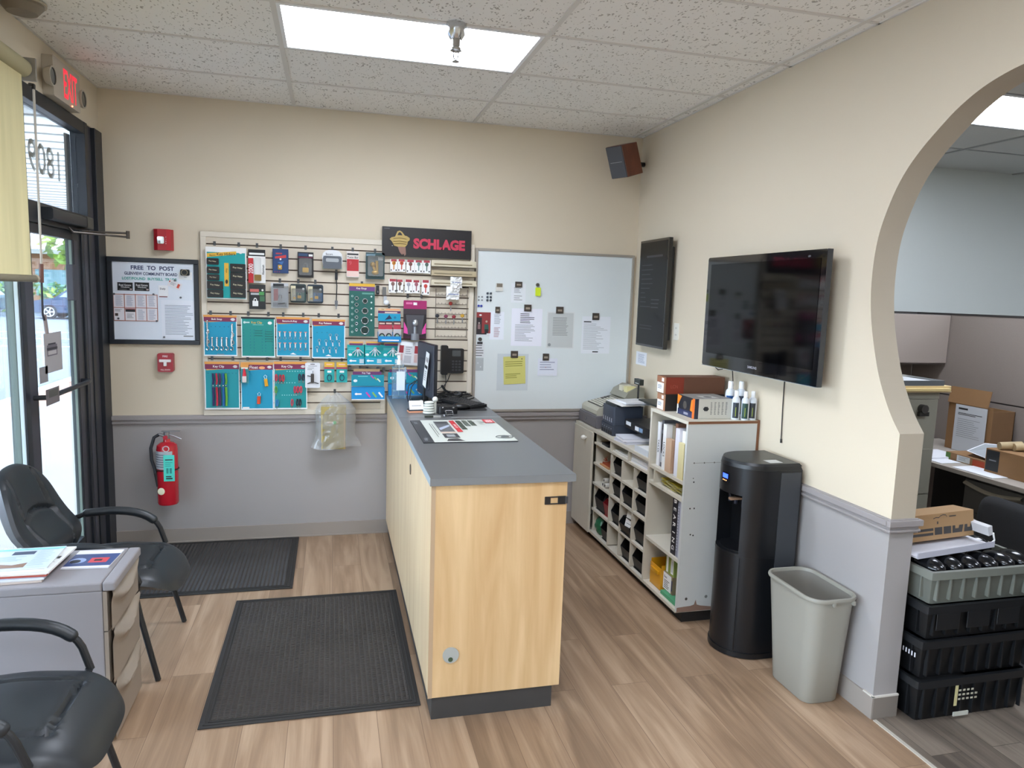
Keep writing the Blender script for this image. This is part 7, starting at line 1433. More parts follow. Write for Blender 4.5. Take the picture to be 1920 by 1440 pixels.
def spray(x, y, lab, s=1.0, band='#1f3a6c'):
    t = thing('spray_bottle', lab, 'spray can', (x, y, zt), 0, 'white spray bottles'); M = Matrix.Translation((x, y, zt))
    MB().lathe([(0, 0), (.021 * s, 0), (.022 * s, .004), (.022 * s, .105 * s), (.019 * s, .118 * s), (.011 * s, .126 * s), (0, .126 * s)], C('#d4dae2', .35), 20, M).build('can_body', t)
    MB().lathe([(.0118 * s, .126 * s), (.0118 * s, .156 * s), (.010 * s, .160 * s), (0, .160 * s)], C('#eef0f2', .35), 16, M).build('cap', t)
    m = MB(); m.grid(lambda u, v: (x + .0226 * s * math.cos(-2.9 + 1.5 * u), y + .0226 * s * math.sin(-2.9 + 1.5 * u), zt + (.01 + .085 * v) * s), 8, 1, C(band, .4)); m.grid(lambda u, v: (x + .0230 * s * math.cos(-2.2 + .18 * u), y + .0230 * s * math.sin(-2.2 + .18 * u), zt + (.02 + .05 * v) * s), 3, 1, C('#8fa040', .4)); m.build('label', t)
spray(3.565, -1.735 + .012, 'white spray bottle with dark label, nearest the grey product box', 1.0, '#26303c')
spray(3.610, -1.742, 'white spray bottle with dark green label in the front row, middle', .98, '#22443c')
spray(3.660, -1.735, 'white spray bottle with dark label in the front row, against the wall', .98, '#2c3038')
spray(3.600, -1.60, 'white spray bottle with blue label in the back row, left', 1.22, '#1f5a9c')
spray(3.662, -1.61, 'grey-shouldered spray bottle in the back row, right', 1.22, '#3a4454')
# ================================================================ WATER COOLER
t = thing('water_cooler', 'tall black water cooler with a rounded front beside the cream cabinet', 'water cooler', (3.50, -2.03, 0))
CB_ = C('#0f1115', .33, name='cooler_black', spec=.5); CB2 = C('#0f1013', .3, name='cooler_gloss_black', spec=.6); SIDE = C('#3a3d42', .4, name='cooler_side_panel')
Y0, Y1, XW = -2.195, -1.875, 3.662
def dpoly(cut=0.0, inset=0.0, n=18):
    yc_ = (Y0 + Y1) / 2; hw = (Y1 - Y0) / 2 - inset; pts = [(XW, yc_ - hw), (XW, yc_ + hw)]
    for i in range(n + 1):
        a = PI / 2 + PI * i / n; x = 3.50 + math.cos(a) * (.165 - inset); pts.append((x, yc_ + math.sin(a) * hw))
    return pts
def notch(depth, half):
    yc_ = (Y0 + Y1) / 2; base_ = dpoly(); out = []; done = False
    for x, y in base_:
        if x < 3.5 and abs(y - yc_) < half:
            if not done: out += [(3.50 - math.sqrt(max(0, 1 - (half / .16) ** 2)) * .165, yc_ + half), (3.335 + depth, yc_ + half), (3.335 + depth, yc_ - half), (3.50 - math.sqrt(max(0, 1 - (half / .16) ** 2)) * .165, yc_ - half)]; done = True
            continue
        out.append((x, y))
    return out
MB().prism(dpoly(), .03, .535, CB_, None, True).prism(dpoly(0, -.006), .004, .03, CB_, None, True).build('lower_body', t, 0, 0, .5)
MB().prism(notch(.12, .105), .535, .83, CB_, None, True, ).build('dispensing_recess', t, 0, 0, .4)
MB().prism(dpoly(), .83, .965, CB_, None, True).prism(dpoly(), .965, .985, CB_, None, True, .97).build('upper_body', t, 0, 0, .5)
MB().prism(dpoly(0, .004), .985, .998, C('#17191d', .35, name='cooler_lid'), None, True, .95).build('lid', t, 0, 0, .5)
MB().box(3.545, Y0 - .002, .42, XW - .006, Y0 + .001, .955, SIDE).build('side_panel', t)
MB().prism(dpoly(0, .02), .530, .542, CB2, None, True).build('drip_tray', t)
MB().box(3.5, Y0 + .03, .9985, 3.57, Y0 + .09, .9995, C('#c9cac8', .6)).build('sticker', t)
m = MB(); a0 = PI * 1.06
m.grid(lambda u, v: (3.50 + math.cos(PI + .35 * (u - .35)) * .167, (Y0 + Y1) / 2 + math.sin(PI + .35 * (u - .35)) * .161, .875 + .055 * v), 6, 1, C('#101218', .2)); m.build('control_panel', t)
m = MB(); m.grid(lambda u, v: (3.50 + math.cos(PI + .26 * (u - .3)) * .168, (Y0 + Y1) / 2 + math.sin(PI + .26 * (u - .3)) * .162, .900 + .022 * v), 6, 1, emit('#2c48e8', 2.0, 'blue_led')); m.build('lit_display', t)
m = MB()
for k in range(3): a_ = PI + .08 * k - .05; m.ball((3.50 + math.cos(a_) * .167, (Y0 + Y1) / 2 + math.sin(a_) * .161, .888), .003, emit('#f0a060', 1.2, 'amber_led'), 5)
m.build('indicator_lights', t)
for yy in (-.045, .02, .07):
    yc_ = (Y0 + Y1) / 2 + yy; MB().cyl((3.46, yc_, .795), (3.415, yc_, .785), .012, CB2, 10).cyl((3.42, yc_, .79), (3.42, yc_, .755), .009, C('#2c3040', .3), 10).build('tap', t)
MB().box(3.335, (Y0 + Y1) / 2 - .07, .80, 3.40, (Y0 + Y1) / 2 - .045, .812, C('#b8977c', .3, .6)).build('tap_lever', t, .003)
for z_, th_ in ((.965, .002), (.52, .002)): MB().prism(dpoly(0, -.0012), z_, z_ + th_, CB2, None, True).build('seam', t)
MB().box(3.372, Y0 + .035, .03, 3.3745, Y0 + .037, .52, CB2).build('door_seam', t)
# ================================================================ WASTE BIN
t = thing('waste_bin', 'beige-grey rectangular plastic waste bin against the grey wall', 'waste bin', (3.56, -2.46, 0))
BG = C('#98968c', .42, name='bin_grey_plastic', spec=.5)
def ring(x0, y0, x1, y1, r, z, n=6):
    out = []
    for cx, cy, st in ((x1 - r, y1 - r, 0), (x0 + r, y1 - r, 1), (x0 + r, y0 + r, 2), (x1 - r, y0 + r, 3)):
        for i in range(n + 1): a = (st + i / n) * PI / 2; out.append((cx + r * math.cos(a), cy + r * math.sin(a), z))
    return out
def loft(rings, m, mb, cap0=False, cap1=False):
    k = len(rings[0]); vs = [p for r in rings for p in r]; fs = [(i * k + j, i * k + (j + 1) % k, (i + 1) * k + (j + 1) % k, (i + 1) * k + j) for i in range(len(rings) - 1) for j in range(k)]
    mb.add(vs, fs, m, True)
    if cap0: mb.add(rings[0], [tuple(range(k))[::-1]], m)
    if cap1: mb.add(rings[-1], [tuple(range(k))], m)
Bb = (3.468, -2.600, 3.655, -2.325); Bt = (3.440, -2.640, 3.672, -2.275)
def lerpR(s, d=0): return [Bb[i] + (Bt[i] - Bb[i]) * s + (d if i < 2 else -d) for i in range(4)]
m = MB(); H_ = .505
loft([ring(*lerpR(0, .006), .045, .0), ring(*lerpR(0), .05, .008), ring(*lerpR(.5), .06, H_ / 2), ring(*lerpR(1), .065, H_ - .012)], BG, m, True)
loft([ring(*lerpR(1, .003), .062, H_ - .010), ring(*lerpR(.5, .003), .057, H_ / 2), ring(*lerpR(0, .004), .045, .012)], C('#85817a', .45, name='bin_inside'), m, False, True); m.build('body', t, 0, 0, .9)
m = MB(); loft([ring(*lerpR(1, .003), .062, H_ - .012), ring(*lerpR(1, -.008), .072, H_ - .014), ring(*lerpR(1, -.011), .075, H_ - .006), ring(*lerpR(1, -.008), .072, H_ + .002), ring(*lerpR(1, .001), .064, H_ + .002), ring(*lerpR(1, .005), .060, H_ - .012)], BG, m); m.build('rim', t, 0, 0, 1.0)
for xx in (3.53, 3.63): MB().box(xx, -2.652, H_ - .03, xx + .012, -2.634, H_ - .010, BG).build('rim_lug', t, .002)
# ================================================================ SCREENS, SPEAKER, CORDS
t = thing('television', 'large black flat television on the right wall above the tall bay', 'television', (3.66, -1.66, 1.38))
TVT = t; P4 = [Vector((3.600, -1.237, 2.028)), Vector((3.600, -2.340, 2.026)), Vector((3.600, -2.376, 1.396)), Vector((3.600, -1.290, 1.391))]
ya, yb = (P4[0].y + P4[3].y) / 2, (P4[1].y + P4[2].y) / 2; yb += .035; za, zb_ = (P4[2].z + P4[3].z) / 2, (P4[0].z + P4[1].z) / 2
GB_ = C('#101013', .08, name='piano_black_bezel', coat=.5); SCR = C('#040405', .08, name='dark_screen_glass', spec=.28)
MB().rbox(3.600, yb, za, 3.628, ya, zb_, GB_, .012, 3, axis=0).build('bezel', t, .003)
m = MB().box(3.5985, yb + .040, za + .075, 3.600, ya - .040, zb_ - .040, SCR); m.build('screen', t)
m = MB(); f = right_face(m, yb, za, ya, zb_, 3.5995); f.t('SAMSUNG', .5, .055, .022, C('#b4b4bc', .4), lift=.0004, wmax=.08); f.t('LED', .88, .955, .012, C('#8c8c94', .4), lift=.0005); m.build('maker_mark', t)
MB().box(3.5975, yb + .001, za - .003, 3.626, ya - .001, za, C('#a8acae', .15, .3, name='clear_trim')).box(3.5985, yb - .003, za, 3.626, yb, zb_, C('#3c3e42', .2, .2)).build('edge_trim', t)
MB().box(3.628, yb + .12, za + .1, 3.650, ya - .12, zb_ - .1, BLACK).build('back_shell', t, .006); MB().box(3.650, (ya + yb) / 2 - .2, (za + zb_) / 2 - .15, XR - .001, (ya + yb) / 2 + .2, (za + zb_) / 2 + .15, C('#2a2a2c', .5, .5)).build('wall_bracket', t)
t = thing('menu_screen', 'narrow black wall screen with faint grey text near the corner', 'screen', (3.65, -.44, 1.43))
S = [Vector((3.510, -0.487, 2.171)), Vector((3.560, -0.862, 2.174)), Vector((3.560, -0.851, 1.448)), Vector((3.510, -0.510, 1.457))]
a_ = Vector((3.632, -.205, 0)); c_ = Vector((3.622, -.685, 0)); zlo, zhi = 1.432, 2.192
dd_ = (c_ - a_).normalized(); nn = Vector((dd_.y, -dd_.x, 0)); nn = -nn if nn.x > 0 else nn
def slab2(p, q, z0, z1, t0, t1, m_):
    mb = MB(); o0 = nn * t0; o1 = nn * t1; mb.add([p + o0 + Z * z0, q + o0 + Z * z0, q + o1 + Z * z0, p + o1 + Z * z0, p + o0 + Z * z1, q + o0 + Z * z1, q + o1 + Z * z1, p + o1 + Z * z1], [(0, 1, 2, 3), (7, 6, 5, 4), (0, 4, 5, 1), (1, 5, 6, 2), (2, 6, 7, 3), (3, 7, 4, 0)], m_); return mb
slab2(a_, c_, zlo, zhi, 0, -.030, GB_).build('bezel', t, .003)
m = slab2(a_ + dd_ * .014, c_ - dd_ * .014, zlo + .016, zhi - .016, .0008, -.001, C('#0c0d10', .3, name='matte_dark_screen', spec=.25)); f = Face(m, a_ + dd_ * .014 + nn * .0008 + Z * (zlo + .016), dd_, Z, (c_ - a_).length - .028, zhi - zlo - .032, nn)
f.lines(.25, .84, .85, .88, 1, C('#3c3d46', .4), .5, 1, .1); f.lines(.08, .35, .55, .80, 10, C('#34353e', .4), .18, 4, .7); f.lines(.5, .35, .9, .46, 3, C('#34353e', .4), .3, 5, .4); f.lines(.1, .14, .8, .2, 2, C('#34353e', .4), .2, 6, .4); m.build('screen', t)
slab2(a_ + dd_ * .05, c_ - dd_ * .02, zlo + .06, zhi - .06, -.030, -.058, BLACK).build('back_shell', t, .01)
MB().box(3.68, -.48, 1.72, XR - .001, -.36, 1.86, C('#242426', .5, .4)).build('wall_arm', t)
q = Vector((3.694, -0.732, 1.560)); m = MB().box(XR - .006, q.y - .035, q.z - .057, XR, q.y + .035, q.z + .057, C('#e4e0d4', .4)); f = right_face(m, q.y - .035, q.z - .057, q.y + .035, q.z + .057, XR - .006)
for v in (.3, .7): f.r(.38, v - .04, .42, v + .06, DK); f.r(.58, v - .04, .62, v + .06, DK)
o = tag(m.build('wall_outlet', None, .001), 'white double wall outlet beneath the narrow wall screen', 'outlet')
r = (-0.284, 1.276, -0.098, 1.375); m = MB().add([(XR - .004, r[3] - .01, r[1]), (XR - .004, r[0] + .05, r[1] - .008), (XR - .012, r[0], r[2] + .0), (XR - .006, r[3], r[2] + .015)], [(0, 1, 2, 3)], WHITE) if False else MB().box(XR - .0025, r[0], r[1], XR - .0012, r[2], r[3], C('#e6e8ee', .7)); f = right_face(m, r[0], r[1], r[2], r[3], XR - .0025); f.lines(.2, .15, .85, .85, 7, C('#8088a8', .6), .3, 3, .3)
tag(m.build('wall_note'), 'small white note taped to the wall beneath the narrow screen', 'paper')
m = MB().tube([(XR - .006, (3.690, -1.957, 1.403)[1], 1.42), (XR - .006, -1.961, 1.25), (XR - .006, -1.969, 1.07)], .0028, C('#2c2a2a', .5), 6).cyl((XR - .006, -1.969, 1.075), (XR - .006, -1.970, 1.055), .005, BLACK, 8); m.build('power_cord', TVT)
m = MB().tube([(3.66, -1.50, 1.42), (3.67, -1.51, 1.30), (3.675, -1.50, 1.18)], .003, C('#2c2a2a', .5), 6).tube([(3.62, -1.38, 1.39), (3.62, -1.42, 1.375), (3.62, -1.47, 1.385)], .0025, BLACK, 6); m.build('cable', TVT)
t = thing('wall_speaker', 'red-brown wooden speaker with grey grille high in the room corner', 'speaker', (3.5, -.2, 2.62))
# box turned toward the room and tilted
A = Vector((3.384, -.35, 2.832)); B_ = Vector((3.302, -.30, 2.812)); C_ = Vector((3.452, -.35, 2.618)); D_ = Vector((3.556, -.19, 2.885))
fx = (B_ - A); fz = (C_ - A); fz = Vector((0.062, -.0, -.213)); dp = Vector((.165, .125, .060)); fx = Vector((-.085, .085, -.008))
def hexa(o, a, b, c, m_, mb=None):
    mb = mb or MB(); v = [o, o + a, o + a + b, o + b, o + c, o + a + c, o + a + b + c, o + b + c]; return mb.add(v, [(0, 3, 2, 1), (4, 5, 6, 7), (0, 1, 5, 4), (1, 2, 6, 5), (2, 3, 7, 6), (3, 0, 4, 7)], m_)
WD = maple('cherry_veneer', '#5c2f20', '#7c4430', .4)
hexa(A, fx, fz, dp, WD).build('cabinet', t, .004)
ng = dp.normalized() * -.014; hexa(A + ng * .0 + fx * .02 + fz * .01, fx * .96, fz * .98, ng, C('#4f5054', .8, name='speaker_grille')).build('grille', t, .004)
hexa(A + ng * 1.02 + fx * .15 + fz * .5, fx * .7, fz * .008, ng * .05, C('#c4c4c6', .3, .5)).build('badge', t)
MB().tube([A + dp + fx * .5 + fz * .5 - dp * .02, Vector((3.62, -.10, 2.76)), Vector((XR - .002, -.05, 2.77))], .018, BLACK, 8).build('wall_mount', t)
# ---- exit sign, sprinkler, smoke detector
t = thing('exit_sign', 'cream EXIT sign with emergency lamp heads above the glass door', 'exit sign', (.03, -.59, 2.73)); EC = C('#b9b0a0', .5, name='exit_sign_cream')
m = MB().rbox(.001, -.90, 2.705, .052, -.50, 2.905, EC, .01, 3, axis=0); f = Face(m, (.052, -.765, 2.705), Y, Z, .23, .20, (1, 0, 0)); RX = emit('#e8283c', .55, 'exit_red')
f.t('EXIT', .5, .50, .74, RX, w=.90); m.build('housing', t, .003)
for yy, xo in ((-.935, .030), (-.475, .030)):
    MB().lathe([(0, .0), (.038, .0), (.048, .022), (.050, .034), (.042, .034)], EC, 22, Matrix.Translation((xo, yy, 2.79)) @ Matrix.Rotation(PI / 2, 4, 'Y')).build('lamp_head', t)
    MB().lathe([(0, .030), (.043, .030)], C('#7d8080', .15, .6, name='lamp_lens'), 20, Matrix.Translation((xo, yy, 2.79)) @ Matrix.Rotation(PI / 2, 4, 'Y')).build('lamp_lens', t)
MB().ball((.054, -.64, 2.712), .004, emit('#ff5a3c', 6, 'red_led'), 6).build('charge_light', t)
q = Vector((1.966, -1.802, 2.971)); t = thing('sprinkler_head', 'chrome fire sprinkler hanging from the ceiling in front of the light panel', 'sprinkler', (q.x, q.y, H - .17)); M = Matrix.Translation((q.x, q.y, H - .165))
MB().lathe([(.045, .165), (.047, .155), (.040, .115), (.027, .098), (0, .098)], CHROME, 24, M).build('escutcheon', t)
MB().lathe([(.022, .098), (.022, .065), (.027, .06), (.027, .05), (.014, .045), (0, .045)], C('#a8a6a2', .3, .7), 18, M).build('body', t)
MB().tube([(q.x - .012, q.y, H - .12), (q.x - .009, q.y, H - .145), (q.x, q.y, H - .158)], .0028, STEEL, 6).tube([(q.x + .012, q.y, H - .12), (q.x + .009, q.y, H - .145), (q.x, q.y, H - .158)], .0028, STEEL, 6).build('frame_arms', t)
MB().cyl((q.x, q.y, H - .160), (q.x, q.y, H - .163), .017, STEEL, 18).build('deflector', t)
q = Vector((0.111, -1.424, 2.971)); t = thing('smoke_detector', 'beige dome at the ceiling in the top left corner', 'smoke detector', (q.x, q.y, H - .05))
MB().lathe([(.085, .047), (.085, .03), (.06, .0), (0, -.002)], C('#857b6c', .5), 28, Matrix.Translation((q.x, q.y, H - .047))).build('cover', t); MB().lathe([(.095, .050), (.095, .043), (.08, .043)], C('#c4bba8', .5), 28, Matrix.Translation((q.x, q.y, H - .050))).build('base_ring', t)

# ================================================================ BACK OFFICE THROUGH THE ARCH
FAB = C('#8e837c', .9, name='taupe_panel_fabric', var=.08, scale=220, bump=.1); FAB2 = C('#7d736d', .9, name='taupe_panel_fabric_dark', var=.08, scale=220, bump=.1); TRIMD = C('#2f2b2a', .6, name='panel_trim')
PX = 6.15; PYB = -.20
t = thing('cubicle_partition', 'taupe fabric office partition running behind the desk', 'partition', (PX + .03, -2.6, 0))
MB().box(PX, -5.2, .1, PX + .06, PYB, 1.095, FAB).box(PX, -5.2, 1.105, PX + .06, PYB, 1.725, FAB).build('fabric_panel', t)
MB().box(PX + .004, -5.2, 1.095, PX + .056, PYB, 1.105, TRIMD).box(PX - .002, -5.2, 1.725, PX + .062, PYB, 1.74, TRIMD).box(PX, -5.2, 0, PX + .06, PYB, .1, TRIMD).build('trim', t)
t = thing('cubicle_partition', 'taupe fabric office partition along the pale back wall under the overhead cabinet', 'partition', (5.0, PYB + .03, 0))
MB().box(4.0, PYB, .1, PX - .001, PYB + .06, 1.725, FAB).build('fabric_panel', t); MB().box(4.0, PYB - .002, 1.725, PX - .001, PYB + .062, 1.74, TRIMD).box(4.0, PYB, 0, PX - .001, PYB + .06, .1, TRIMD).build('trim', t)
t = thing('overhead_cabinet', 'taupe fabric-fronted overhead cabinet hung on the partition in the office', 'cabinet', (5.6, -.35, 1.335))
MB().box(5.05, -.53, 1.335, PX - .004, PYB - .003, 1.725, C('#6a625e', .8)).build('case', t); MB().box(5.055, -.545, 1.345, PX - .008, -.53, 1.722, C('#978b83', .9, name='cabinet_front_fabric', var=.06, scale=220, bump=.1)).build('door', t, .004)
t = thing('file_cabinet', 'tall olive-grey metal file cabinet with a lock just behind the arch', 'file cabinet', (4.88, -1.25, 0)); FC = C('#8c8a7e', .45, name='olive_grey_metal')
zc = 1.262; MB().box(4.685, -1.565, .02, 5.068, -.90, zc - .045, FC).box(4.683, -1.568, zc - .043, 5.071, -.898, zc, FC).build('case', t, .002)
for k in range(4):
    z_ = .03 + k * .295; d_ = MB().box(4.695, -1.575, z_, 5.058, -1.565, z_ + .285, FC) if k < 3 else None
    if d_: d_ = d_.build('drawer', t, .002); MB().box(4.82, -1.59, z_ + .2, 4.93, -1.575, z_ + .215, STEEL).build('handle', d_)
q = Vector((4.944, -1.570, 1.160)); MB().cyl((q.x, -1.565, q.z), (q.x, -1.60, q.z), .026, C('#4c4a48', .35, .5), 18).box(q.x - .03, -1.592, q.z - .045, q.x + .04, -1.572, q.z - .02, C('#2f2e2d', .4, .4)).build('lock', t)
MB().box(4.685, -1.565, 0, 5.068, -.90, .02, DK).build('base', t)
tag(MB().box(4.70, -1.60, zc + .001, 5.125, -1.15, zc + .010, C('#c9b48c', .7)).box(4.72, -1.61, zc + .010, 5.11, -1.2, zc + .028, C('#d9c48c', .7)).box(4.71, -1.59, zc + .028, 5.13, -1.2, zc + .040, C('#cdb583', .7)).build('folder_stack', None, .002), 'stack of manila folders on the tall file cabinet', 'folders')
t = thing('letter_tray', 'clear grey letter tray with papers on the manila folders', 'tray', (4.9, -1.4, zc + .04)); zt_ = zc + .0405
MB().box(4.74, -1.58, zt_, 5.08, -1.25, zt_ + .004, C('#6b7076', .3)).box(4.74, -1.585, zt_, 5.08, -1.58, zt_ + .032, C('#5c6268', .3)).box(5.075, -1.58, zt_, 5.08, -1.25, zt_ + .032, C('#a8adb0', .3)).build('tray_body', t); MB().box(4.76, -1.57, zt_ + .005, 5.06, -1.27, zt_ + .022, C('#b9bcbf', .6)).build('papers', t)
# desk
t = thing('office_desk', 'long grey office worktop on black legs beneath the taupe partition', 'desk', (5.75, -2.6, 0))
MB().box(5.36, -4.6, .712, PX - .003, -.55, .742, C('#a29a90', .5, name='grey_worktop')).build('worktop', t, .003); MB().box(5.40, -4.55, 0, 5.44, -4.50, .712, DK).build('leg', t); MB().box(5.40, -.62, 0, 5.44, -.57, .712, DK).build('leg', t)
MB().box(PX - .06, -4.5, .1, PX - .04, -.6, .712, C('#2a2827', .7)).build('modesty_panel', t)
ZD = .7425
t = thing('desk_pedestal', 'dark grey drawer pedestal with curved pulls beneath the office desk', 'pedestal', (5.6, -1.7, 0)); PD = C('#4b4843', .5, name='dark_pedestal_grey'); PL = C('#8a8272', .4, name='pedestal_pull')
MB().box(5.42, -1.93, .02, 5.95, -1.50, .708, PD).build('body', t, .004)
for z0_, z1_ in ((.49, .69), (.27, .48), (.03, .26)):
    d_ = MB().box(5.405, -1.92, z0_, 5.42, -1.51, z1_, PD).build('drawer', t, .004)
    MB().grid(lambda u, v: (5.404 - .022 * math.sin(PI * v), -1.915 + .40 * u, z1_ - .012 - .03 * v - .03 * math.sin(PI * u)), 14, 6, PL).build('drawer_pull', d_)
# things on the desk
CBD = '#8f6c48'
r = (-1.215, 0.704, -0.848, 1.187)
t = thing('cardboard_box', 'open brown cardboard box standing against the partition with an invoice taped on it', 'box', (5.9, (r[0] + r[2]) / 2, ZD)); CM = C(CBD, .8, name='cardboard', var=.06, scale=12); CM2 = C('#7a5b3d', .8, name='cardboard_dark', var=.06, scale=12)
MB().box(5.90, r[0], ZD, 5.905, r[2], r[3] - .10, CM).box(5.905, r[0], ZD, 6.10, r[0] + .005, r[3] - .12, CM2).box(5.905, r[2] - .005, ZD, 6.10, r[2], r[3] - .12, CM2).box(6.095, r[0], ZD, 6.10, r[2], r[3] - .12, CM).build('walls', t)
MB().box(5.885, r[0] + .03, r[3] - .10, 5.89, r[2], r[3] + .02, CM, Matrix.Translation((5.89, 0, r[3] - .1)) @ Matrix.Rotation(.18, 4, 'Y') @ Matrix.Translation((-5.89, 0, -r[3] + .1))).build('flap', t)
r2 = (-1.190, 0.693, -0.929, 1.083); m = MB().box(5.880, r2[0], max(r2[1], ZD + .002), 5.882, r2[2], r2[3], C('#c9cdd2', .7)); f = right_face(m, r2[0], max(r2[1], ZD + .002), r2[2], r2[3], 5.88); f.r(.1, .9, .4, .94, DK); f.lines(.1, .78, .9, .84, 2, DK, .4); f.lines(.1, .3, .85, .72, 10, TXG, .2); tag(m.build('invoice'), 'white printed invoice standing before the open cardboard box', 'paper')
r = (-1.516, 0.823, -1.194, 0.824)
def lb(m, a=r): f = right_face(m, r[0], ZD, r[2], r[3] - .03, 5.56); f.r(.28, .1, .60, .9, C('#d0d4d4', .6)); f.lines(.32, .3, .56, .8, 3, TXG); f.r(.66, .05, .99, .85, C('#a8401f', .6)); f.r(.0, .1, .12, .95, C('#4f7a34', .6))
carton('parts_box', 'low brown parts box with white label and orange end on the office desk', 5.56, r[0], ZD, 5.86, r[2], r[3] - .03, CBD, lb)
m = MB().add([(5.58, r[0] - .02, r[3] - .02), (5.84, r[0] + .02, r[3] + .06), (5.84, r[2] - .04, r[3] + .03), (5.58, r[2] - .14, r[3] + .005)], [(0, 1, 2, 3)], C('#dfe1e6', .7)).add([(5.58, r[0] - .02, r[3] - .022), (5.84, r[0] + .02, r[3] + .058), (5.84, r[2] - .04, r[3] + .028), (5.58, r[2] - .14, r[3] + .003)], [(3, 2, 1, 0)], C('#9aa0a4', .7)); tag(m.build('bent_sheet'), 'white bent sheet lying across the low brown parts box', 'paper')
r = (-1.829, 0.865, -1.551, 0.903)
def lb(m): f = right_face(m, r[0], ZD, r[2], ZD + .16, 5.5); f.r(.02, .1, .35, .92, C('#2a2c2e', .5)); f.r(.1, .5, .28, .55, TXG)
carton('parts_box', 'brown box with a black label and tan rolls on the office desk', 5.50, r[0], ZD, 5.80, r[2], ZD + .155, CBD, lb)
for k in range(4): tag(MB().cyl((5.53 + .06 * k, r[2] - .06 - .05 * k, ZD + .18), (5.66 + .05 * k, r[2] - .10 - .05 * k, ZD + .19), .024, C('#b4a07c', .7), 12).build('tape_roll'), 'tan roll lying on the black-labelled box, %s from the left' % ORD[k], 'roll', 'tan rolls on the box')
carton('open_box', 'dark brown open box with flaps behind the tan rolls', 5.86, r[0] - .08, ZD, 6.12, r[2] - .02, ZD + .27, '#7b5d40', lambda m: m.box(5.80, r[0] - .08, ZD + .27, 5.99, r[2] - .02, ZD + .275, CM, Matrix.Translation((5.86, 0, ZD + .27)) @ Matrix.Rotation(-.25, 4, 'Y') @ Matrix.Translation((-5.86, 0, -ZD - .27))))
for a in ((5.39, -1.33, .16, .22, .1, 'white sheet at the near edge of the desk behind the file cabinet', 0), (5.42, -1.22, .28, .24, -.2, 'stack of white sheets on the desk beside the file cabinet', .012), (5.38, -1.72, .20, .30, .15, 'white sheet beneath the black-labelled box', 0)):
    tag(MB().box(a[0], a[1], ZD + .0005, a[0] + a[2], a[1] + a[3], ZD + .003 + a[6], C('#dcdee2', .7)).build('desk_paper'), a[5], 'paper')
tag(MB().box(5.39, -2.25, ZD, 5.62, -1.93, ZD + .016, C('#23252a', .5)).box(5.40, -2.24, ZD + .016, 5.61, -1.92, ZD + .02, WHITE).build('binder'), 'open white pages on a black binder at the right of the desk', 'binder')
tag(MB().ball((5.56, -.98, ZD + .05), .05, DK, 8).ball((5.50, -1.05, ZD + .025), .025, C('#8a7c68', .6), 6).build('cap'), 'dark cap on the desk beside the file cabinet', 'cap')
carton('floor_box', 'small dim cardboard box on the floor under the desk', 5.75, -1.35, 0, 6.0, -1.1, .26, '#6d5740')
# task chair seen from behind
t = thing('task_chair', 'charcoal fabric office chair at the desk with its back to the arch', 'chair', (5.0, -2.35, 0)); CF = C('#2b2c2f', .9, name='charcoal_fabric', var=.2, scale=180, bump=.1)
def tb(u, v, sg):
    a, b = (2 * u - 1), (2 * v - 1); p = 4; d_ = (abs(a) ** p + abs(b) ** p) ** (1 / p); k = max(abs(a), abs(b)) / d_ if d_ else 1; e = max(abs(a), abs(b))
    return (4.82 + .03 * (a * k) ** 2 + sg * .035 * max(0, 1 - e ** 6) ** .5, -2.35 + .235 * a * k, .60 + .20 * b * k)
MB().grid(lambda u, v: tb(u, v, 1), 20, 20, CF).grid(lambda u, v: tb(u, v, -1), 20, 20, CF).build('backrest', t)
MB().rbox(4.84, -2.59, .40, 5.30, -2.11, .47, CF, .08, 5).build('seat', t, .02)
MB().tube([(4.83, -2.35, .50), (4.80, -2.35, .38), (5.0, -2.35, .37)], .02, BLACK, 8).cyl((5.06, -2.35, .08), (5.06, -2.35, .40), .025, BLACK, 12).build('column', t)
for k in range(5):
    a = 2 * PI * k / 5 + .3; e = Vector((5.06 + .28 * math.cos(a), -2.35 + .28 * math.sin(a), .065)); MB().tube([(5.06, -2.35, .11), e], .018, BLACK, 8).build('base_arm', t); MB().ball((e.x, e.y, .03), .029, BLACK, 8, (1, .6, 1)).build('caster', t)
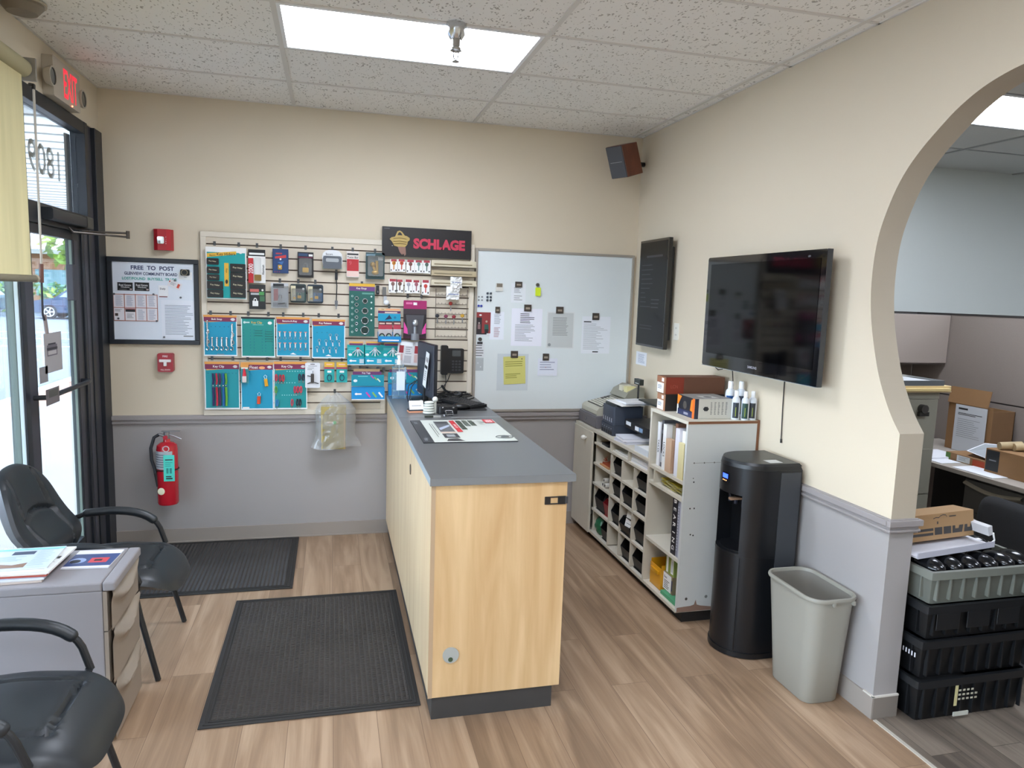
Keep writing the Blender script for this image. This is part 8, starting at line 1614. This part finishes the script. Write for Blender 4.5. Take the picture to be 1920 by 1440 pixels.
# crates stacked behind the pillar
KB = C('#0c0d0f', .42, name='black_crate_plastic'); KB2 = C('#16181b', .4, name='black_crate_rib')
def crate(lab, z0, z1, x0, x1, y0, y1, m_, m2, tap=.012, draw=None):
    t = thing('stacking_crate', lab, 'crate', ((x0 + x1) / 2, (y0 + y1) / 2, z0), 0, 'stacked plastic crates')
    m = MB(); w = .006; zt = z1 - .002
    loft([ring(x0 + tap, y0 + tap, x1 - tap, y1 - tap, .012, z0 + .001, 2), ring(x0, y0, x1, y1, .012, zt - .02, 2)], m_, m, True)
    loft([ring(x0 + .008, y0 + .008, x1 - .008, y1 - .008, .01, zt, 2), ring(x0 + tap + .008, y0 + tap + .008, x1 - tap - .008, y1 - tap - .008, .01, z0 + .012, 2)], m_, m, False, True); f = m; n = 9
    for k in range(n): xx = x0 + .03 + (x1 - x0 - .06) * k / (n - 1); f.box(xx - .003, y0 - .006, z0 + .02, xx + .003, y0 + .010, z1 - .035, m2)
    for k in range(4): yy = y0 + .05 + (y1 - y0 - .1) * k / 3; f.box(x0 - .006, yy - .003, z0 + .02, x0 + .010, yy + .003, z1 - .035, m2)
    m.build('tub', t, 0, 0, .5)
    m = MB(); loft([ring(x0, y0, x1, y1, .012, zt - .035, 2), ring(x0 - .010, y0 - .010, x1 + .010, y1 + .010, .016, zt - .033, 2), ring(x0 - .010, y0 - .010, x1 + .010, y1 + .010, .016, zt, 2), ring(x0 + .008, y0 + .008, x1 - .008, y1 - .008, .010, zt, 2)], m2, m); m.build('rim', t, 0, 0, .5)
    if draw: draw(t)
    return t
cx0, cx1, cy0, cy1 = 3.852, 4.44, -2.815, -2.44
WL = C('#d8d8e0', .6)
def holes(yy0, n, zc, dz_):
    def d(t):
        m = MB()
        for k in range(n): m.box(cx0 - .0075, yy0 + .016 * k, zc - dz_, cx0 - .0065, yy0 + .016 * k + .006, zc + dz_, WL)
        m.build('vent_slot', t)
    return d
crate('black stacking crate on the office floor, lowest of the stack', .0, .195, cx0, cx1, cy0, cy1, KB, KB2, .02, lambda t: (lambda m: (m.box(cx0 + .19, cy0 - .009, .065, cx0 + .205, cy0 - .0075, .165, C('#c9bf8c', .7)), [m.box(cx0 + .21 + .022 * (k % 5), cy0 - .009, .09 + .02 * (k // 5), cx0 + .222 + .022 * (k % 5), cy0 - .0075, .098 + .02 * (k // 5), C('#b9b4a0', .7)) for k in range(14)], m.box(cx0 + .19, cy0 - .012, .018, cx0 + .27, cy0 - .0075, .036, C('#c4c4b8', .6)), m.build('torn_label', t)))(MB()))
crate('black stacking crate with bright vent slots, second in the stack', .196, .375, cx0, cx1, cy0, cy1, KB, KB2, .02, holes(-2.79, 7, .30, .010))
crate('black stacking crate with raised panels, third in the stack', .376, .530, cx0 + .01, cx1, cy0, cy1, KB, KB2, .012, lambda t: [MB().box(cx0 + .05 + .16 * k, cy0 - .010, .42, cx0 + .17 + .16 * k, cy0 - .004, .495, KB2).build('raised_panel', t, .004) for k in range(3)])
GC = C('#666961', .5, name='grey_crate_plastic'); GC2 = C('#74776f', .5, name='grey_crate_rim')
crate('grey stacking tote filled with black domes, topmost of the stack', .531, .680, cx0 + .01, cx1 + .02, cy0, cy1, GC, GC2, .014)
for j in range(2):
    for i in range(6):
        c0 = Vector((cx0 + .075 + .092 * i, cy0 + .085 + .20 * j, .672)); m = MB().ball(c0, .047, C('#121316', .18, name='gloss_black_dome'), 10, (1, 1.7, .85)); m.box(c0.x - .044, c0.y - .07, .60, c0.x + .044, c0.y + .07, .66, KB); tag(m.build('black_dome'), 'glossy black dome in the grey tote, %s from the left in the %s row' % (ORD[i], ('front', 'back')[j]), 'dome', 'black domes in the grey tote')
m = MB(); M = Matrix.Translation((4.05, -2.60, .750)) @ Matrix.Rotation(.05, 4, 'Z') @ Matrix.Rotation(-.05, 4, 'Y')
m.box(-.21, -.13, -.03, .22, .09, -.022, C('#d4d4dc', .6), M).box(-.21, -.135, -.03, .22, -.13, -.004, C('#b9b9c4', .6), M)
t = thing('white_box_lid', 'flat white cardboard lid lying on the black domes', 'box lid', (4.06, -2.6, .715)); m.build('lid_panel', t); MB().tube([M @ Vector((.21, -.12, -.02)), M @ Vector((.235, -.12, -.005)), M @ Vector((.225, -.12, .03))], .004, WHITE, 6).box(.20, -.12, -.022, .224, .08, .02, C('#c9c9cc', .6), M @ Matrix.Rotation(-.2, 4, 'Y')).build('bent_flap', t)
M = Matrix.Translation((4.07, -2.58, .742)) @ Matrix.Rotation(.02, 4, 'Z') @ Matrix.Rotation(-.045, 4, 'Y') @ Matrix.Rotation(-.10, 4, 'X')
m = MB().box(-.19, -.055, 0, .19, .055, .118, C('#a3825c', .8, name='kraft_carton', var=.05, scale=14)); f = Face(m, (-.19, -.055, 0), X, Z, .38, .118, (0, -1, 0)); DI = C('#43403e', .7)
f.r(.08, .19, .40, .29, DI); f.r(.08, .36, .40, .46, DI); f.r(.42, .19, .53, .47, DI); f.r(.55, .19, .66, .47, DI); f.poly([(.68, .19), (.82, .19), (.84, .47), (.78, .47), (.77, .35), (.72, .35), (.72, .47), (.68, .47)], DI); f.poly([(.85, .19), (.97, .19), (1.0 - .01, .47), (.95, .47), (.94, .35), (.90, .35), (.90, .47), (.86, .47)], DI)
q_ = [(.40, .80), (.44, .84), (.48, .82), (.50, .88), (.54, .92), (.58, .90), (.60, .82)]; 
for (a, b) in zip(q_[:-1], q_[1:]): f.poly([a, (a[0], a[1] + .03), (b[0], b[1] + .03), b], DI)
f.r(.63, .83, .73, .87, DI); f.r(.1, .6, .2, .7, C('#c9b08c', .25)); f.r(.45, .60, .47, .70, DI)
m.v = [M @ v for v in m.v]; tag(m.build('kraft_carton', None, .002), 'tilted brown carton printed with dark block letters on top of the crates', 'box')
